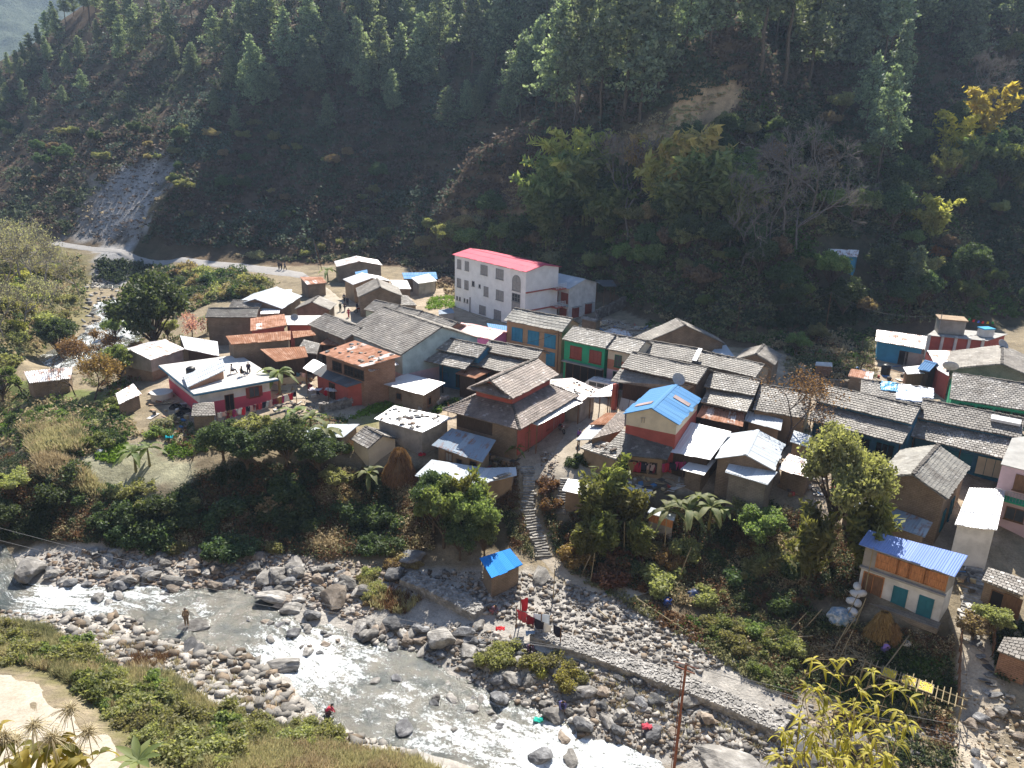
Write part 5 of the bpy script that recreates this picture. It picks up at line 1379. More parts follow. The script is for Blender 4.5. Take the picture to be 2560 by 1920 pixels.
def mk(nm, fn, mat, bk=BARK): 
    a, b = fn; return Proto(nm, ([("crown", a, mat)] if a else []) + [("trunk", b, bk)])
T_DARK = [mk("leafy_tree", broad(60 + k, 3.0, 6.5, 2.0), G_DARK) for k in range(2)]
T_MID = [mk("leafy_tree", broad(70 + k, 2.6, 6.0, 1.9), G_MID) for k in range(2)]
T_OLIVE = [mk("leafy_tree", broad(75 + k, 2.4, 5.0, 1.6, 8000), G_OLIVE) for k in range(2)]
T_DRY = [mk("leafy_tree", broad(80 + k, 2.0, 4.4, 1.5, 6000, .17), G_DRY) for k in range(2)]
T_BAM = [mk("bamboo_clump", bamboo(90 + k), G_MID, CULM) for k in range(2)]
T_BAMY = [mk("bamboo_clump", bamboo(94 + k, 22, 9.0, 60, 3.6), G_YELL, CULM) for k in range(2)]
T_BAMG = [mk("bamboo_clump", bamboo(97, 9, 10.0, 80, 4.2, .36, 1.1), G_GOLD, CULM)]
T_BAMO = [mk("bamboo_clump", bamboo(98, 18, 7.5, 60, 2.6), leaf("amber_leaves", (.30, .24, .09), (.52, .38, .18), .55), CULM)]
T_BAMT = [mk("bamboo_clump", bamboo(99 + k, 24, 6.5, 70, 1.7, .26, .6), leaf("thin_bamboo_leaves", (.12, .13, .04), (.24, .24, .09), .5), CULM) for k in range(2)]
T_BARE = [mk("bare_tree", bare(110 + k, 9, .48, 6, 0, r0=.12, twig=.013), None, bark("dull_bark", (.20, .175, .155))) for k in range(3)]
T_BARED = [mk("bare_tree", bare(116 + k, 7, .6, 5, 0, r0=.13, twig=.016), None, BARKD) for k in range(2)]
T_POPLAR = [mk("wispy_tree", bare(120 + k, 9, .42, 5, 4, .11, twig=.022, r0=.14), G_PALE, BARKG) for k in range(3)]
T_BROWN = [mk("brown_leaved_tree", bare(126 + k, 6, .6, 5, 7, .17, twig=.014, r0=.12), G_BRWN, BARKD) for k in range(2)]
T_PINK = [mk("blossom_tree", bare(130, 5, .6, 5, 5, .16, twig=.014, r0=.11), G_PINK, BARKD)]
T_BAN = [mk("banana_plant", banana(134 + k, 8 + k), G_BAN, bark("banana_stem", (.22, .20, .09))) for k in range(3)]
def sh(seed, mat, **kw): return Proto("shrub", [("foliage", shrub(seed, **kw), mat)])
S_DARK = [sh(140 + k, G_DARK) for k in range(3)]
S_MID = [sh(144 + k, G_MID) for k in range(3)]
S_OLIVE = [sh(148 + k, G_OLIVE) for k in range(3)]
S_DRY = [sh(152 + k, G_DRY) for k in range(2)]
S_LIME = [sh(155 + k, G_LIME, n=2600, leafs=.1) for k in range(2)]
S_PALE = [sh(158 + k, G_PALE) for k in range(2)]
S_BRWN = [sh(160, G_BRWN), sh(161, G_BRWN)]
S_ORNG = [sh(162, G_ORNG)]
S_YELL = [sh(163, G_YELL), sh(164, G_YELL)]

MARKS = [(1235,720,"the tall white building"),(1460,730,"the white two storey building"),(330,480,"the grey landslide"),(300,625,"the hill road"),(500,690,"the road bend"),(90,100,"the distant mountain"),(1800,270,"the dry grass spur"),(2105,640,"the lone hut on the slope"),
 (2400,850,"the unfinished concrete house"),(2250,860,"the blue walled tin hut"),(560,960,"the flat roofed house"),(640,850,"the long rusty roof"),(380,760,"the large dark riverside tree"),(900,740,"the village street"),(1200,1000,"the tiered brown house"),
 (1640,1060,"the blue roofed house"),(1260,1410,"the blue roofed river hut"),(1345,1290,"the stone stairs"),(1870,1130,"the grey gable roof"),(2100,1130,"the big leafy tree"),(2270,1450,"the white house with orange windows"),(2300,1680,"the drying rack"),(1640,1290,"the little outhouse"),
 (2440,1650,"the right hand path"),(1560,1650,"the stone walkway"),(480,1590,"the person on the slab rock"),(800,1650,"the white rapids"),(200,1780,"the near road"),(820,1790,"the person in red"),(310,1190,"the terrace field"),(120,1180,"the left terrace edge"),(860,1080,"the pale tin hut"),(1700,1800,"the rusty pole"),
 (1320,1550,"the red washing by the river"),(60,1450,"the white water at the left edge"),(1500,1320,"the bamboo bank"),(1000,1250,"the bamboo thicket"),(650,1250,"the dark river bank"),(60,950,"the tin shed on the left"),(2470,1230,"the blank white block"),(2060,850,"the fields"),
 (1450,350,"the golden bamboo"),(2500,300,"the right edge of the forest"),(1250,150,"the tall pines"),(800,150,"the upper left pines"),(1900,100,"the two tall pine crowns"),(700,450,"the brown hillside"),(1050,560,"the spur foot"),(1700,560,"the leafless trees"),(2300,480,"the shady slope")]
def auto(o, words, u, v, cat, grp):
    """label later: words + where it stands from the nearest landmark"""
    best = min(MARKS, key=lambda m: (m[0] - u) ** 2 + ((m[1] - v) * 1.2) ** 2)
    du, dv = u - best[0], v - best[1]
    if abs(du) > abs(dv) * 1.4: rel = "left of" if du < 0 else "right of"
    else: rel = "above" if dv < 0 else "below"
    if math.hypot(du, dv) < 45: rel = "right by"
    o['category'] = cat; o['group'] = grp
    AUTO.append((o, words, f"{rel} {best[2]}", u, grp))
ORD = "leftmost second third fourth fifth sixth seventh eighth ninth tenth eleventh twelfth thirteenth fourteenth fifteenth sixteenth seventeenth eighteenth nineteenth twentieth".split()
def finish_labels():
    d = {}
    for r in AUTO: d.setdefault((r[1], r[2]), []).append(r)
    for (w_, rel), lst in d.items():
        lst.sort(key=lambda r: r[3])
        for k, r in enumerate(lst):
            if len(lst) == 1: r[0]['label'] = f"{w_} {rel}"
            elif k == 0: r[0]['label'] = f"leftmost {w_} {rel}"
            elif k == len(lst) - 1: r[0]['label'] = f"rightmost {w_} {rel}"
            elif k < 20: r[0]['label'] = f"{ORD[k]} from left {w_} {rel}"
            else: r[0]['label'] = f"{w_} {rel}, {k + 1 - 20} past the twentieth"
def plant(kinds, u, v, size, words, cat, grp, ref=1.0, sink=0.0, sxy=1.0):
    """stand a plant of a given height in metres (size) with its foot at photo pixel u, v"""
    p = G(u, v)
    if np.isnan(p[0]): return None
    pr = random.choice(kinds); s_ = size / ref
    o = pr.place((p[0], p[1], p[2] - sink), random.uniform(0, 6.28), (s_ * sxy * random.uniform(.9, 1.1), s_ * sxy * random.uniform(.9, 1.1), s_))
    auto(o, words, u, v, cat, grp)
    return o
CLEAR = [np.array(q_, float) for q_ in ([(1850,205),(1855,262),(1745,355),(1600,405),(1420,460),(1190,558),(1150,550),(1400,415),(1640,280)], [(2035,600),(2185,600),(2185,730),(2035,730)], [(1296,1155),(1352,1155),(1352,1260),(1368,1320),(1392,1390),(1420,1430),(1345,1430),(1318,1325),(1298,1260)], [(1385,1180),(1425,1180),(1425,1310),(1385,1310)], [(90,585),(300,606),(480,628),(640,648),(720,652),(800,690),(860,725),(895,810),(800,812),(780,745),(700,712),(620,694),(450,676),(300,652),(90,630)], [(2400,1400),(2475,1400),(2480,1600),(2500,1740),(2440,1740),(2395,1590)])]
def inside(px, n, seed, clear=True):
    rs = np.random.default_rng(seed); px = np.array(px, float); out = []
    lo, hi = px.min(0), px.max(0)
    while len(out) < n:
        q = rs.uniform(lo, hi, (n * 2, 2)); m = inpoly(q[:, 0], q[:, 1], px)
        if clear:
            for c_ in CLEAR: m &= ~inpoly(q[:, 0], q[:, 1], c_)
        out += list(q[m])
    return np.array(out[:n])

# ---- the hillside: pines
PIN = [  # foot u, v, height
 (1390,300,19),(1440,310,20),(1500,320,17),(1560,300,22),(1600,305,19),(1640,262,16),(1340,280,17),(1300,300,16),(1900,200,22),(1960,215,24),(2020,215,22),(2230,290,13),(2190,470,14),(2160,330,12),(2270,780,9),(2200,200,17),(2130,180,16),
 (900,240,16),(950,250,17),(1000,240,15),(860,210,15),(1060,230,16),(1100,210,15),(820,330,10),(790,250,13),(680,300,10),(640,280,9),(610,250,9),(590,330,7),(540,300,7),(720,190,14),(780,160,15),(1180,190,16),(1240,170,17),
 (280,100,13),(225,62,15),(150,110,10),(120,160,8),(90,190,8),(60,215,8),(250,130,8),(200,150,8),(300,150,8),(170,190,7),(120,230,7),(60,260,7),(210,240,7),(185,40,8),(165,62,9),(140,90,8),(120,105,9),(100,128,7),(80,150,9),(62,165,7),(45,185,8),(25,200,7),(5,225,8),(210,25,9),(240,30,10),(160,270,6),(90,290,6),(20,260,7),(380,110,9),(330,70,10),(10,300,6)]
for u, v, hh in PIN: plant(PINES, u, v, hh * (1.22 if hh > 11 else 1.1), "tall blue green pine" if hh > 11 else "small sunlit pine", 'pine tree', "pines on the hillside", 15.0, .3)
for u, v in inside([(560,-60),(2620,-60),(2620,150),(2300,210),(1900,140),(1750,120),(1320,200),(1180,130),(700,150)], 120, 3): plant(PINES, u, v, random.uniform(14, 24), "dark upper slope pine", 'pine tree', "pines on the hillside", 15.0, .3)
for u, v in inside([(230,40),(640,30),(760,160),(1250,210),(1300,330),(900,330),(560,240),(260,140)], 42, 4): plant(PINES, u, v, random.uniform(8, 15), "slender shaded pine", 'pine tree', "pines on the hillside", 15.0, .3)
for u, v in inside([(0,330),(420,330),(640,300),(1000,400),(900,560),(480,560),(420,420),(240,430),(120,520)], 46, 8):
    k = random.choice((("scrubby dark hill tree", T_DARK), ("scrubby pale hill tree", T_OLIVE), ("scrubby brown hill tree", T_DRY))); plant(k[1], u, v, random.uniform(2.5, 5), k[0], 'tree', "scrub trees on the brown hillside", 5.5, .4)
# ---- bamboo, leafy and leafless trees at the foot of the hill
for u, v, hh, kd, wd in ((1390,560,11,T_BAM,"arching dark green bamboo clump"),(1470,560,12,T_BAM,"arching dark green bamboo clump"),(1420,520,11,T_BAMY,"tall yellow green bamboo clump"),(1340,560,9,T_BAM,"arching dark green bamboo clump"),(1370,620,8,T_BAM,"arching dark green bamboo clump"),(1520,600,8,T_BAM,"arching dark green bamboo clump"),
 (1700,530,11,T_BAMO,"amber tinted bamboo clump"),(1740,500,11,T_BAMO,"amber tinted bamboo clump"),(1640,540,10,T_BAMY,"tall yellow green bamboo clump"),(1760,560,10,T_BAM,"arching dark green bamboo clump"),(1840,600,8,T_BAM,"arching dark green bamboo clump"),(1620,480,9,T_BAMO,"amber tinted bamboo clump"),(1690,590,9,T_BAM,"arching dark green bamboo clump"),
 (2360,420,9,T_BAMG,"golden plume bamboo clump"),(2450,400,12,T_BAMG,"golden plume bamboo clump"),(2400,450,9,T_BAM,"arching dark green bamboo clump"),(2480,470,9,T_BAM,"arching dark green bamboo clump"),(2550,480,10,T_BAM,"arching dark green bamboo clump"),(2350,470,7,T_BAMY,"tall yellow green bamboo clump"),(2330,610,8,T_BAMY,"tall yellow green bamboo clump")):
    plant(kd, u, v, hh * (1.5 if u < 1900 else 1.2), wd, 'bamboo', "bamboo on the hillside", 8.0, .2)
for u, v, hh in ((1570,600,13),(1540,560,12),(1960,590,13),(2020,560,14),(1990,640,12),(1920,620,11),(1850,680,10),(1820,640,10),(2100,545,9),(2420,300,11),(2450,320,10),(1430,330,9),(1400,320,8)):
    plant(T_BARE, u, v, hh * 1.35, "grey leafless hillside tree", 'tree', "leafless trees on the hillside", 8.5, .2)
for u, v, hh, kd, wd in ((2060,420,6,T_DRY,"dry brown small tree"),(2130,560,7,T_OLIVE,"olive leaved small tree"),(2010,690,4,T_OLIVE,"olive leaved small tree"),(1160,600,7,T_DRY,"dry brown small tree"),(1130,640,9,T_OLIVE,"olive leaved small tree"),(1250,640,7,T_MID,"fresh green small tree"),(1300,640,6,T_DARK,"dark leaved small tree"),(1560,690,6,T_MID,"fresh green small tree"),(1500,690,5,T_OLIVE,"olive leaved small tree"),(1860,460,5,T_MID,"fresh green small tree"),(2520,180,8,T_MID,"fresh green small tree"),(2300,720,7,T_OLIVE,"olive leaved small tree"),(1700,640,6,T_OLIVE,"olive leaved small tree"),(1620,660,6,T_DARK,"dark leaved small tree"),(2360,640,5,T_DRY,"dry brown small tree"),(1070,590,5,T_OLIVE,"olive leaved small tree")):
    plant(kd, u, v, hh, wd, 'tree', "small trees on the hillside", 5.5, .2)
for u, v in inside([(1000,620),(1200,560),(1500,480),(1800,330),(2100,300),(2580,350),(2580,780),(2150,800),(1800,800),(1560,720),(1400,640),(1100,650)], 140, 5):
    k = random.choice((("dark leaved small tree", T_DARK), ("dark leaved small tree", T_DARK), ("olive leaved small tree", T_OLIVE), ("fresh green small tree", T_MID), ("dry brown small tree", T_DRY)))
    plant(k[1], u, v, random.uniform(2.8, 7), k[0], 'tree', "small trees on the hillside", 5.5, .3)
# ---- left side: riverside trees
plant(T_DARK, 385, 862, 13.5, "large dark round crowned tree", 'tree', "riverside trees", 6.3, 2.6, 1.0)
for u, v, hh in ((50,700,14),(90,735,15),(130,770,13),(20,760,14),(-20,720,13),(200,740,9),(60,830,11),(170,700,8),(10,860,10),(120,680,12)):
    plant(T_POPLAR, u, v, hh, "wispy pale grey tree", 'tree', "wispy trees on the left bank", 8.5, .2)
for u, v, hh, kd, wd in ((150,900,6,T_DARK,"dark leaved riverside tree"),(220,930,6,T_BROWN,"russet leaved tree"),(250,905,5.5,T_BROWN,"russet leaved tree"),(290,850,4,T_MID,"green riverside tree"),(480,850,5,T_PINK,"pink blossoming tree"),(235,1000,6.5,T_BROWN,"russet leaved tree"),(300,960,5,T_MID,"green riverside tree"),(130,960,6,T_BARED,"dark leafless tree"),(190,990,5.5,T_BARED,"dark leafless tree"),(60,985,6,T_BARED,"dark leafless tree"),(420,930,4.5,T_BARED,"dark leafless tree"),(520,900,4,T_BARED,"dark leafless tree"),(10,1010,5,T_MID,"green riverside tree"),(330,900,3.5,T_BROWN,"russet leaved tree"),(420,850,4,T_OLIVE,"olive riverside tree"),(620,760,4.5,T_OLIVE,"olive riverside tree"),(20,950,5,T_OLIVE,"olive riverside tree")):
    plant(kd, u, v, hh, wd, 'tree', "riverside trees", {id(T_BROWN): 5.5, id(T_BARED): 6.5, id(T_PINK): 4.8}.get(id(kd), 5.5), .2)
# ---- trees in and below the village
plant([mk("brown_leaved_tree", bare(173, 6, .6, 6, 4, .075, twig=.01, r0=.10), G_BRWN, BARKD)], 1955, 1125, 9.5, "tall brown leaved tree among the slate roofs", 'tree', "village trees", 5.5, .2)
plant([mk("leafy_tree", broad(171, 3.2, 7.5, 2.6, 24000, .14, 30), G_OLIVE)], 2068, 1385, 12.0, "big leafy pale topped tree", 'tree', "village trees", 7.0, .3, .8)
plant(T_BAMT, 2160, 1420, 7.5, "ragged bamboo clump", 'bamboo', "bamboo on the bank", 6.0, .2)
plant(T_BAMT, 2010, 1440, 7, "ragged bamboo clump", 'bamboo', "bamboo on the bank", 6.0, .2)
for u, v, hh in ((1520,1300,6.6),(1480,1330,6.0),(1570,1330,5.6),(1510,1390,5.0),(1600,1400,4.2),(1460,1400,4.0)):
    plant(T_BAMT, u, v, hh, "thin yellow green bamboo clump", 'bamboo', "bamboo on the bank", 6.0, .2)
for u, v, hh, kd in ((1110,1370,7.2,T_MID),(1175,1385,7.0,T_MID),(1195,1340,6.6,T_BAMT),(1140,1330,7.0,T_BAMT),(1085,1330,6,T_DARK),(1210,1395,4.6,T_MID),(1150,1400,5,T_DARK)):
    plant(kd, u, v, hh, "bushy green thicket tree", 'tree', "thicket above the blue hut", 6.0, .3, .8)
for u, v, hh, kd, wd in ((560,1150,4.0,T_DARK,"rounded grey green bush tree"),(640,1130,5.2,T_OLIVE,"rounded grey green bush tree"),(720,1170,5.0,T_DARK,"rounded grey green bush tree"),(800,1190,4.2,T_DARK,"rounded grey green bush tree"),(840,1230,3.6,T_OLIVE,"rounded grey green bush tree"),(620,1180,4.2,T_DARK,"rounded grey green bush tree"),(1860,1330,4,T_OLIVE,"rounded grey green bush tree"),(1900,1380,4.5,T_MID,"rounded grey green bush tree"),(2430,1600,3.2,T_DRY,"yellowing small tree"),(2470,1580,3,T_OLIVE,"yellowing small tree"),(30,1250,4,T_OLIVE,"rounded grey green bush tree"),(20,1330,3,T_DARK,"rounded grey green bush tree"),(2040,860,4,T_OLIVE,"small green field tree"),(1990,890,3.5,T_MID,"small green field tree"),(1500,1290,3,T_MID,"rounded grey green bush tree")):
    plant(kd, u, v, hh, wd, 'tree', "bank bushes", 5.5, .3, 1.1)
for u, v, hh in ((2150,930,5.5),(1380,1270,2.2),(690,1290,3),(480,1150,2.5),(560,1060,2.5)):
    plant(T_BARED, u, v, hh, "bare twiggy tree", 'tree', "twiggy trees", 6.5, .2)
for u, v, hh in ((780,1100,3.2),(700,985,3.6),(740,1090,3.5),(815,1130,3.2),(1665,1330,3.0),(1715,1335,3.3),(1770,1330,3.4),(1740,1300,3.0),(1800,1325,2.8),(1690,1310,2.8),(340,1180,2.8),(375,1165,2.6),(820,705,3.0),(520,830,3),(925,1235,3.0),(1290,1150,1.8)):
    plant(T_BAN, u, v, hh, "ragged banana plant", 'banana plant', "banana plants", 3.0, .1)
plant(S_BRWN, 1372, 1262, 1.3, "reddish dry bush beside the stairs", 'shrub', "shrubs by the stairs", .9, .1)
plant(S_BRWN, 1368, 1222, 1.3, "reddish dry bush beside the stairs", 'shrub', "shrubs by the stairs", .9, .1)
plant(S_DARK, 1450, 1160, 1.3, "dark purple bush at the landing", 'shrub', "shrubs by the stairs", .9, .1)

# ---- ground vegetation nobody could count
PAL = {'hillG': ((.055,.075,.042),(.125,.15,.08)), 'hillB': ((.10,.072,.052),(.18,.13,.095)), 'olive': ((.15,.155,.07),(.31,.30,.15)), 'dry': ((.32,.25,.14),(.54,.44,.27)), 'green': ((.05,.10,.02),(.13,.20,.05)), 'lime': ((.13,.22,.02),(.24,.36,.05)), 'dark': ((.030,.048,.022),(.075,.10,.045)), 'rust': ((.13,.07,.035),(.22,.13,.07)), 'pine': ((.06,.09,.065),(.15,.19,.13)), 'grass': ((.32,.30,.14),(.58,.52,.28))}
def scrub(name, label, regions, seed, cat='undergrowth', grassy=False, mat=None):
    """regions: (photo polygon, clumps, leaves per clump, leaf size m, clump radius m, clump height m, palette weights)"""
    rs = np.random.default_rng(seed); VV, CC = [], []
    for px, n, m, ls, cr, ch, pal in regions:
        q = inside(px, n, rs.integers(1e6), next(iter(pal)) != 'dry'); p = Gn(q[:, 0], q[:, 1]); p = p[~np.isnan(p[:, 0])]; n = len(p)
        keys = list(pal); wts = np.array([pal[k] for k in keys], float); wts /= wts.sum()
        # neighbouring clumps share a palette more often than not
        fld = fbm(p[:, 0] / (cr * 7), p[:, 1] / (cr * 7), int(rs.integers(1000)), 3); rk = np.clip((fld - .28) / .44 + rs.normal(size=n) * .18, 0, .999)
        ki = np.searchsorted(np.cumsum(wts), rk).clip(0, len(keys) - 1)
        c0 = np.array([PAL[k][0] for k in keys])[ki]; c1 = np.array([PAL[k][1] for k in keys])[ki]
        sc = rs.uniform(.55, 1.45, n)
        d = rs.normal(size=(n, m, 3)); d /= np.linalg.norm(d, axis=2)[..., None]; d *= (rs.random((n, m)) ** .5)[..., None]
        C = p[:, None] + d * np.array([cr, cr, ch * .6])[None, None] * sc[:, None, None]; C[..., 2] = np.maximum(C[..., 2], p[:, None, 2] - .1) + ch * .35 * sc[:, None]
        C = C.reshape(-1, 3)
        if grassy:
            r_ = rs.normal(size=(len(C), 3)); r_[:, 2] = np.abs(r_[:, 2]) + 1.6; r_ /= np.linalg.norm(r_, axis=1)[:, None]
            b = np.cross(r_, rs.normal(size=(len(C), 3))); b /= np.linalg.norm(b, axis=1)[:, None]; L = ls * rs.uniform(.6, 1.5, len(C))[:, None]
            V = np.stack([C - b * L * .06, C + b * L * .06, C + r_ * L + b * L * .02, C + r_ * L], 1)
        else:
            V = rquads(C, ls * rs.uniform(.55, 1.4, len(C)), rs, 1.7, .1)[0].reshape(-1, 4, 3)
        t_ = rs.random((n, m, 1)); col = (c0[:, None] * (1 - t_) + c1[:, None] * t_).reshape(-1, 3)
        VV.append(V.reshape(-1, 3)); CC.append(np.repeat(col, 4, 0))
    V = np.concatenate(VV); F = np.arange(len(V)).reshape(-1, 4)
    o = link(name, mesh_np(name, V, F, np.concatenate(CC), 'c'), mat or leafcol("mixed_leaves"))
    return tag(o, label, cat, None, 'stuff')
scrub("hillside_undergrowth", "dense dark scrub and bracken covering the steep hillside", [
    ([(-40,200),(120,120),(300,30),(600,-40),(2620,-40),(2620,300),(2000,330),(1840,230),(1500,420),(1100,560),(1000,640),(360,612),(420,500),(440,420),(415,378),(380,392),(270,450),(215,520),(165,600),(-40,560)], 9500, 24, .40, 1.5, 1.6, {'hillG': 3, 'hillB': 4.5, 'dark': 1.6, 'pine': 1.2}),
    ([(1000,640),(1100,570),(1500,430),(1840,240),(2620,300),(2620,790),(2200,815),(1800,830),(1500,735),(1250,680)], 7000, 24, .30, 1.1, 1.3, {'dark': 3, 'hillG': 4, 'olive': 2.6, 'hillB': 1.6, 'green': .6}),
    ([(1840,215),(1730,310),(1560,390),(1400,460),(1180,560),(1150,530),(1380,420),(1680,270)], 520, 14, .25, .6, .5, {'dry': 4, 'grass': 2}),
    ([(470,640),(700,640),(1000,640),(1200,690),(1140,750),(1000,660),(700,655),(520,640)], 320, 14, .35, .8, .9, {'hillG': 2, 'dry': 1, 'hillB': 2})], 21)
scrub("valley_undergrowth", "rough bushes and weeds on the left bank and around the fields", [
    ([(-40,560),(200,640),(230,720),(190,820),(60,900),(-40,1000)], 900, 16, .30, .8, 1.1, {'olive': 4, 'dry': 2, 'green': 1, 'dark': 1}),
    ([(400,660),(520,655),(640,680),(700,720),(640,740),(520,760),(440,800),(350,720)], 900, 16, .28, .8, 1.2, {'olive': 3, 'green': 1.5, 'dry': 2, 'dark': 1.5}),
    ([(250,620),(470,645),(430,690),(340,690),(300,710),(240,700)], 200, 14, .35, .9, 1.0, {'dark': 3, 'hillG': 2}),
    ([(0,980),(260,1010),(360,1080),(300,1120),(170,1150),(0,1120)], 700, 16, .20, .5, .7, {'olive': 3, 'dry': 2.5, 'green': 2, 'dark': 1}),
    ([(300,790),(420,830),(560,880),(400,900),(300,1000),(200,960),(230,860)], 420, 14, .2, .6, .7, {'olive': 3, 'rust': 1.5, 'green': 1}),
    ([(380,1060),(620,1060),(860,1040),(900,1100),(700,1120),(480,1130),(400,1100)], 420, 14, .16, .45, .6, {'olive': 2, 'green': 1.5, 'rust': 1}),
    ([(375,385),(425,372),(455,400),(350,602),(265,603),(170,600),(215,505),(262,440)], 70, 12, .3, .8, .7, {'dry': 1, 'hillB': 2}),
    ([(1960,900),(2190,880),(2190,945),(2060,965),(1960,950)], 320, 14, .18, .5, .6, {'olive': 3, 'dry': 2, 'rust': 2}),
    ([(1225,1150),(1300,1160),(1320,1320),(1340,1400),(1280,1370),(1250,1260)], 420, 16, .10, .35, .4, {'rust': 3, 'olive': 2, 'dark': 2}),
    ([(1345,1190),(1400,1200),(1410,1330),(1440,1420),(1390,1380),(1360,1300)], 320, 16, .10, .35, .4, {'rust': 3, 'olive': 2, 'dark': 2}),
    ([(1560,760),(1800,830),(2200,830),(2180,900),(2080,960),(1960,880),(1700,820)], 650, 14, .25, .7, .8, {'olive': 3, 'green': 1.5, 'dark': 2, 'dry': 1})], 22)
scrub("bank_undergrowth", "shadowed tangle of bushes and dry creepers on the river bank slope", [
    ([(-20,1120),(120,1160),(240,1240),(420,1250),(500,1190),(600,1160),(900,1180),(1010,1200),(1060,1250),(1080,1380),(800,1400),(600,1370),(300,1360),(0,1350)], 5200, 26, .12, .5, .8, {'dark': 3, 'hillG': 2, 'rust': 3, 'olive': 1.4, 'dry': .9}),
    ([(1300,1240),(1340,1380),(1440,1440),(1600,1480),(1800,1540),(2000,1500),(2140,1500),(2140,1340),(1900,1250),(1640,1290),(1420,1250)], 3400, 24, .11, .45, .7, {'dark': 2.5, 'rust': 3, 'olive': 2, 'hillG': 2, 'dry': 1}),
    ([(1780,1560),(2000,1520),(2120,1560),(2380,1600),(2390,1760),(2200,1800),(2000,1720),(1850,1640)], 1700, 22, .10, .4, .5, {'green': 1, 'dark': 3, 'olive': 2, 'rust': 2.5, 'dry': .6}),
    ([(1450,1450),(1700,1540),(1960,1640),(2000,1760),(1880,1700),(1700,1590)], 600, 16, .15, .4, .5, {'olive': 3, 'green': 1, 'rust': 1.5}),
    ([(2480,1560),(2570,1560),(2570,1700),(2500,1700),(2480,1640)], 200, 14, .15, .4, .5, {'olive': 2, 'dark': 2}),
    ([(2080,1780),(2380,1760),(2390,1920),(2100,1920)], 420, 14, .14, .4, .5, {'rust': 2, 'dry': 1, 'olive': 2, 'dark': 2})], 23)
scrub("garden_greens", "bright green vegetable beds between the houses", [
    ([(240,1110),(310,1090),(320,1130),(290,1160),(240,1150)], 160, 16, .16, .3, .35, {'lime': 3, 'green': 1}),
    ([(870,1050),(1000,1020),(960,1000),(900,1030)], 120, 14, .16, .35, .3, {'lime': 3, 'green': 1}),
    ([(1070,1040),(1130,1020),(1150,1000),(1120,1000)], 90, 14, .16, .35, .35, {'lime': 3, 'green': 1}),
    ([(1060,775),(1135,770),(1135,740),(1080,745)], 140, 14, .2, .4, .45, {'lime': 3, 'green': 1}),
    ([(655,745),(710,745),(710,735),(670,735)], 60, 14, .2, .4, .4, {'lime': 3}),
    ([(0,1010),(200,1030),(210,1060),(0,1070)], 240, 14, .17, .4, .35, {'green': 2, 'lime': 1.5}),
    ([(400,1120),(520,1100),(520,1130),(430,1150)], 120, 14, .15, .35, .4, {'green': 2, 'lime': 1}),
    ([(2250,1640),(2360,1650),(2360,1720),(2250,1690)], 160, 16, .14, .3, .35, {'green': 3}),
    ([(1620,800),(1730,840),(1720,860),(1620,830)], 140, 12, .2, .4, .4, {'green': 2, 'lime': 1})], 24, 'vegetables')
scrub("riverside_grass", "tall olive and straw coloured grass on the near bank", [
    ([(-20,1550),(110,1570),(300,1680),(430,1690),(560,1790),(760,1840),(920,1900),(1000,1940),(500,1940),(400,1860),(260,1760),(130,1680),(-20,1635)], 5200, 26, .42, .30, .25, {'olive': 3, 'grass': 4, 'dry': 2, 'green': .7}),
    ([(500,1880),(800,1870),(1000,1900),(1100,1940),(520,1940)], 1500, 26, .55, .35, .3, {'grass': 3, 'dry': 2}),
    ([(90,1140),(190,1165),(250,1225),(280,1250),(190,1250),(100,1190)], 500, 22, .8, .3, .3, {'dry': 5, 'grass': 2}),
    ([(60,1080),(200,1060),(210,1130),(80,1150)], 420, 22, .9, .35, .3, {'grass': 3, 'dry': 2, 'olive': 2}),
    ([(900,1460),(1050,1500),(1010,1540),(930,1520)], 160, 20, .5, .3, .2, {'grass': 2, 'rust': 1}),
    ([(150,1560),(420,1610),(640,1720),(900,1860),(760,1840),(500,1720),(280,1650)], 150, 16, .3, .3, .2, {'dry': 2, 'grass': 2, 'rust': 1}),
    ([(1450,1640),(1850,1810),(2000,1880),(1700,1860),(1500,1760)], 130, 16, .25, .3, .2, {'dry': 2, 'grass': 2, 'rust': 1}),
    ([(330,1640),(420,1640),(400,1680),(320,1680)], 120, 18, .4, .3, .2, {'dry': 2, 'rust': 2})], 25, 'grass', True)
# ---- single shrubs standing in the grass, on the banks and along the hill foot
def bushes(px, n, seed, kinds, lo, hi, words, grp):
    for u, v in inside(px, n, seed): plant(kinds, u, v, random.uniform(lo, hi), words, 'shrub', grp, .85, .08, 1.15)
bushes([(-10,1580),(120,1600),(240,1660),(200,1690),(60,1660),(-10,1640)], 14, 31, S_OLIVE + S_MID[:1], .8, 1.5, "soft green bush", "bushes on the near bank")
bushes([(200,1720),(330,1690),(560,1800),(640,1900),(480,1910),(330,1840)], 30, 32, S_OLIVE + S_MID[:1], .8, 1.6, "feathery olive bush", "bushes on the near bank")
bushes([(560,1780),(800,1830),(900,1910),(640,1910)], 20, 33, S_OLIVE, .6, 1.3, "low grassy bush", "bushes on the near bank")
bushes([(60,1140),(300,1240),(900,1200),(1000,1250),(1050,1360),(700,1390),(100,1360)], 60, 34, S_DARK + S_DARK + S_DARK[:2] + S_DRY[:1] + S_OLIVE[:1], .8, 2.0, "shadowed bank bush", "bushes on the river bank")  # mostly dark leaved kinds, putting the bank's deep shade into leaf colour
bushes([(1380,1330),(1650,1370),(1900,1380),(2100,1480),(1960,1540),(1700,1500),(1440,1440)], 34, 35, S_DARK + S_OLIVE + S_BRWN, .7, 1.8, "straggly bank bush", "bushes on the river bank")
bushes([(1740,1560),(1960,1550),(2000,1700),(1880,1680)], 22, 36, S_OLIVE + S_MID, .7, 1.5, "pale green bush", "bushes on the river bank")
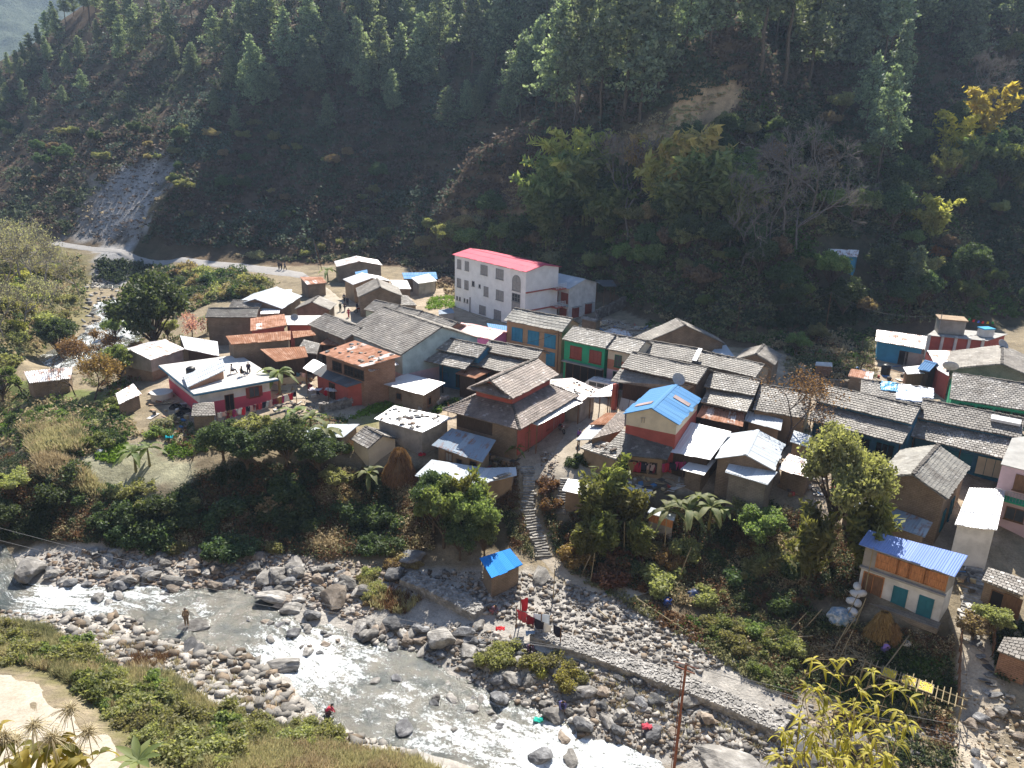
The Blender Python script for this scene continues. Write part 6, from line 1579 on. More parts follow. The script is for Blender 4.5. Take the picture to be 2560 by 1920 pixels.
bushes([(400,670),(620,690),(680,730),(500,760),(420,780)], 34, 37, S_OLIVE + S_DARK + S_DRY, 1.2, 3.0, "rounded bush", "bushes on the road bank")
bushes([(-10,620),(200,680),(190,800),(-10,900)], 26, 38, S_OLIVE + S_YELL, 1.2, 2.6, "sunlit bush", "bushes on the left bank")
bushes([(950,1400),(1000,1360),(1070,1420),(880,1540),(900,1450)], 12, 39, S_DRY + S_OLIVE, .6, 1.2, "dry river edge bush", "bushes by the walkway")
bushes([(1180,1600),(1300,1650),(1560,1720),(1500,1740),(1250,1690)], 8, 40, S_YELL + S_OLIVE, .6, 1.3, "yellowing river bush", "bushes by the walkway")
bushes([(1060,620),(1420,470),(1600,420),(1500,660),(1200,660)], 26, 41, S_OLIVE + S_PALE + S_DARK, 1.2, 2.6, "spur side bush", "bushes on the spur")
bushes([(600,600),(950,470),(1050,560),(900,640),(620,650)], 20, 42, S_OLIVE + S_PALE, 1.0, 2.0, "pale hillside bush", "bushes on the hillside")
bushes([(20,1040),(250,1000),(480,1090),(360,1110),(60,1120)], 20, 43, S_MID + S_DARK + S_PALE, .7, 1.4, "garden edge bush", "bushes round the gardens")
bushes([(640,1060),(800,1080),(880,1130),(700,1110)], 12, 44, S_BRWN + S_MID, .7, 1.4, "rusty garden bush", "bushes round the gardens")
plant(S_ORNG, 1735, 330 + 70, 2.2, "orange leaved bush", 'shrub', "orange bushes", .85); plant(S_ORNG, 1690, 500, 2.2, "orange leaved bush", 'shrub', "orange bushes", .85); plant(S_ORNG, 2340, 640, 2.0, "orange leaved bush", 'shrub', "orange bushes", .85)
# ------------------------------------------------------------------ boulders and cobbles of the river
def put_rock(u, v, size, words, grp, mat=None, flat=1.0, sink=.25, stretch=1.0, rz=None, k=None):
    p = G(u, v)
    if np.isnan(p[0]): return
    wz_ = water_z(p[0], p[1])
    if v > 1400 and p[2] < wz_ - .1: p[2] = wz_ - .1
    r = ROCKS[random.randrange(len(ROCKS)) if k is None else k]
    o = bpy.data.objects.new("boulder", r.data); COL.objects.link(o)
    s_ = size / 2
    o.scale = (s_ * stretch, s_ * random.uniform(.75, 1.0), s_ * random.uniform(.7, .95) * flat)
    o.location = (p[0], p[1], p[2] + s_ * flat * (.5 - sink)); o.rotation_euler = (random.uniform(-.25, .25), random.uniform(-.25, .25), random.uniform(0, 6.28) if rz is None else rz)
    auto(o, words, u, v, 'boulder', grp)
    return o
for u, v, s_, w, fl, st in ((70,1440,4.2,"huge pale layered boulder",.8,1.2),(835,1500,3.4,"large smooth brown boulder",.85,1.2),(690,1500,3.2,"large dark wet boulder",.7,1.3),(1105,1605,3.3,"large rugged brown boulder",.95,1.0),(706,1672,3.0,"long black wet boulder",.5,1.5),(250,1508,1.7,"single grey boulder",.9,1.0),(480,1625,2.3,"broad pale flat boulder",.6,1.2),(1825,1918,4.6,"huge white streaked boulder",.75,1.35),(1250,1748,1.9,"bright white boulder",.9,1.0),(935,1722,1.1,"small dark midstream boulder",.8,1.0),(690,1440,2.4,"tall pointed brown boulder",1.1,1.0),(745,1440,2.0,"tall pointed brown boulder",1.0,1.0),(800,1450,1.9,"tall pointed brown boulder",.9,1.0),(1350,1445,2.6,"flat topped brown boulder",.5,1.4),(1030,1400,2.6,"mossy brown boulder",.7,1.3),(870,1460,2.4,"large brown boulder",.9,1.1),(900,1570,1.8,"pale striped boulder",.8,1.2),(910,1590,1.5,"large grey boulder",.8,1.1),(2010,1905,3.0,"large grey boulder",.7,1.2),(2150,1860,2.6,"large grey boulder",.7,1.2),(1180,1790,1.3,"dark midstream boulder",.7,1.2),(1010,1835,1.6,"white midstream boulder",.5,1.4),(1410,1855,1.6,"black wet boulder",.7,1.2),(1350,1915,1.7,"black wet boulder",.8,1.2),(1430,1915,1.6,"black wet boulder",.8,1.2),(1390,1790,2.0,"grey washing boulder",.8,1.1)):
    put_rock(u, v, s_, w, "boulders of the river", flat=fl, stretch=st)
BANKS = [([(100,1400),(300,1370),(560,1380),(800,1400),(880,1440),(660,1480),(450,1475),(150,1468)], 78, .7, 1.7, "grey brown bank boulder"),
 ([(640,1440),(800,1400),(1060,1430),(900,1500),(760,1560),(660,1500)], 34, .8, 2.0, "rounded brown boulder"),
 ([(900,1560),(1180,1560),(1400,1680),(1300,1720),(1080,1640),(930,1610)], 60, .7, 1.7, "rounded grey boulder"),
 ([(1250,1690),(1500,1680),(1720,1740),(1860,1840),(1700,1850),(1480,1830),(1300,1760)], 56, .6, 1.5, "sunlit grey boulder"),
 ([(640,1560),(780,1560),(900,1640),(760,1640)], 14, .5, 1.2, "wet dark boulder"), ([(160,1480),(430,1490),(640,1500),(900,1640),(700,1700),(560,1600),(300,1530)], 16, .4, 1.1, "low midstream boulder"),
 ([(960,1700),(1180,1720),(1300,1860),(1100,1850)], 14, .5, 1.1, "wet dark boulder"),
 ([(1900,1760),(2080,1800),(2360,1900),(2000,1920)], 16, .6, 1.5, "shaded grey boulder"),
 ([(2400,1780),(2560,1760),(2560,1920),(2420,1920)], 13, .5, 1.2, "pale path side boulder")]
for px, n, lo, hi, w, in BANKS:
    for u, v in inside(px, n, n * 7 + 3): put_rock(u, v, random.uniform(lo, hi) if random.random() < .8 else hi * 1.15, w, "boulders of the river", flat=random.uniform(.7, 1.0), stretch=random.uniform(.9, 1.3), sink=random.uniform(.2, .5))
def cobbles(name, label, regions, seed):
    rs = np.random.default_rng(seed); VV, FF, CC, b = [], [], [], 0
    bases = []
    for k in range(6):
        bm = bmesh.new(); bmesh.ops.create_icosphere(bm, subdivisions=1, radius=1.0)
        v = np.array([q.co[:] for q in bm.verts]); f = np.array([[q.index for q in fc.verts] for fc in bm.faces]); bm.free()
        r2 = np.random.default_rng(900 + k); v = v * (1 + .36 * r2.normal(size=(len(v), 1)).clip(-1.1, 1.1)) * np.array([1, r2.uniform(.55, .95), r2.uniform(.4, .75)]); bases.append((v, f))
    for px, n, lo, hi, c0, c1 in regions:
        q = inside(px, n, rs.integers(1e6)); p = Gn(q[:, 0], q[:, 1]); p = p[~np.isnan(p[:, 0])]
        sz = lo * (hi / lo) ** (rs.random(len(p)) ** 2.6)
        for k in range(6):
            m = slice(k, None, 6); pp, ss = p[m], sz[m]; v, f = bases[k]; t_ = rs.uniform(0, 6.28, len(pp)); c, s_ = np.cos(t_), np.sin(t_)
            X = v[None, :, 0] * c[:, None] - v[None, :, 1] * s_[:, None]; Y = v[None, :, 0] * s_[:, None] + v[None, :, 1] * c[:, None]
            W = np.stack([X, Y, np.broadcast_to(v[None, :, 2], X.shape)], -1) * (ss / 2)[:, None, None] + pp[:, None] + np.array([0, 0, .12])[None, None] * ss[:, None, None]
            VV.append(W.reshape(-1, 3)); FF.append((f[None] + (np.arange(len(pp)) * len(v))[:, None, None] + b).reshape(-1, 3)); b += len(pp) * len(v)
            w = rs.random((len(pp), 1)) ** 1.6; cl = np.array(c0)[None] * (1 - w) + np.array(c1)[None] * w; cl *= np.where(rs.random((len(pp), 1)) < .25, np.array([[.62, .52, .42]]), 1.0); CC.append(np.repeat(cl, len(v), 0))
    t = NT(name + "_stone"); o_ = t.tc(); n1 = t.noise(o_, 7, 4); t.bump(n1, .6, .05)
    col = t.mix(1.0, t.attr('c').outputs['Color'], t.ramp(n1, [(.3, (.7, .7, .7)), (.7, (1.15, 1.15, 1.15))]), 'MULTIPLY')
    o = link(name, mesh_np(name, np.concatenate(VV), np.concatenate(FF), np.concatenate(CC), 'c'), t.done(col, .85, .25))
    return tag(o, label, 'stones', None, 'stuff')
GR, PL, BR = (.14, .13, .12), (.48, .445, .40), (.24, .19, .15)
cobbles("river_cobbles", "loose cobbles and gravel strewn over the river bed and banks", [
    ([(60,1390),(400,1360),(800,1395),(1060,1430),(900,1560),(640,1480),(150,1470)], 2600, .18, .75, BR, (.36, .33, .30)),
    ([(1060,1430),(1320,1430),(1500,1480),(1800,1600),(1850,1660),(1700,1690),(1420,1610),(1200,1530),(1000,1470)], 3000, .16, .75, GR, PL),
    ([(120,1540),(300,1535),(430,1600),(600,1625),(690,1690),(760,1770),(900,1840),(1050,1890),(960,1910),(800,1850),(600,1780),(440,1690),(300,1670),(120,1570)], 2700, .08, 1.25, (.15, .14, .125), (.44, .405, .36)),
    ([(0,1530),(140,1530),(300,1620),(200,1650),(0,1570)], 500, .12, .7, (.2, .19, .18), (.50, .48, .46)),
    ([(900,1560),(1180,1560),(1420,1650),(1700,1730),(1880,1800),(2000,1900),(1700,1900),(1480,1840),(1260,1745),(1120,1660),(920,1605)], 3600, .14, .7, GR, PL),
    ([(430,1480),(640,1480),(770,1560),(910,1600),(1120,1665),(1260,1745),(1480,1845),(1300,1900),(1000,1800),(760,1680),(600,1600),(430,1560)], 700, .2, .7, (.10, .095, .09), (.30, .28, .26)),
    ([(210,720),(330,720),(340,860),(200,860)], 260, .4, 1.4, GR, (.40, .39, .38)),
    ([(1900,1760),(2380,1780),(2380,1920),(1980,1920)], 700, .15, .6, GR, (.38, .36, .34)),
    ([(2400,1580),(2470,1580),(2500,1700),(2560,1760),(2560,1920),(2390,1920),(2410,1700)], 400, .08, .6, (.30, .26, .20), (.56, .50, .42))], 51)
cobbles("scree", "grey rock debris on the landslide scar", [([(375,385),(425,372),(455,400),(350,602),(265,603),(150,606),(215,505),(262,440),(300,430)], 2600, .12, .9, (.12, .115, .11), (.26, .25, .24)), ([(245,612),(325,620),(300,720),(225,725)], 700, .2, 1.0, (.12, .115, .11), (.27, .26, .25))], 52)
cobbles("rubble", "broken stones and rubble behind the back row of houses", [([(1480,790),(1620,820),(1720,850),(1640,850),(1500,830)], 500, .15, .7, BR, (.45, .42, .38)), ([(700,1010),(800,1000),(800,1030),(720,1050)], 160, .12, .5, GR, PL), ([(1290,1190),(1400,1180),(1410,1330),(1370,1390),(1345,1300)], 420, .15, .5, BR, (.42, .38, .34)), ([(1360,1130),(1400,1140),(1390,1180),(1340,1185)], 120, .2, .6, BR, PL)], 53)

# ------------------------------------------------------------------ stairs, stone walls, walkway
def poly_points(px, n, h=0.0):
    q = Gn([p[0] for p in px], [p[1] for p in px]); return resample(q, n)
def stairs(name, label, px, n, width, mat):
    q = poly_points(px, n + 1)
    root = empty(name, q[n // 2]); tag(root, label, 'stairs')
    for k in range(n):
        a, b = q[k], q[k + 1]; d = b - a; ang = math.atan2(d[1], d[0]); L = float(np.hypot(d[0], d[1])); c = (a + b) / 2 - q[n // 2]
        mb = MB()
        w = width * random.uniform(.72, 1.2); parts = 2 if random.random() < .5 else 1
        for j in range(parts):
            off = (j - (parts - 1) / 2) * w / parts
            mb.box((c[0] - math.sin(ang) * off, c[1] + math.cos(ang) * off, c[2] + .02 + random.uniform(-.02, .02)), (L * 1.25, w / parts * .97, .26), 0, ang + random.uniform(-.16, .16), (random.uniform(-.05, .05), random.uniform(-.03, .03)))
        mb.build("step", mat, root)
M_STEP = rockmat("step_stone", (.27, .25, .22), (.46, .44, .41))
stairs("stone_staircase", "long irregular stone staircase down from the village to the river", [(1318,1168),(1322,1200),(1322,1230),(1318,1262),(1324,1290),(1334,1316),(1345,1345),(1354,1370),(1360,1394)], 34, 1.45, M_STEP)
stairs("stone_staircase", "short second flight of stone steps beside the white sheet roof", [(1412,1196),(1408,1220),(1404,1250),(1400,1285)], 14, 1.0, M_STEP)
stairs("stone_staircase", "sunlit stone steps right of the white house with orange windows", [(2436,1420),(2438,1460),(2428,1500),(2422,1540),(2428,1580)], 20, 1.5, M_STEP)
for u, v in ((2440,1605),(2452,1622),(2448,1640),(2462,1652),(2470,1668),(2472,1688),(2462,1700),(2478,1712),(2484,1735),(2470,1730),(2440,1590),(2415,1598)):
    o = put_rock(u, v, random.uniform(.8, 1.2), "flat pale stepping stone", "stepping stones", flat=.3, sink=.3); o.name = "stepping_stone"; o['category'] = "stone"
def stone_wall_run(name, label, px, w, hgt, mat, cat='wall', n=None, drop=.3, sz=.3):
    q = poly_points(px, n or 24); root_z = 0; mb = MB(); rs = random.Random(len(px) * 7 + int(px[0][0]))
    for k in range(len(q) - 1):
        a, b = q[k], q[k + 1]; d = (b - a)[:2]; L = float(np.hypot(*d)); ang = math.atan2(d[1], d[0]); c = (a + b) / 2
        mb.box((c[0], c[1], c[2] + (hgt - drop) / 2), (L * 1.08, w, hgt + drop), 0, ang)
        m = int(L * w / (sz * sz) * 1.3)
        for j in range(m):
            s_, t_ = rs.uniform(-.5, .5) * L, rs.uniform(-.5, .5) * w
            z0 = sz * rs.uniform(.25, .7)
            mb.box((c[0] + math.cos(ang) * s_ - math.sin(ang) * t_, c[1] + math.sin(ang) * s_ + math.cos(ang) * t_, c[2] + hgt + z0 * .25), (sz * rs.uniform(.6, 1.3), sz * rs.uniform(.6, 1.1), z0), 0, rs.uniform(0, 3), (rs.uniform(-.25, .25), rs.uniform(-.25, .25)))
        for sg in (-1, 1):
            for j in range(int(L * hgt / (sz * sz) * .9)):
                s_, zz = rs.uniform(-.5, .5) * L, rs.uniform(0, hgt)
                mb.box((c[0] + math.cos(ang) * s_ - math.sin(ang) * sg * w / 2, c[1] + math.sin(ang) * s_ + math.cos(ang) * sg * w / 2, c[2] + zz), (sz * rs.uniform(.7, 1.3), sz * .5, sz * rs.uniform(.4, .8)), 0, ang + rs.uniform(-.2, .2), (rs.uniform(-.2, .2), 0))
    return tag(mb.build(name, mat), label, cat)
M_GAB = rockmat("walkway_stone", (.235, .222, .205), (.42, .40, .37))
stone_wall_run("stone_walkway", "broad embankment walkway of pale packed stones beside the river, lower stretch", [(1335,1588),(1405,1612),(1480,1638),(1560,1668),(1640,1697),(1720,1725),(1800,1757),(1880,1792),(1960,1832)], 1.7, .5, M_GAB, 'embankment', 48, .5, .2)
stone_wall_run("stone_walkway", "upper stretch of pale stone embankment left of the blue roofed hut", [(1015,1452),(1080,1478),(1140,1508),(1200,1540)], 1.7, .6, M_GAB, 'embankment', 22, .5, .22)
stone_wall_run("stone_wall", "dry stone garden wall below the courtyard and the red brown brick house", [(800,1030),(850,1022),(905,1005),(957,985)], .6, 1.0, rockmat("wall_stone", (.22, .19, .16), (.46, .43, .40)), 'wall', 22, .3, .28)
stone_wall_run("stone_wall", "short pale dry stone wall between the white hut and the tiered house", [(1050,1033),(1080,1018),(1120,1002)], .5, .7, M_GAB, 'wall', 14, .3, .25)
stone_wall_run("stone_wall", "grey stone wall climbing behind the white two storey building", [(1490,800),(1530,782),(1562,764)], .5, 1.6, rockmat("wall_stone", (.22, .19, .16), (.46, .43, .40)), 'wall', 14, .3, .3)
stone_wall_run("stone_wall", "low stone retaining wall along the field below the brick water tank", [(1980,955),(2060,962),(2130,968)], .5, .8, STONE_G, 'wall', 14, .3, .3)

# ------------------------------------------------------------------ weights on the tin roofs
random.seed(21)
roof_stones(HU, HU.q, 24, "small dark stone weighing down the red rusty roof of the brick house", "stones on the brick house roof", .26)
roof_stones(HO, HO.q, 30, "dark stone or scrap lying on the white roof of the board shed", "stones on the white shed roof", .26)
z_ = HT.ze
roof_stones(HT, [(0, 0, z_), (HT.W, 0, z_), (HT.W, HT.run, HT.zr), (0, HT.run, HT.zr)], 14, "stone on the white and rust tin roof behind the tiered house", "stones on the street shed roof", .2)

# ------------------------------------------------------------------ people
SKIN = plain("skin", (.30, .17, .10), .6); HAIR = plain("black_hair", (.012, .01, .009), .5)
def skinned(name, V, E, R_, lev=1):
    me = bpy.data.meshes.new(name); me.from_pydata([tuple(v) for v in V], E, []); o = bpy.data.objects.new(name, me); COL.objects.link(o)
    m = o.modifiers.new("skin", 'SKIN'); m.use_smooth_shade = True
    sv = me.skin_vertices[0].data
    for k, r in enumerate(R_): sv[k].radius = (r, r) if not isinstance(r, tuple) else r
    sv[0].use_root = True
    s_ = o.modifiers.new("sub", 'SUBSURF'); s_.levels = s_.render_levels = lev
    dg = bpy.context.evaluated_depsgraph_get(); out = bpy.data.meshes.new_from_object(o.evaluated_get(dg)); bpy.data.objects.remove(o); out.name = name
    return out
def pose_meshes(kind):
    """joint positions in metres, facing -Y"""
    if kind in ('stand', 'walk'):
        st = .22 if kind == 'walk' else .03
        J = dict(pel=(0, 0, .92), bel=(0, 0, 1.08), che=(0, .01, 1.28), nec=(0, 0, 1.44), hea=(0, -.02, 1.53), top=(0, -.01, 1.63))
        for s_, sg in (('l', 1), ('r', -1)):
            f = sg * st
            J.update({'sh' + s_: (sg * .17, .01, 1.38), 'el' + s_: (sg * .23, .03 + f * .6, 1.12), 'wr' + s_: (sg * .22, -.06 + f * 1.0, .90), 'hi' + s_: (sg * .09, 0, .88), 'kn' + s_: (sg * .10, -.03 - f * .9, .48), 'an' + s_: (sg * .10, .03 - f * 1.1, .08), 'to' + s_: (sg * .11, -.12 - f * 1.1, .04)})
    elif kind == 'sit':
        J = dict(pel=(0, 0, .47), bel=(0, .03, .62), che=(0, .05, .84), nec=(0, .03, 1.0), hea=(0, 0, 1.10), top=(0, 0, 1.20))
        for s_, sg in (('l', 1), ('r', -1)):
            J.update({'sh' + s_: (sg * .17, .05, .95), 'el' + s_: (sg * .23, .0, .70), 'wr' + s_: (sg * .13, -.22, .58), 'hi' + s_: (sg * .09, -.02, .46), 'kn' + s_: (sg * .12, -.42, .48), 'an' + s_: (sg * .11, -.52, .09), 'to' + s_: (sg * .12, -.66, .04)})
    else:   # bending over / squatting at work
        J = dict(pel=(0, .12, .42), bel=(0, .05, .55), che=(0, -.10, .72), nec=(0, -.22, .84), hea=(0, -.31, .90), top=(0, -.38, .96))
        for s_, sg in (('l', 1), ('r', -1)):
            J.update({'sh' + s_: (sg * .17, -.15, .78), 'el' + s_: (sg * .24, -.32, .52), 'wr' + s_: (sg * .12, -.46, .32), 'hi' + s_: (sg * .10, .10, .40), 'kn' + s_: (sg * .18, -.22, .50), 'an' + s_: (sg * .13, .02, .08), 'to' + s_: (sg * .15, -.13, .04)})
    n = {k: i for i, k in enumerate(J)}; V = [np.array(J[k], float) for k in J]; E = [('pel', 'bel'), ('bel', 'che'), ('che', 'nec'), ('nec', 'hea'), ('hea', 'top')]
    for s_ in 'lr': E += [('che', 'sh' + s_), ('sh' + s_, 'el' + s_), ('el' + s_, 'wr' + s_), ('pel', 'hi' + s_), ('hi' + s_, 'kn' + s_), ('kn' + s_, 'an' + s_), ('an' + s_, 'to' + s_)]
    rad = {'pel': .12, 'bel': .115, 'che': .13, 'nec': .05, 'hea': .088, 'top': .07, 'sh': .062, 'el': .042, 'wr': .028, 'hi': .088, 'kn': .058, 'an': .04, 'to': .035}
    R_ = [rad[k] if k in rad else rad[k[:2]] for k in J]; E = [(n[a], n[b]) for a, b in E]
    VB, EB, RB = list(V), list(E), list(R_)
    for s_, sg in (('l', 1), ('r', -1)):                       # palm, four fingers and a thumb on each hand
        w_, e_ = V[n['wr' + s_]], V[n['el' + s_]]; d = (w_ - e_) / np.linalg.norm(w_ - e_); sx = np.cross(d, (1.0, 0, 0)); sx /= np.linalg.norm(sx); dn = np.cross(sx, d)
        pm = len(VB); VB.append(w_ + d * .07); EB.append((n['wr' + s_], pm)); RB.append(.03)
        for k in range(4):
            a = len(VB); L = (.075, .085, .08, .06)[k]; o_ = sx * (k - 1.5) * .02
            VB += [w_ + d * .10 + o_, w_ + d * (.10 + L * .5) + o_ + dn * .01, w_ + d * (.10 + L * .85) + o_ + dn * .035]; EB += [(pm, a), (a, a + 1), (a + 1, a + 2)]; RB += [.009, .0085, .0075]
        a = len(VB); VB += [w_ + d * .05 - sx * .045, w_ + d * .09 - sx * .06 + dn * .02]; EB += [(n['wr' + s_], a), (a, a + 1)]; RB += [.011, .009]
    a = len(VB); VB.append(V[n['hea']] + np.array([0, -.10, -.005])); EB.append((n['hea'], a)); RB.append(.016)     # nose
    body = skinned("body", VB, EB, RB)
    def sub(name, keys, grow):
        ks = [k for k in J if k in keys]; m = {n[k]: i for i, k in enumerate(ks)}
        return skinned(name, [V[n[k]] for k in ks], [(m[x], m[y]) for x, y in E if x in m and y in m], [R_[n[k]] + grow for k in ks])
    top = sub("shirt", ['pel', 'bel', 'che', 'shl', 'shr', 'ell', 'elr', 'wrl', 'wrr'], .022)
    leg = sub("trousers", ['pel', 'hil', 'hir', 'knl', 'knr', 'anl', 'anr'], .026)
    bm = bmesh.new(); bmesh.ops.create_uvsphere(bm, u_segments=14, v_segments=9, radius=.105)
    bmesh.ops.delete(bm, geom=[v for v in bm.verts if v.co.z < -.02 and v.co.y < .02 or v.co.z < -.08], context='VERTS')
    hv = V[n['hea']] * .45 + V[n['top']] * .55
    for v in bm.verts: v.co = Vector((v.co.x * .92, v.co.y * 1.08 + .022, v.co.z * .95)) + Vector(hv)
    hair = bpy.data.meshes.new("hair"); bm.to_mesh(hair); bm.free(); hair.materials.append(HAIR)
    for q in hair.polygons: q.use_smooth = True
    body.materials.append(SKIN)
    return body, top, leg, hair
POSE = {k: pose_meshes(k) for k in ('stand', 'walk', 'sit', 'bend')}
def person(u, v, kind, shirt, trousers, label, rz=0.0, at=None, scale=1.0, hat=None, grp=None):
    p = G(u, v) if at is None else at
    r = empty("person", p, rz); r.scale = (scale,) * 3; tag(r, label, 'person', grp)
    b, t_, l_, h_ = POSE[kind]
    link("body", b, None, r); link("hair", h_, None, r)
    for nm, me, c in (("shirt", t_, shirt), ("trousers", l_, trousers)):
        o = link(nm, me.copy(), None, r); o.data.materials.clear(); o.data.materials.append(plain("cloth_" + "_".join(str(int(x * 100)) for x in c), c, .85))
    if hat:
        mb = MB(); z = {'stand': 1.63, 'walk': 1.63, 'sit': 1.2, 'bend': .96}[kind]; mb.lathe((0, -.02 if kind != 'bend' else -.36, z - .04), [(.13, 0), (.11, .06), (.06, .1), (.001, .11)], 10); mb.build("cap", plain("cap_cloth", hat, .8), r, True)
    return r
zr_ = HV.o.z + 3.13
def chair(p, rz, label):
    r = empty("chair", p, rz); tag(r, label, 'chair', "chairs on the flat roof")
    mb = MB(); mb.box((0, 0, .42), (.42, .42, .04)); mb.build("seat", BROWNW, r)
    mb = MB(); mb.box((0, .2, .68), (.42, .03, .42), 0, 0, (-.1, 0)); mb.build("backrest", BROWNW, r)
    for sx in (-1, 1):
        for sy in (-1, 1):
            mb = MB(); mb.bar((sx * .18, sy * .18, .42), (sx * .2, sy * .2, 0), .02); mb.build("leg", BROWNW, r)
for (u, v, rz, c, l) in ((581,934,2.0,(.35,.36,.40),"person in grey seated leftmost on the flat roof"),(606,940,2.2,(.04,.05,.05),"person in black reclining between two others on the flat roof"),(622,930,.3,(.05,.04,.07),"person in dark jacket seated rightmost on the flat roof")):
    p = P(u, v, zr_); person(u, v, 'sit', c, (.03, .035, .05), l, rz, p); chair(p + np.array([math.sin(-rz) * -.0, 0, 0]), rz, "dark chair under the " + l[:-len(" on the flat roof")])
for (u, v, k, c, t_, l, rz) in ((698,674,'stand',(.03,.03,.04),(.03,.03,.04),"left person of the dark clothed trio at the road bend",0.4),(704,675,'stand',(.06,.05,.07),(.03,.03,.05),"middle person of the dark clothed trio at the road bend",2.5),(713,676,'walk',(.04,.05,.08),(.04,.04,.05),"right person of the dark clothed trio at the road bend",1.5),
  (851,780,'stand',(.10,.12,.07),(.06,.06,.05),"person in olive standing at the left side of the village street",0.8),(862,779,'walk',(.08,.05,.06),(.05,.03,.04),"person in dark maroon in the middle of the village street",3.0),(861,757,'walk',(.05,.05,.09),(.03,.03,.04),"farthest person walking up the village street",3.1),(869,765,'stand',(.03,.03,.05),(.03,.03,.04),"person in black standing at the right of the village street",0.2),(872,795,'walk',(.50,.04,.06),(.40,.05,.08),"person in red walking down the village street",0.0),(893,780,'stand',(.04,.05,.10),(.03,.03,.04),"person in dark blue beside the parked motorbikes",1.2),
  (2045,852,'stand',(.25,.45,.70),(.25,.40,.62),"person in pale blue at the field below the forest",1.0),(821,1790,'bend',(.55,.05,.09),(.10,.05,.05),"person in pink red stooping at the near river edge",2.0),(1231,1535,'bend',(.10,.05,.08),(.30,.12,.14),"person in dark shawl stooping over stones by the red washing",1.2),(1322,1630,'bend',(.12,.06,.10),(.06,.05,.08),"person in plum crouching among boulders under the white sheet",0.5),(1404,1772,'bend',(.14,.14,.34),(.10,.09,.22),"person in violet blue crouching on a washing stone",0.2),(1664,1520,'bend',(.02,.05,.20),(.03,.04,.09),"person in dark blue crouching beside the blue basin",1.8),(2209,1633,'bend',(.24,.16,.45),(.10,.08,.18),"person in purple bending at the end of the drying rack",2.2),(634,1052,'bend',(.10,.10,.13),(.05,.05,.06),"person crouching under the clothes line before the flat roofed house",2.6),(1447,1108,'stand',(.18,.08,.30),(.05,.04,.06),"person in purple under the pale awning by the landing",-0.6)):
    person(u, v, k, c, t_, l, rz)
# the one on the flat slab in the river
p = G(470, 1585); p[2] = water_z(p[0], p[1]) - .25; r = ROCKS[2]; o = bpy.data.objects.new("slab_rock", r.data); COL.objects.link(o); o.location = (p[0], p[1], p[2] + .15); o.scale = (1.75, 1.25, .75); o.rotation_euler = (.05, -.05, .4)
tag(o, "broad flat grey slab rock in the river with a person standing on it", 'boulder')
zt_ = float((o.matrix_world @ Vector((0, 0, 0))).z); me_ = r.data
bpy.context.view_layer.update()
ok, loc, _, _ = o.ray_cast(o.matrix_world.inverted() @ Vector((p[0], p[1], p[2] + 5)), Vector((0, 0, -1)))
zs_ = (o.matrix_world @ loc).z if ok else p[2] + .7
person(478, 1578, 'stand', (.26, .18, .11), (.22, .15, .09), "person in brown standing on the flat slab rock in the river", .5, (p[0], p[1], zs_ - .03), hat=(.08, .06, .05))

# ------------------------------------------------------------------ clothes lines
CLOTH = {}
def cloth_mat(c):
    k = "fabric_" + "_".join(str(int(x * 100)) for x in c)
    if k not in CLOTH:
        t = NT(k); t.done(c, .9, .1); tr = t.n("ShaderNodeBsdfTranslucent"); tr.inputs[0].default_value = (*c, 1); mx = t.n("ShaderNodeMixShader"); mx.inputs[0].default_value = .35
        t.l(t.b.outputs[0], mx.inputs[1]); t.l(tr.outputs[0], mx.inputs[2]); t.l(mx.outputs[0], t.t.nodes['Material Output'].inputs[0]); CLOTH[k] = t.m
    return CLOTH[k]
def garment(a, d, w, h, c, words, u, v, name="garment", shirt=False):
    """a cloth pegged at point a along direction d"""
    n, m = 7, 7; V, F = [], []; ph = random.uniform(0, 6)
    nrm = np.array([-d[1], d[0], 0]); nrm = nrm / (np.linalg.norm(nrm) + 1e-9)
    for j in range(m):
        for i in range(n):
            s_, t_ = i / (n - 1), j / (m - 1); ww = w * (1.0 if not shirt or t_ > .3 else 1.35)
            V.append(a + d * (ww * (s_ - .5)) - np.array([0, 0, h * t_ + .04 * math.sin(s_ * 9 + ph) * (1 - t_)]) + nrm * (.10 * math.sin(s_ * 7 + ph + t_ * 2) * (.3 + t_)))
    F = [[j * n + i, j * n + i + 1, (j + 1) * n + i + 1, (j + 1) * n + i] for j in range(m - 1) for i in range(n - 1)]
    o = link(name, mesh_np(name, np.array(V), np.array(F), smooth=True), cloth_mat(c)); so = o.modifiers.new("thick", 'SOLIDIFY'); so.thickness = .012
    auto(o, words, u, v, 'washing', "washing on the lines"); return o
def line(a, b, sag, label, rad=.012, name="clothes_line", cat='rope', n=14, mat=None, grp=None):
    a, b = np.array(a, float), np.array(b, float); pts_ = [a + (b - a) * k / n - np.array([0, 0, sag * 4 * (k / n) * (1 - k / n)]) for k in range(n + 1)]
    mb = MB(); mb.path(pts_, rad, 0, 4); o = mb.build(name, mat or BLACK); tag(o, label, cat, grp); return pts_
def post(p, h, label, rad=.05, tilt=(0, 0), mat=None, name="pole", cat='pole', sink=.3):
    mb = MB(); mb.bar((0, 0, -sink), (tilt[0], tilt[1], h), rad, 0, 6, rad * .8); o = mb.build(name, mat or BROWNW); o.location = [float(x) for x in p]; tag(o, label, cat); return np.array([p[0] + tilt[0], p[1] + tilt[1], p[2] + h])
REDS = [(.55,.05,.08),(.50,.07,.20),(.60,.45,.42),(.05,.05,.07),(.55,.10,.12),(.12,.10,.28),(.65,.63,.60),(.40,.25,.10),(.25,.04,.06),(.10,.25,.35)]
NM = ["red","magenta","pale pink","black","scarlet","indigo","white","ochre","maroon","teal"]
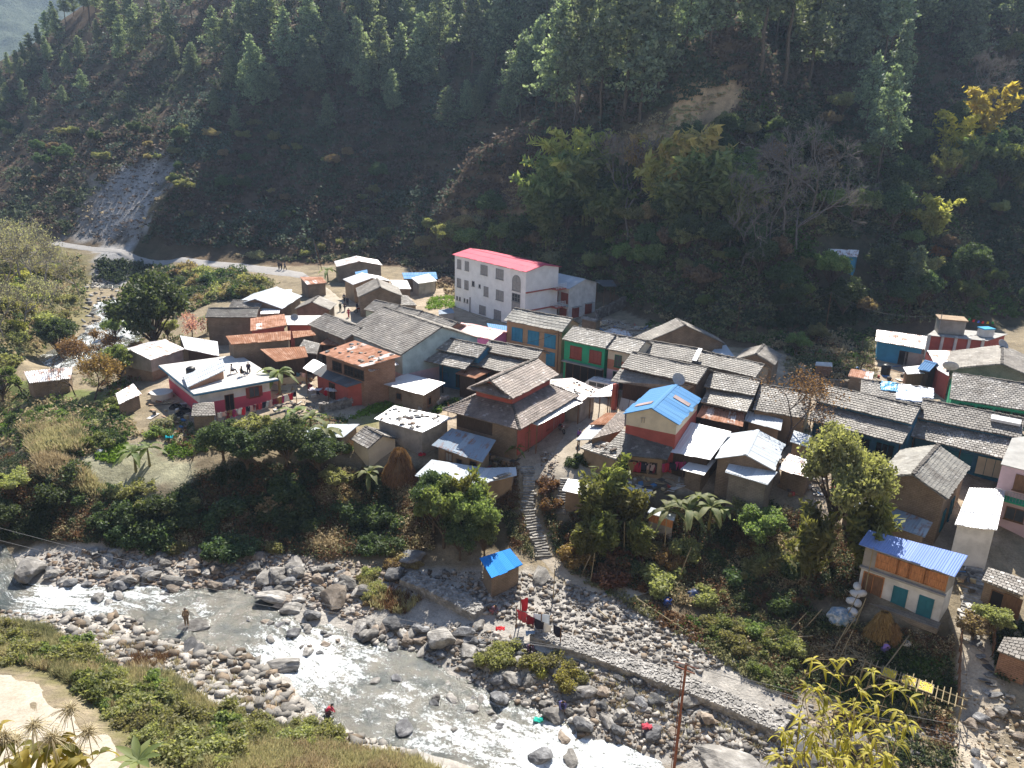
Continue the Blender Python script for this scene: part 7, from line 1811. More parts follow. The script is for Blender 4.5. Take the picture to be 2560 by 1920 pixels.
def hang(u0, v0, u1, v1, h, label, n, ids, w=(.45, .8), hh=(.5, .9), poles=True):
    a, b = G(u0, v0), G(u1, v1); a = a + [0, 0, h]; b = b + [0, 0, h]
    if poles:
        post(a - [0, 0, h], h + .2, "left pole of the " + label); post(b - [0, 0, h], h + .2, "right pole of the " + label)
    pts_ = line(a, b, .25, label); d = (b - a); L = np.linalg.norm(d); d = d / L
    for k in range(n):
        t_ = (k + .5 + random.uniform(-.2, .2)) / n; i = min(len(pts_) - 2, int(t_ * (len(pts_) - 1))); f = t_ * (len(pts_) - 1) - i
        q = pts_[i] * (1 - f) + pts_[i + 1] * f; c = ids[k % len(ids)]; uu, vv = proj(q)
        garment(q, d, random.uniform(*w), random.uniform(*hh), REDS[c], NM[c] + " cloth hanging on a line", uu, vv, shirt=random.random() < .4)
hang(545, 1068, 742, 1012, 1.7, "clothes line in front of the flat roofed house", 20, [6, 2, 8, 7, 1, 6, 0, 3, 2, 8, 4, 3])
hang(677, 948, 766, 962, 1.6, "clothes line behind the flat roofed house", 7, [2, 0, 8, 1, 4, 9])
hang(1570, 1196, 1705, 1196, 1.9, "clothes line below the slate apron", 9, [7, 0, 3, 2, 8, 1, 0, 3, 1], (.6, 1.0), (.7, 1.1))
hang(822, 1006, 770, 985, 1.6, "short clothes line at the courtyard wall", 3, [0, 3, 8])
hang(1120, 1040, 1160, 1030, 1.5, "short clothes line beside the white sheet hut", 3, [0, 4, 8])
hang(1290, 1570, 1400, 1620, 2.0, "washing line among the riverside boulders", 5, [4, 8, 3, 6, 3], (.7, 1.0), (.7, 1.1))
p1 = post(G(1300, 1560), 2.6, "thin pole flying a red cloth by the river"); garment(p1 + [.3, 0, -.1], np.array([.8, .6, 0]), .7, 1.2, (.50, .05, .07), "long scarlet cloth flying from a pole", 1304, 1494)
p2 = post(G(1352, 1580), 1.8, "stake holding the white sheet by the river"); garment(p2 + [0, 0, -.05], np.array([1, -.1, 0]), 1.35, 1.2, (.66, .70, .74), "large white sheet drying on a stake", 1330, 1560)
for u, v, c, w in ((1250,1592,(.6,.05,.06),"red cloth spread on a boulder"),(1325,1602,(.40,.52,.66),"pale blue cloth spread on a boulder"),(1345,1810,(.04,.50,.40),"turquoise cloth floating at the river edge"),(1616,1828,(.60,.10,.14),"crimson cloth bundle on a stone"),(424,1102,(.03,.42,.50),"turquoise plastic bag by the garden"),(376,940,(.10,.28,.55),"blue tarpaulin heap left of the flat roof"),(1055,1145,(.60,.06,.07),"red cloth on the bush by the tin shack"),(790,1000,(.72,.66,.68),"pale sheets spread on the courtyard wall"),(830,1000,(.74,.72,.72),"pale sheets spread on the courtyard wall"),(880,995,(.74,.73,.73),"pale sheets spread on the courtyard wall")):
    p = G(u, v); n = 8; S_ = (.75 if c[0] < .7 else 1.5)
    V = [np.array([p[0] + S_ * (i / (n - 1) - .5), p[1] + S_ * .7 * (j / (n - 1) - .5), p[2] + .2 + .5 * float(fbm(i * .8 + u, j * .8 + v, 8, 2)) + (.9 if 'wall' in w else .35 if 'boulder' in w else 0)]) for j in range(n) for i in range(n)]
    o = link("cloth", mesh_np("cloth", np.array(V), np.array([[j * n + i, j * n + i + 1, (j + 1) * n + i + 1, (j + 1) * n + i] for j in range(n - 1) for i in range(n - 1)]), smooth=True), cloth_mat(c)); o.modifiers.new("thick", 'SOLIDIFY').thickness = .03
    auto(o, w, u, v, 'cloth', "cloths lying about")

# ------------------------------------------------------------------ poles, wires
M_RUST = plain("rusty_iron", (.20, .07, .04), .7); M_WIRE = plain("wire", (.16, .16, .165), .9); M_BAMB = plain("dry_bamboo", (.30, .24, .14), .6)
B0 = P(1683, 1938, -9.6); zt = B0[2] + 4
for _ in range(60):
    if proj((B0[0], B0[1], zt))[1] > 1660: zt += .15
top = np.array([B0[0], B0[1], zt]); root = empty("utility_pole", B0); tag(root, "rusty iron utility pole with cross arms beside the river", 'utility pole')
hh = zt - B0[2]; mb = MB(); mb.bar((0, 0, -1), (0, 0, hh * .55), .11, 0, 10); mb.bar((0, 0, hh * .55), (0, 0, hh), .085, 0, 10, .08); mb.build("shaft", M_RUST, root)
mb = MB(); mb.bar((-.16, .1, 0), (-.16, .1, hh * .9), .025, 0, 6); mb.build("cable_conduit", M_RUST, root)
for k, dz in enumerate((.15, .55)):
    mb = MB(); mb.bar((-.75 + .2 * k, .35, hh - dz), (.75 - .2 * k, -.35, hh - dz), .045, 0, 4); ar = mb.build("cross_arm", M_RUST, root)
    for s_ in (-.65, 0.0, .65):
        mb = MB(); mb.lathe((s_ * (1 - .25 * k), -s_ * .47, hh - dz + .04), [(.03, 0), (.06, .05), (.045, .1), (.06, .14), (.001, .2)], 8); mb.build("insulator", plain("porcelain", (.55, .52, .48), .3), ar)
L1, L2 = P(-160, 1345, 1.5), P(2700, 1925, 2.0)
for k, s_ in enumerate((-.65, 0, .65)):
    a = top + np.array([s_, -s_ * .47, .02 if k != 1 else -.1])
    line(L1 + np.array([s_, -s_ * .5 + k * .5, k * .9]), a, 1.2, f"power line over the river on the left of the rusty pole, {('lower','middle','upper')[k]} strand", .013, "power_line", 'wire', 30, M_WIRE)
    line(a, L2 + np.array([s_, -s_ * .5, (2 - k) * .7]), .5, f"power line running right from the rusty pole, {('lower','middle','upper')[k]} strand", .012, "power_line", 'wire', 24, M_WIRE)
# village poles and cables
pa = post(G(806, 676), 6.5, "leaning guyed pole at the road bend", .09, (-1.6, .4), BROWNW, "utility_pole", 'utility pole')
line(pa, G(815, 678), 0, "front guy wire of the leaning pole at the road bend", .03, "guy_wire", 'wire', 4, M_WIRE); line(pa, G(800, 690), 0, "near guy wire of the leaning pole at the road bend", .03, "guy_wire", 'wire', 4, M_WIRE)
pb = post(G(1392, 935), 6.0, "street pole carrying a tangle of cables in front of the tan house", .09, (0, 0), BROWNW, "utility_pole", 'utility pole')
for k, (u, v, h, l) in enumerate(((1545, 960, 3.2, "to the red corner post"), (1600, 925, 3.5, "to the two tier slate house"), (1265, 960, 5.5, "to the tiered roof"), (1560, 880, 5, "to the cream house"), (1180, 870, 5.0, "to the pink house"), (1510, 955, 3.0, "over the white van"))):
    line(pb + [0, 0, -.1 * k], G(u, v) + [0, 0, h], .5, "cable running from the street pole " + l, .022, "cable", 'wire', 14, BLACK)
pc = post(G(1838, 850), 6.0, "thin pole behind the slate gable houses", .06, (.1, 0), BROWNW, "utility_pole", 'utility pole'); pd = post(G(2062, 835), 6.5, "thin pole at the foot of the forest", .06, (0, 0), BROWNW, "utility_pole", 'utility pole')
line(pc, pd, 1.2, "cable sagging between the two thin poles below the forest", .02, "cable", 'wire', 20, M_WIRE); line(pd, HK.o + Vector((0, 0, 6.4)), 1.2, "cable from the thin pole to the concrete house mast", .02, "cable", 'wire', 20, M_WIRE)
line(pb, pc, 1.5, "long cable from the street pole over the back row", .02, "cable", 'wire', 24, M_WIRE)
# loose bamboo poles on the bank
for k, (u, v, h, tx, ty) in enumerate(((1383,1500,3.2,0,0),(1690,1460,5.5,1.2,.8),(1450,1440,3.4,.9,.3),(1475,1460,3.0,.3,.4),(2105,1560,4.2,1.1,.5),(2130,1580,4.5,1.0,.8),(2000,1580,3.6,1.6,.2),(1960,1590,3.4,1.7,.4),(2040,1690,3.0,1.5,.4),(1660,1390,4.0,-.1,0),(1620,1390,3.5,.1,.1),(2075,1640,4,1.5,1.0),(2090,1660,4,1.4,1.1),(1560,1390,3.6,-.2,0),(2160,1490,4.5,.1,.2),(1070,1310,3.4,-1.0,.2),(2100,1600,4.2,1.7,.9))):
    mb = MB(); mb.bar((0, 0, -.2), (tx, ty, h * (.6 if abs(tx) > .8 else 1)), .05, 0, 6, .035); o = mb.build("bamboo_pole", M_BAMB); p = G(u, v); o.location = [float(x) for x in p]; auto(o, "dry leaning bamboo pole", u, v, 'pole', "bamboo poles on the bank")
for k, (u0, v0, u1, v1) in enumerate(((1640,1440,1770,1505),(1590,1505,1710,1585),(2270,1600,2180,1720),(1385,1590,1470,1620),(2030,1600,1920,1610),(1495,1535,1520,1555))):
    a, b = G(u0, v0) + [0, 0, .4], G(u1, v1) + [0, 0, .4]; mb = MB(); mb.bar(a, b, .06, 0, 6, .04); o = mb.build("bamboo_pole", M_BAMB); auto(o, "long bamboo pole lying on the ground", (u0 + u1) / 2, (v0 + v1) / 2, 'pole', "bamboo poles on the bank")

# ------------------------------------------------------------------ drying rack with trays of yellow fruit
ra, rb_ = G(2150, 1705), G(2395, 1800); dv = rb_ - ra; LR = float(np.hypot(dv[0], dv[1])); ang = math.atan2(dv[1], dv[0]); hz = 1.5
root = empty("drying_rack", ra, ang); tag(root, "long drying rack of pale bamboo poles with yellow trays on it", 'rack')
sl = math.atan2(dv[2], LR)
def rk(x, y, z): return (x, y, z + dv[2] * x / LR)
for y in (-.55, .55):
    mb = MB(); mb.bar(rk(-.4, y, hz), rk(LR + .3, y, hz), .045); mb.build("rail", M_BAMB, root)
nr = 17
for k in range(nr):
    x = LR * k / (nr - 1); mb = MB(); mb.bar(rk(x, -.85, hz + .07), rk(x, .85 + .2 * (k % 3), hz + .07), .035); mb.build("rung", M_BAMB, root)
for x in (0, LR * .33, LR * .66, LR):
    for y in (-.55, .55): mb = MB(); mb.bar(rk(x, y, -.5), rk(x, y, hz + .25), .05); mb.build("leg", M_BAMB, root)
M_FRUIT = plain("dried_yellow_slices", (.74, .55, .04), .6)
for k, (fx, l) in enumerate(((.27, "left"), (.47, "middle"), (.64, "right"))):
    c = rk(LR * fx, .05, hz + .13); w = Matrix.Translation(Vector(ra.tolist())) @ Matrix.Rotation(ang, 4, 'Z') @ Vector(c)
    tr = empty("fruit_tray", w, ang); tag(tr, f"{l} tray of bright yellow fruit slices on the bamboo drying rack", 'tray', "trays of drying fruit"); tr.scale = (LR * .145 / 1.5, .9, 1)
    mb = MB(); mb.box((0, 0, 0), (1.45, 1.25, .04)); mb.build("tray_board", plain("tray_mesh", (.42, .36, .24), .8), tr)
    for s_ in (-1, 1):
        mb = MB(); mb.box((0, s_ * .62, .03), (1.5, .06, .07)); mb.build("rim", M_BAMB, tr); mb = MB(); mb.box((s_ * .72, 0, .03), (.06, 1.2, .07)); mb.build("rim", M_BAMB, tr)
    mb = MB()
    for i in range(8):
        for j in range(7):
            if random.random() < .88: mb.lathe((-.6 + i * .17 + random.uniform(-.02, .02), -.5 + j * .165, .045), [(.075, 0), (.07, .03), (.001, .035)], 8)
    o = mb.build("fruit_slices", M_FRUIT, tr); o['kind'] = 'stuff'
# straw stacks and heaps
def straw(u, v, h, r_, label, seed, name="straw_stack"):
    rs = np.random.default_rng(seed); p = G(u, v); n = 5200; t_ = rs.uniform(0, 6.28, n); f = rs.random(n)
    rad = r_ * (.25 + .75 * (1 - f) ** .8) * (.85 + .3 * fbm(t_ * 1.5, f * 3, 4)); C = np.stack([np.cos(t_) * rad, np.sin(t_) * rad * .7, f * h], 1)
    d = np.stack([np.cos(t_) * .25, np.sin(t_) * .2, -np.ones(n)], 1) + rs.normal(size=(n, 3)) * .22; d /= np.linalg.norm(d, axis=1)[:, None]; b = np.cross(d, rs.normal(size=(n, 3))); b /= np.linalg.norm(b, axis=1)[:, None]
    L = rs.uniform(.25, .6, n)[:, None]; V = np.stack([C - b * .018, C + b * .018, C + b * .012 + d * L, C - b * .012 + d * L], 1).reshape(-1, 3)
    me = mesh_np(name, V, np.arange(4 * n).reshape(n, 4), rs.random(n)); o = link(name, me, leaf("straw", (.17, .095, .045), (.36, .22, .11), .3)); o.location = [float(x) for x in p]
    core = MB(); core.lathe((0, 0, -.3), [(r_ * .75, 0), (r_ * .6, h * .45), (r_ * .2, h * .95), (.001, h)], 12); core.build("straw_core", plain("dark_straw", (.14, .085, .045), .9), o); tag(o, label, 'straw stack')
straw(2200, 1590, 2.3, 1.3, "tall heap of brown straw in front of the white house with orange windows", 1); straw(1000, 1200, 3.6, 1.9, "big heap of brown dry creeper between the plastered hut and tin shack", 2); straw(2225, 1600, 1.6, .9, "low heap of brown straw right of the taller one", 3)
# sacks and tarpaulin bundle by the white house
for k, (u, v, dz) in enumerate(((2128,1508,0),(2142,1514,0),(2136,1500,.35),(2150,1500,.4),(2138,1490,.7),(2130,1535,0))):
    p = G(u, v); bm = bmesh.new(); bmesh.ops.create_icosphere(bm, subdivisions=3, radius=.42)
    for q in bm.verts: q.co = Vector((q.co.x * 1.15, q.co.y * .8, q.co.z * .7)) * (1 + .25 * (float(fbm(q.co.x * 4 + k, q.co.y * 4 + q.co.z * 3, k, 2)) - .5))
    me = bpy.data.meshes.new("sack"); bm.to_mesh(me); bm.free(); me.polygons.foreach_set('use_smooth', [True] * len(me.polygons)); o = link("sack", me, WHITE_D); o.location = (p[0], p[1], p[2] + .25 + dz); o.rotation_euler = (0, 0, k * 1.1)
    auto(o, "white stuffed sack", u, v, 'sack', "white sacks by the house")
def bundle(u, v, s_, c1, label, name="tarpaulin", cat='tarpaulin', k=0):
    p = G(u, v); bm = bmesh.new(); bmesh.ops.create_icosphere(bm, subdivisions=4, radius=1)
    for q in bm.verts:
        f = 1 + .5 * (float(fbm(q.co.x * 2.2 + k, q.co.y * 2.2 + q.co.z * 1.7, k, 3)) - .5); q.co = Vector((q.co.x * s_ * f, q.co.y * s_ * .8 * f, max(-.2, q.co.z) * s_ * .75 * f))
    me = bpy.data.meshes.new(name); bm.to_mesh(me); bm.free(); me.polygons.foreach_set('use_smooth', [True] * len(me.polygons)); o = link(name, me, c1); o.location = [float(x) for x in p]; tag(o, label, cat)
t = NT("blue_white_tarp"); o_ = t.tc(); n1 = t.noise(o_, 2.2, 4); t.bump(t.noise(o_, 3, 5), 1.0, .25); M_TARP = t.done(t.ramp(n1, [(.42, (.13, .24, .36)), (.52, (.34, .38, .41)), (.62, (.55, .57, .58))]), .4, .4)
bundle(2102, 1545, 1.15, M_TARP, "crumpled blue and white tarpaulin heap left of the white house with orange windows", k=3)
bundle(1738, 1490, .8, plain("dark_blue_tarp", (.03, .05, .12), .5), "dark blue bundle lying in the shade of the bank", k=5); bundle(1740, 1485, .4, WHITE_D, "white plastic bag on the dark blue bundle", "plastic_bag", 'bag', 6); bundle(2267, 1610, .38, WHITE_D, "white plastic bag beside the straw heaps", "plastic_bag", 'bag', 7); bundle(250, 1130, .5, WHITE_D, "pale bundle at the end of the terrace field", "bundle", 'bundle', 8); bundle(145, 1133, .45, WHITE_D, "pale stone like bundle left of the terrace field", "bundle", 'bundle', 9)
# tarpaulins pulled over the slate roof
def on_roof(hs, y): return hs.ze + y * (hs.zr - hs.ze) / hs.run
def roof_tarp(hs, x0, x1, y0, y1, mat, label, seed):
    n = 16; V = []
    for j in range(n):
        for i in range(n):
            x, y = x0 + (x1 - x0) * i / (n - 1), y0 + (y1 - y0) * j / (n - 1); x += .25 * (float(fbm(j * .4, seed, 3, 2)) - .5); y += .25 * (float(fbm(i * .4, seed, 5, 2)) - .5)
            V.append((x, y, on_roof(hs, y) + .09 + .14 * float(fbm(x * 1.6 + seed, y * 1.2, 7, 3))))
    m = hs.inv.inverted(); V = [m @ Vector(q) for q in V]
    o = link("tarpaulin", mesh_np("tarpaulin", np.array([tuple(q) for q in V]), np.array([[j * n + i, j * n + i + 1, (j + 1) * n + i + 1, (j + 1) * n + i] for j in range(n - 1) for i in range(n - 1)]), smooth=True), mat); o.modifiers.new("thick", 'SOLIDIFY').thickness = .02; tag(o, label, 'tarpaulin')
t = NT("sky_blue_tarp"); o_ = t.tc(); t.bump(t.noise(o_, 2.5, 4), .9, .12); M_TB = t.done((.05, .33, .58), .35, .4)
t = NT("white_tarp"); o_ = t.tc(); n1 = t.noise(o_, 1.3, 4); t.bump(t.noise(o_, 2.2, 4), .9, .14); M_TW = t.done(t.ramp(n1, [(.33, (.10, .22, .52)), (.42, (.74, .77, .82))]), .35, .4)
W_ = HTP.W; R_ = HTP.run
roof_tarp(HTP, W_ * .28, W_ * .52, R_ * .45, R_ * 1.0, M_TB, "sky blue tarpaulin on the slate roof", 1); roof_tarp(HTP, W_ * .50, W_ * .86, R_ * .02, R_ * .98, M_TW, "large white plastic sheet over the slate roof beside the blue tarpaulin", 2); roof_tarp(HTP, W_ * .84, W_ * 1.02, R_ * .35, R_ * .98, M_TW, "small white and blue plastic sheet at the right end of the slate roof", 3)
# ------------------------------------------------------------------ tanks, dishes, vehicles
def tank(p, r_, h, mat, label, name="water_tank", lid=True):
    root = empty(name, p); tag(root, label, 'water tank'); mb = MB(); mb.lathe((0, 0, 0), [(r_ * .001, 0), (r_, 0), (r_ * 1.02, h * .3), (r_, h * .33), (r_ * 1.02, h * .62), (r_, h * .66), (r_ * .98, h * .85), (r_ * .6, h * .97), (r_ * .001, h)], 20); mb.build("tank_body", mat, root, True)
    if lid: mb = MB(); mb.lathe((0, 0, h * .96), [(r_ * .3, 0), (r_ * .3, .08), (.001, .1)], 12); mb.build("lid", mat, root)
tank(P(478, 938, HV.o.z + 3.13), .55, 1.05, plain("black_plastic", (.02, .02, .022), .45), "black plastic water tank on the flat roof")
tank(P(2212, 938, G(2212, 948)[2]), .6, 1.6, plain("black_plastic", (.02, .02, .022), .45), "tall black tank beside the bare twiggy tree in the fields")
p = G(405, 995); root = empty("water_tank", p); tag(root, "low round white cement water tank left of the flat roofed house", 'water tank'); mb = MB(); mb.lathe((0, 0, -.3), [(1.25, 0), (1.25, 1.0), (1.3, 1.02), (1.3, 1.12), (.001, 1.16)], 24); mb.build("tank_body", CONC_L, root)
q = P(2462, 840, HK.o.z + 3.66); root = empty("water_tank", q, .2); tag(root, "square white tank with bright blue cover on the concrete house roof", 'water tank'); mb = MB(); mb.box((0, 0, .55), (1.7, 1.3, 1.1)); mb.build("tank_body", WHITE_D, root); mb = MB(); mb.box((0, 0, 1.16), (1.85, 1.45, .14)); mb.build("cover", plain("bright_blue_cover", (.05, .36, .60), .4), root)
def dish(p, r_, rz, label):
    root = empty("satellite_dish", p, rz); tag(root, label, 'satellite dish'); mb = MB()
    M = Matrix.Translation((0, 0, .75)) @ Matrix.Rotation(RAD(50), 4, 'X')
    for a in range(5):
        for k in range(16):
            q_ = []
            for (aa, kk) in ((a, k), (a, k + 1), (a + 1, k + 1), (a + 1, k)): rr = r_ * aa / 5; tt_ = 2 * math.pi * kk / 16; q_.append(M @ Vector((rr * math.cos(tt_), rr * math.sin(tt_), rr * rr * .45 / r_)))
            mb.face(q_)
    o = mb.build("reflector", plain("dish_grey", (.42, .42, .42), .5), root, True); o.modifiers.new("thick", 'SOLIDIFY').thickness = .02
    mb = MB(); mb.bar((0, 0, 0), (0, .05, .75), .04); mb.build("mast", STEEL, root); mb = MB(); mb.bar(M @ Vector((0, -r_ * .9, .3)), M @ Vector((0, 0, r_ * .9)), .02); mb.build("feed_arm", STEEL, root)
dish(P(1692, 966, 4.6), .75, .3, "pale satellite dish behind the blue roof ridge"); dish(P(2500, 878, 4.6), .8, .4, "dark satellite dish on the large brown slate gable"); dish(P(2372, 936, 4.4), .9, 2.6, "grey satellite dish at the corner of the speckled slate roof"); dish(P(737, 808, 3.6), .55, .2, "small dark satellite dish on the flat concrete roof")
# white van in the street
vp = G(1500, 985); root = empty("van", vp, -.55); tag(root, "white van with roof rack parked in the street behind the tin canopy", 'van')
M_VAN = plain("white_car_paint", (.74, .74, .75), .25)
prof = [(-2.2, .35), (-2.25, .9), (-2.0, 1.15), (-1.35, 1.85), (1.9, 1.9), (2.2, 1.6), (2.2, .35)]; mb = MB()
for sg in (-1, 1): mb.face([(x, sg * .85, z) for x, z in (prof if sg < 0 else prof[::-1])])
for k in range(len(prof)):
    a, b = prof[k], prof[(k + 1) % len(prof)]; mb.face([(a[0], -.85, a[1]), (a[0], .85, a[1]), (b[0], .85, b[1]), (b[0], -.85, b[1])])
o = mb.build("body", M_VAN, root); bv = o.modifiers.new("bevel", 'BEVEL'); bv.width = .06; bv.segments = 2
mb = MB(); mb.face([(-1.97, -.72, 1.22), (-1.43, -.72, 1.81), (-1.43, .72, 1.81), (-1.97, .72, 1.22)][::-1]); o = mb.build("windscreen", GLASS, root); o.location = (-.02, 0, .012)
for sg in (-1, 1):
    for x0_, x1_ in ((-1.2, -.2), (-.1, .9), (1.0, 1.9)): mb = MB(); mb.box(((x0_ + x1_) / 2, sg * .862, 1.45), (x1_ - x0_, .02, .5)); mb.build("window", GLASS, root)
    for x in (-1.4, 1.4):
        mb = MB()
        for kk in range(16): pass
        mb.bar((x, sg * .80, .33), (x, sg * .90, .33), .33, 0, 18); wh = mb.build("wheel", BLACK, root); mb = MB(); mb.bar((x, sg * .905, .33), (x, sg * .915, .33), .17, 0, 14); mb.build("hubcap", STEEL, wh)
    mb = MB(); mb.box((-2.24, sg * .6, .85), (.04, .3, .18)); mb.build("headlight", plain("lamp_glass", (.6, .6, .58), .2), root)
for y in (-.6, .6): mb = MB(); mb.bar((-.9, y, 2.02), (1.7, y, 2.02), .03); mb.build("rack_rail", STEEL, root)
for x in (-.6, .4, 1.4): mb = MB(); mb.bar((x, -.62, 2.0), (x, .62, 2.0), .025); mb.build("rack_bar", STEEL, root)
def motorbike(u, v, rz, label):
    root = empty("motorcycle", G(u, v), rz); tag(root, label, 'motorcycle', "motorcycles in the street"); blk = plain("black_paint", (.02, .02, .022), .35)
    for x in (-.62, .62):
        mb = MB(); bm = None; segs_ = [(math.cos(t_) * .27, math.sin(t_) * .27) for t_ in [2 * math.pi * k / 18 for k in range(19)]]
        mb.path([(x + a, 0, .30 + b) for a, b in segs_], .05, 0, 6); w = mb.build("wheel", BLACK, root); mb = MB()
        for k in range(6): t_ = math.pi * k / 6; mb.bar((x - math.cos(t_) * .25, 0, .30 - math.sin(t_) * .25), (x + math.cos(t_) * .25, 0, .30 + math.sin(t_) * .25), .012, 0, 4)
        mb.build("spokes", STEEL, w)
    mb = MB(); mb.box((.05, 0, .78), (.95, .26, .1), 0, 0, (0, .06)); mb.build("seat", BLACK, root); mb = MB(); mb.box((-.25, 0, .82), (.42, .28, .22), 0, 0, (0, .15)); mb.build("fuel_tank", plain("dark_red_paint", (.20, .02, .02), .3), root)
    mb = MB(); mb.box((0, 0, .45), (.5, .26, .34)); mb.build("engine", STEEL, root); mb = MB(); mb.bar((-.62, 0, .3), (-.42, 0, .98), .035); mb.build("fork", STEEL, root); mb = MB(); mb.bar((-.40, -.34, 1.02), (-.40, .34, 1.02), .022); mb.build("handlebar", STEEL, root); mb = MB(); mb.lathe((-.5, 0, .82), [(.001, 0), (.09, .02), (.1, .1), (.001, .14)], 10); mb.build("headlight", plain("lamp_glass", (.6, .6, .58), .2), root)
    mb = MB(); mb.bar((.1, .16, .32), (.85, .18, .42), .045); mb.build("exhaust", STEEL, root)
motorbike(1404, 1080, 1.9, "black motorcycle leaning at the red wall of the tiered brown house"); motorbike(899, 782, .6, "nearer motorcycle parked at the right of the village street"); motorbike(905, 772, .6, "farther motorcycle parked at the right of the village street")
# hose coils beside the flat roofed house, log pile, corn, basin
for k, (u, v) in enumerate(((440,1020),(462,1030),(450,1042))):
    p = G(u, v); mb = MB()
    for a in range(4): r_ = .75 - .1 * a; mb.path([(math.cos(t_) * r_, math.sin(t_) * r_ * .9, .08 + .1 * a + .03 * math.sin(3 * t_)) for t_ in [2 * math.pi * j / 20 for j in range(21)]], .05, 0, 6)
    o = mb.build("hose_coil", BLACK); o.location = [float(x) for x in p]; auto(o, "black coil of plastic water pipe", u, v, 'hose', "coils of black pipe")
def heap(u, v, n, L, r_, sx, sy, h, mat, label, name, cat, seed):
    rs = random.Random(seed); p = G(u, v); mb = MB()
    for k in range(n):
        x, y = rs.uniform(-1, 1), rs.uniform(-1, 1); z = h * max(.05, 1 - math.hypot(x, y)) * rs.uniform(.3, 1); t_ = rs.uniform(0, 3.14); e_ = rs.uniform(-.3, .3)
        mb.bar((x * sx - math.cos(t_) * L / 2, y * sy - math.sin(t_) * L / 2, z - e_ * L * .3), (x * sx + math.cos(t_) * L / 2, y * sy + math.sin(t_) * L / 2, z + e_ * L * .3 + r_), r_, 0, 5)
    o = mb.build(name, mat); o.location = [float(c) for c in p]; tag(o, label, cat, None, 'stuff')
heap(1115, 712, 260, 1.1, .07, 2.6, 2.2, 2.0, wood("cut_wood", (.33, .22, .13)), "large heap of chopped firewood left of the tall white building", "firewood", 'firewood', 3)
heap(2292, 934, 120, .22, .05, 1.3, .8, .8, plain("corn", (.42, .30, .12), .8), "heap of dry corn cobs under the white sheet roof", "corn", 'corn', 4)
heap(2120, 1630, 70, 2.2, .03, 1.6, 1.8, .5, M_BAMB, "scattered heap of cut bamboo sticks beside the drying rack", "bamboo_sticks", 'sticks', 5)
p = G(1668, 1506); mb = MB(); mb.lathe((0, 0, 0), [(.001, .02), (.28, .02), (.38, .28), (.36, .28), (.27, .05), (.001, .05)], 18); o = mb.build("basin", plain("blue_plastic", (.02, .12, .62), .35), None, True); o.location = (p[0], p[1], p[2] + .1); tag(o, "round bright blue plastic basin on the shaded bank", 'basin')
# fence rails in the fields
for (u0, v0, u1, v1, l) in ((1985,895,2140,915,"wooden rail fence across the fields near the brick water tank"),(2010,850,2095,880,"broken wooden rail fence at the foot of the forest"),(2480,1560,2480,1640,"bamboo fence at the edge of the right hand path"),(2400,1600,2392,1760,"tall bamboo stake fence beside the garden and the right hand path")):
    a, b = G(u0, v0), G(u1, v1); n = 7; root = empty("fence", a); tag(root, l, 'fence')
    for k in range(n):
        q = a + (b - a) * k / (n - 1); q[2] = float(H(q[0], q[1])); mb = MB(); mb.bar(q - a - [0, 0, .3], q - a + [0, 0, 1.3], .05); mb.build("fence_post", BROWNW, root)
    for hz_ in (.6, 1.1):
        mb = MB(); mb.path([np.array([*(a + (b - a) * k / (n - 1))[:2], float(H(*(a + (b - a) * k / (n - 1))[:2])) + hz_]) - a for k in range(n)], .04); mb.build("rail", BROWNW, root)
# prayer flags on the concrete house roof
a, b = np.array(HK.o) + [6, 2, 6], np.array(HK.o) + [11.5, 3, 5.2]; pts_ = line(a, b, .3, "string of small prayer flags over the concrete house roof", .02, "flag_string", 'rope')
for k, c in enumerate(((.05,.30,.10),(.55,.05,.05),(.10,.15,.5),(.55,.05,.05),(.5,.4,.05),(.05,.30,.10))): garment(pts_[2 + 2 * k], (b - a) / np.linalg.norm(b - a), .35, .35, c, ("green","red","blue","red","yellow","green")[k] + " prayer flag", *proj(pts_[2 + 2 * k]), name="prayer_flag")

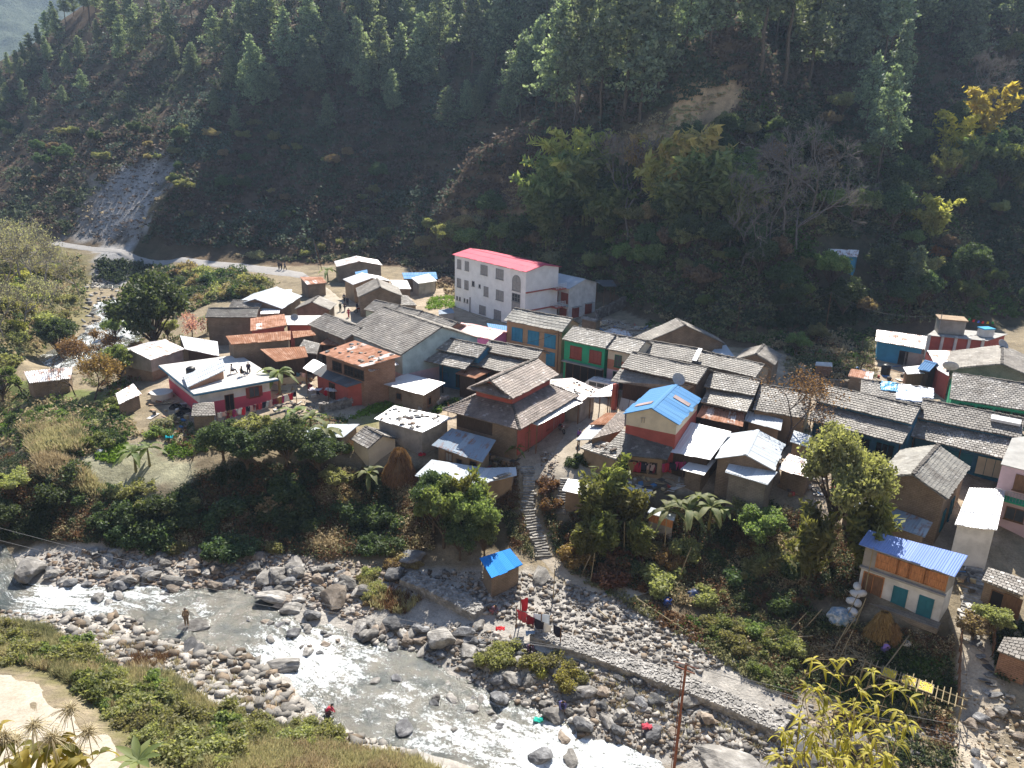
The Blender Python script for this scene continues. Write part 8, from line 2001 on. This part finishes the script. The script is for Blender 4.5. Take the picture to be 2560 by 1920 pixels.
# ------------------------------------------------------------------ plants close to the camera, rooted on the slope below it
def lance(V, F, A, p, d, L, w, droop, rs):
    d = np.array(d, float); d /= np.linalg.norm(d); pts_ = []
    for k in range(6): f = k / 5; pts_.append(p + d * L * f - np.array([0, 0, droop * L * f * f]))
    i0 = len(F); blade(V, F, pts_, [w * .12, w * .8, w, w * .85, w * .5, .002], np.array([0, 0, 1.0]), .3); A += [rs.random()] * (len(F) - i0)
def near_plant(name, base_px, yb, tips, label, cat, seed, L=(.10, .19), n=(4, 8), mat=None, ydev=.8, droop=(.4, 1.2), wd=(.011, .019), start=.5, dens=3):
    rs = np.random.default_rng(seed); b = Py(*base_px, yb); b[2] = float(H(b[0], b[1])); V, F, A, segs = [], [], [], []
    for (u, v) in tips:
        t_ = Py(u, v, yb + rs.uniform(-ydev, ydev)); m_ = b * .35 + t_ * .65 + np.array([rs.normal() * .22, rs.normal() * .15, -.12]); pr = b
        for k in range(1, 13):
            f = k / 12; q = b * (1 - f) ** 2 + 2 * m_ * f * (1 - f) + t_ * f * f + rs.normal(size=3) * .012; segs.append((pr, q, .013 * (1.25 - f), .013 * (1.15 - f)))
            if f > start:
                for j in range(rs.integers(1, dens + 1)):
                    a_ = rs.uniform(0, 6.28); o_ = q
                    if rs.random() < .45:
                        o_ = q + np.array([math.cos(a_), math.sin(a_), rs.uniform(.1, .7)]) * rs.uniform(.06, .2); segs.append((q, o_, .004, .003))
                        for _ in range(rs.integers(2, 4)): a2 = a_ + rs.normal() * 1.0; lance(V, F, A, o_, (math.cos(a2), math.sin(a2), rs.uniform(-.4, .7)), rs.uniform(*L), rs.uniform(*wd), rs.uniform(*droop), rs)
                    lance(V, F, A, o_, (math.cos(a_), math.sin(a_), rs.uniform(-.3, .6)), rs.uniform(*L), rs.uniform(*wd), rs.uniform(*droop), rs)
            pr = q
        for k in range(rs.integers(*n)): a_ = rs.uniform(0, 6.28); lance(V, F, A, t_, (math.cos(a_), math.sin(a_), rs.uniform(-.2, 1.0)), rs.uniform(*L), rs.uniform(*wd), rs.uniform(*droop), rs)
    root = empty(name, b); tag(root, label, cat); tv, tf = tubes(segs, 5)
    link("trunk", mesh_np("trunk", tv - b, tf), bark("twig", (.24, .19, .13)), root); link("crown", mesh_np("crown", np.array(V) - b, np.array(F), np.array(A)), mat, root)
    return root, b
near_plant("sapling", (2050, 2010), 7.0, [(2030,1650),(2115,1650),(2085,1690),(2060,1740),(2150,1730),(2230,1710),(2275,1745),(2190,1760),(2130,1790),(2000,1800),(1960,1830),(2040,1830),(2100,1850),(2210,1830),(2270,1800),(1950,1890),(2010,1890),(2080,1900),(2170,1880),(2250,1860),(2020,1720),(2180,1680)], "yellow green long leaved sapling close in front at the bottom right", 'sapling', 5, mat=leaf("willow_leaves", (.15, .135, .028), (.46, .36, .075), .5))
root, b = near_plant("flowering_shrub", (150, 2060), 5.2, [(150,1850),(85,1860),(40,1895),(130,1905),(200,1900),(20,1860),(110,1880)], "large leaved shrub with pale feathery seed plumes close at the bottom left", 'shrub', 6, (.11, .20), (3, 6), leaf("broad_yellowing_leaves", (.11, .12, .03), (.36, .27, .06), .5), .35, (.5, 1.2), (.026, .045), .62, 2)
rs = np.random.default_rng(9)
for (u, v, s_) in ((175,1775,.17),(85,1815,.16),(40,1850,.14),(130,1845,.15),(220,1830,.15),(190,1880,.14),(10,1840,.13),(110,1890,.14)):
    c = Py(u, v, 5.2 + rs.uniform(-.25, .25)); segs = []
    for k in range(95):
        d = rs.normal(size=3); d[2] = d[2] * .7 + .55; d /= np.linalg.norm(d); L = s_ * .95 * rs.uniform(.35, 1.2); pr = c + rs.normal(size=3) * .03
        for j in range(1, 5): f = j / 4; q = c + d * L * f - np.array([0, 0, .5 * L * f * f]); segs.append((pr, q, .0026, .002)); pr = q
    segs.append((c - np.array([0, 0, .3]), c, .006, .004)); tv, tf = tubes(segs, 3); link("seed_plume", mesh_np("seed_plume", tv - b, tf), plain("straw_plume", (.52, .44, .27), .8), root)
V, F, A = [], [], []; b2 = Py(330, 1960, 5.0); b2[2] = float(H(b2[0], b2[1]))
c = Py(345, 1900, 5.0)
for k in range(9): a_ = k * .7; lance(V, F, A, c, (math.cos(a_), math.sin(a_), .55), rs.uniform(.2, .3), .035, .25, rs)
root = empty("young_plant", b2); tag(root, "fresh green rosette of lance leaves at the bottom edge beside the road", 'plant'); link("crown", mesh_np("crown", np.array(V) - b2, np.array(F), np.array(A)), G_MID, root); tv, tf = tubes([(b2, c, .012, .008)], 6); link("trunk", mesh_np("trunk", tv - b2, tf), CULM, root)

# odds and ends lying in the yards and lanes
rs = np.random.default_rng(77); mb = MB(); LC = [plain("scrap_" + str(k), c_, .8) for k, c_ in enumerate(((.30,.20,.12),(.55,.52,.48),(.10,.09,.08),(.40,.07,.06),(.08,.20,.40),(.45,.36,.22)))]
for px, n in (([(1940,1100),(2060,1060),(2140,1130),(2080,1250),(1950,1240)], 110), ([(1960,880),(2180,880),(2250,960),(2080,960)], 60), ([(1480,790),(1720,840),(1640,860),(1500,830)], 60), ([(690,930),(790,930),(800,1010),(680,1030)], 40), ([(380,970),(470,1000),(470,1080),(380,1040)], 40), ([(2330,1400),(2440,1400),(2420,1560),(2380,1440)], 30), ([(1560,1190),(1720,1190),(1720,1230),(1580,1230)], 40), ([(1110,1100),(1290,1150),(1270,1190),(1130,1130)], 30), ([(2240,900),(2380,920),(2340,960),(2240,950)], 50)):
    q = inside(px, n, int(rs.integers(1e6)), False); p = Gn(q[:, 0], q[:, 1])
    for w in p:
        if np.isnan(w[0]): continue
        k = rs.random(); dm = (rs.uniform(.6, 2.2), .12, .06) if k < .4 else (rs.uniform(.2, .6), rs.uniform(.2, .5), rs.uniform(.1, .45)) if k < .8 else (rs.uniform(.6, 1.6), rs.uniform(.5, 1.0), .03)
        mb.box((w[0], w[1], w[2] + dm[2] / 2 + .05), dm, int(rs.choice(6, p=(.34, .18, .2, .07, .06, .15))), rs.uniform(0, 3), (rs.normal() * .12, rs.normal() * .12))
tag(mb.build("litter", LC), "scattered planks, rags and scraps in the village yards", 'litter', None, 'stuff')
finish_labels()
# ------------------------------------------------------------------ hazy air
mb = MB(); mb.box((-350, 655, 130), (1750, 1500, 350)); hz = mb.build("haze", None)
hz.data.materials.clear()
m = bpy.data.materials.new("haze_air"); m.use_nodes = True; n_ = m.node_tree
n_.nodes.remove(n_.nodes["Principled BSDF"]); pv = n_.nodes.new("ShaderNodeVolumePrincipled")
pv.inputs['Density'].default_value = HAZE_D; pv.inputs['Color'].default_value = (.55, .72, 1.0, 1); pv.inputs['Anisotropy'].default_value = .3
n_.links.new(pv.outputs[0], n_.nodes["Material Output"].inputs['Volume']); hz.data.materials.append(m)
tag(hz, "thin bluish haze in the valley air", 'haze', None, 'stuff')
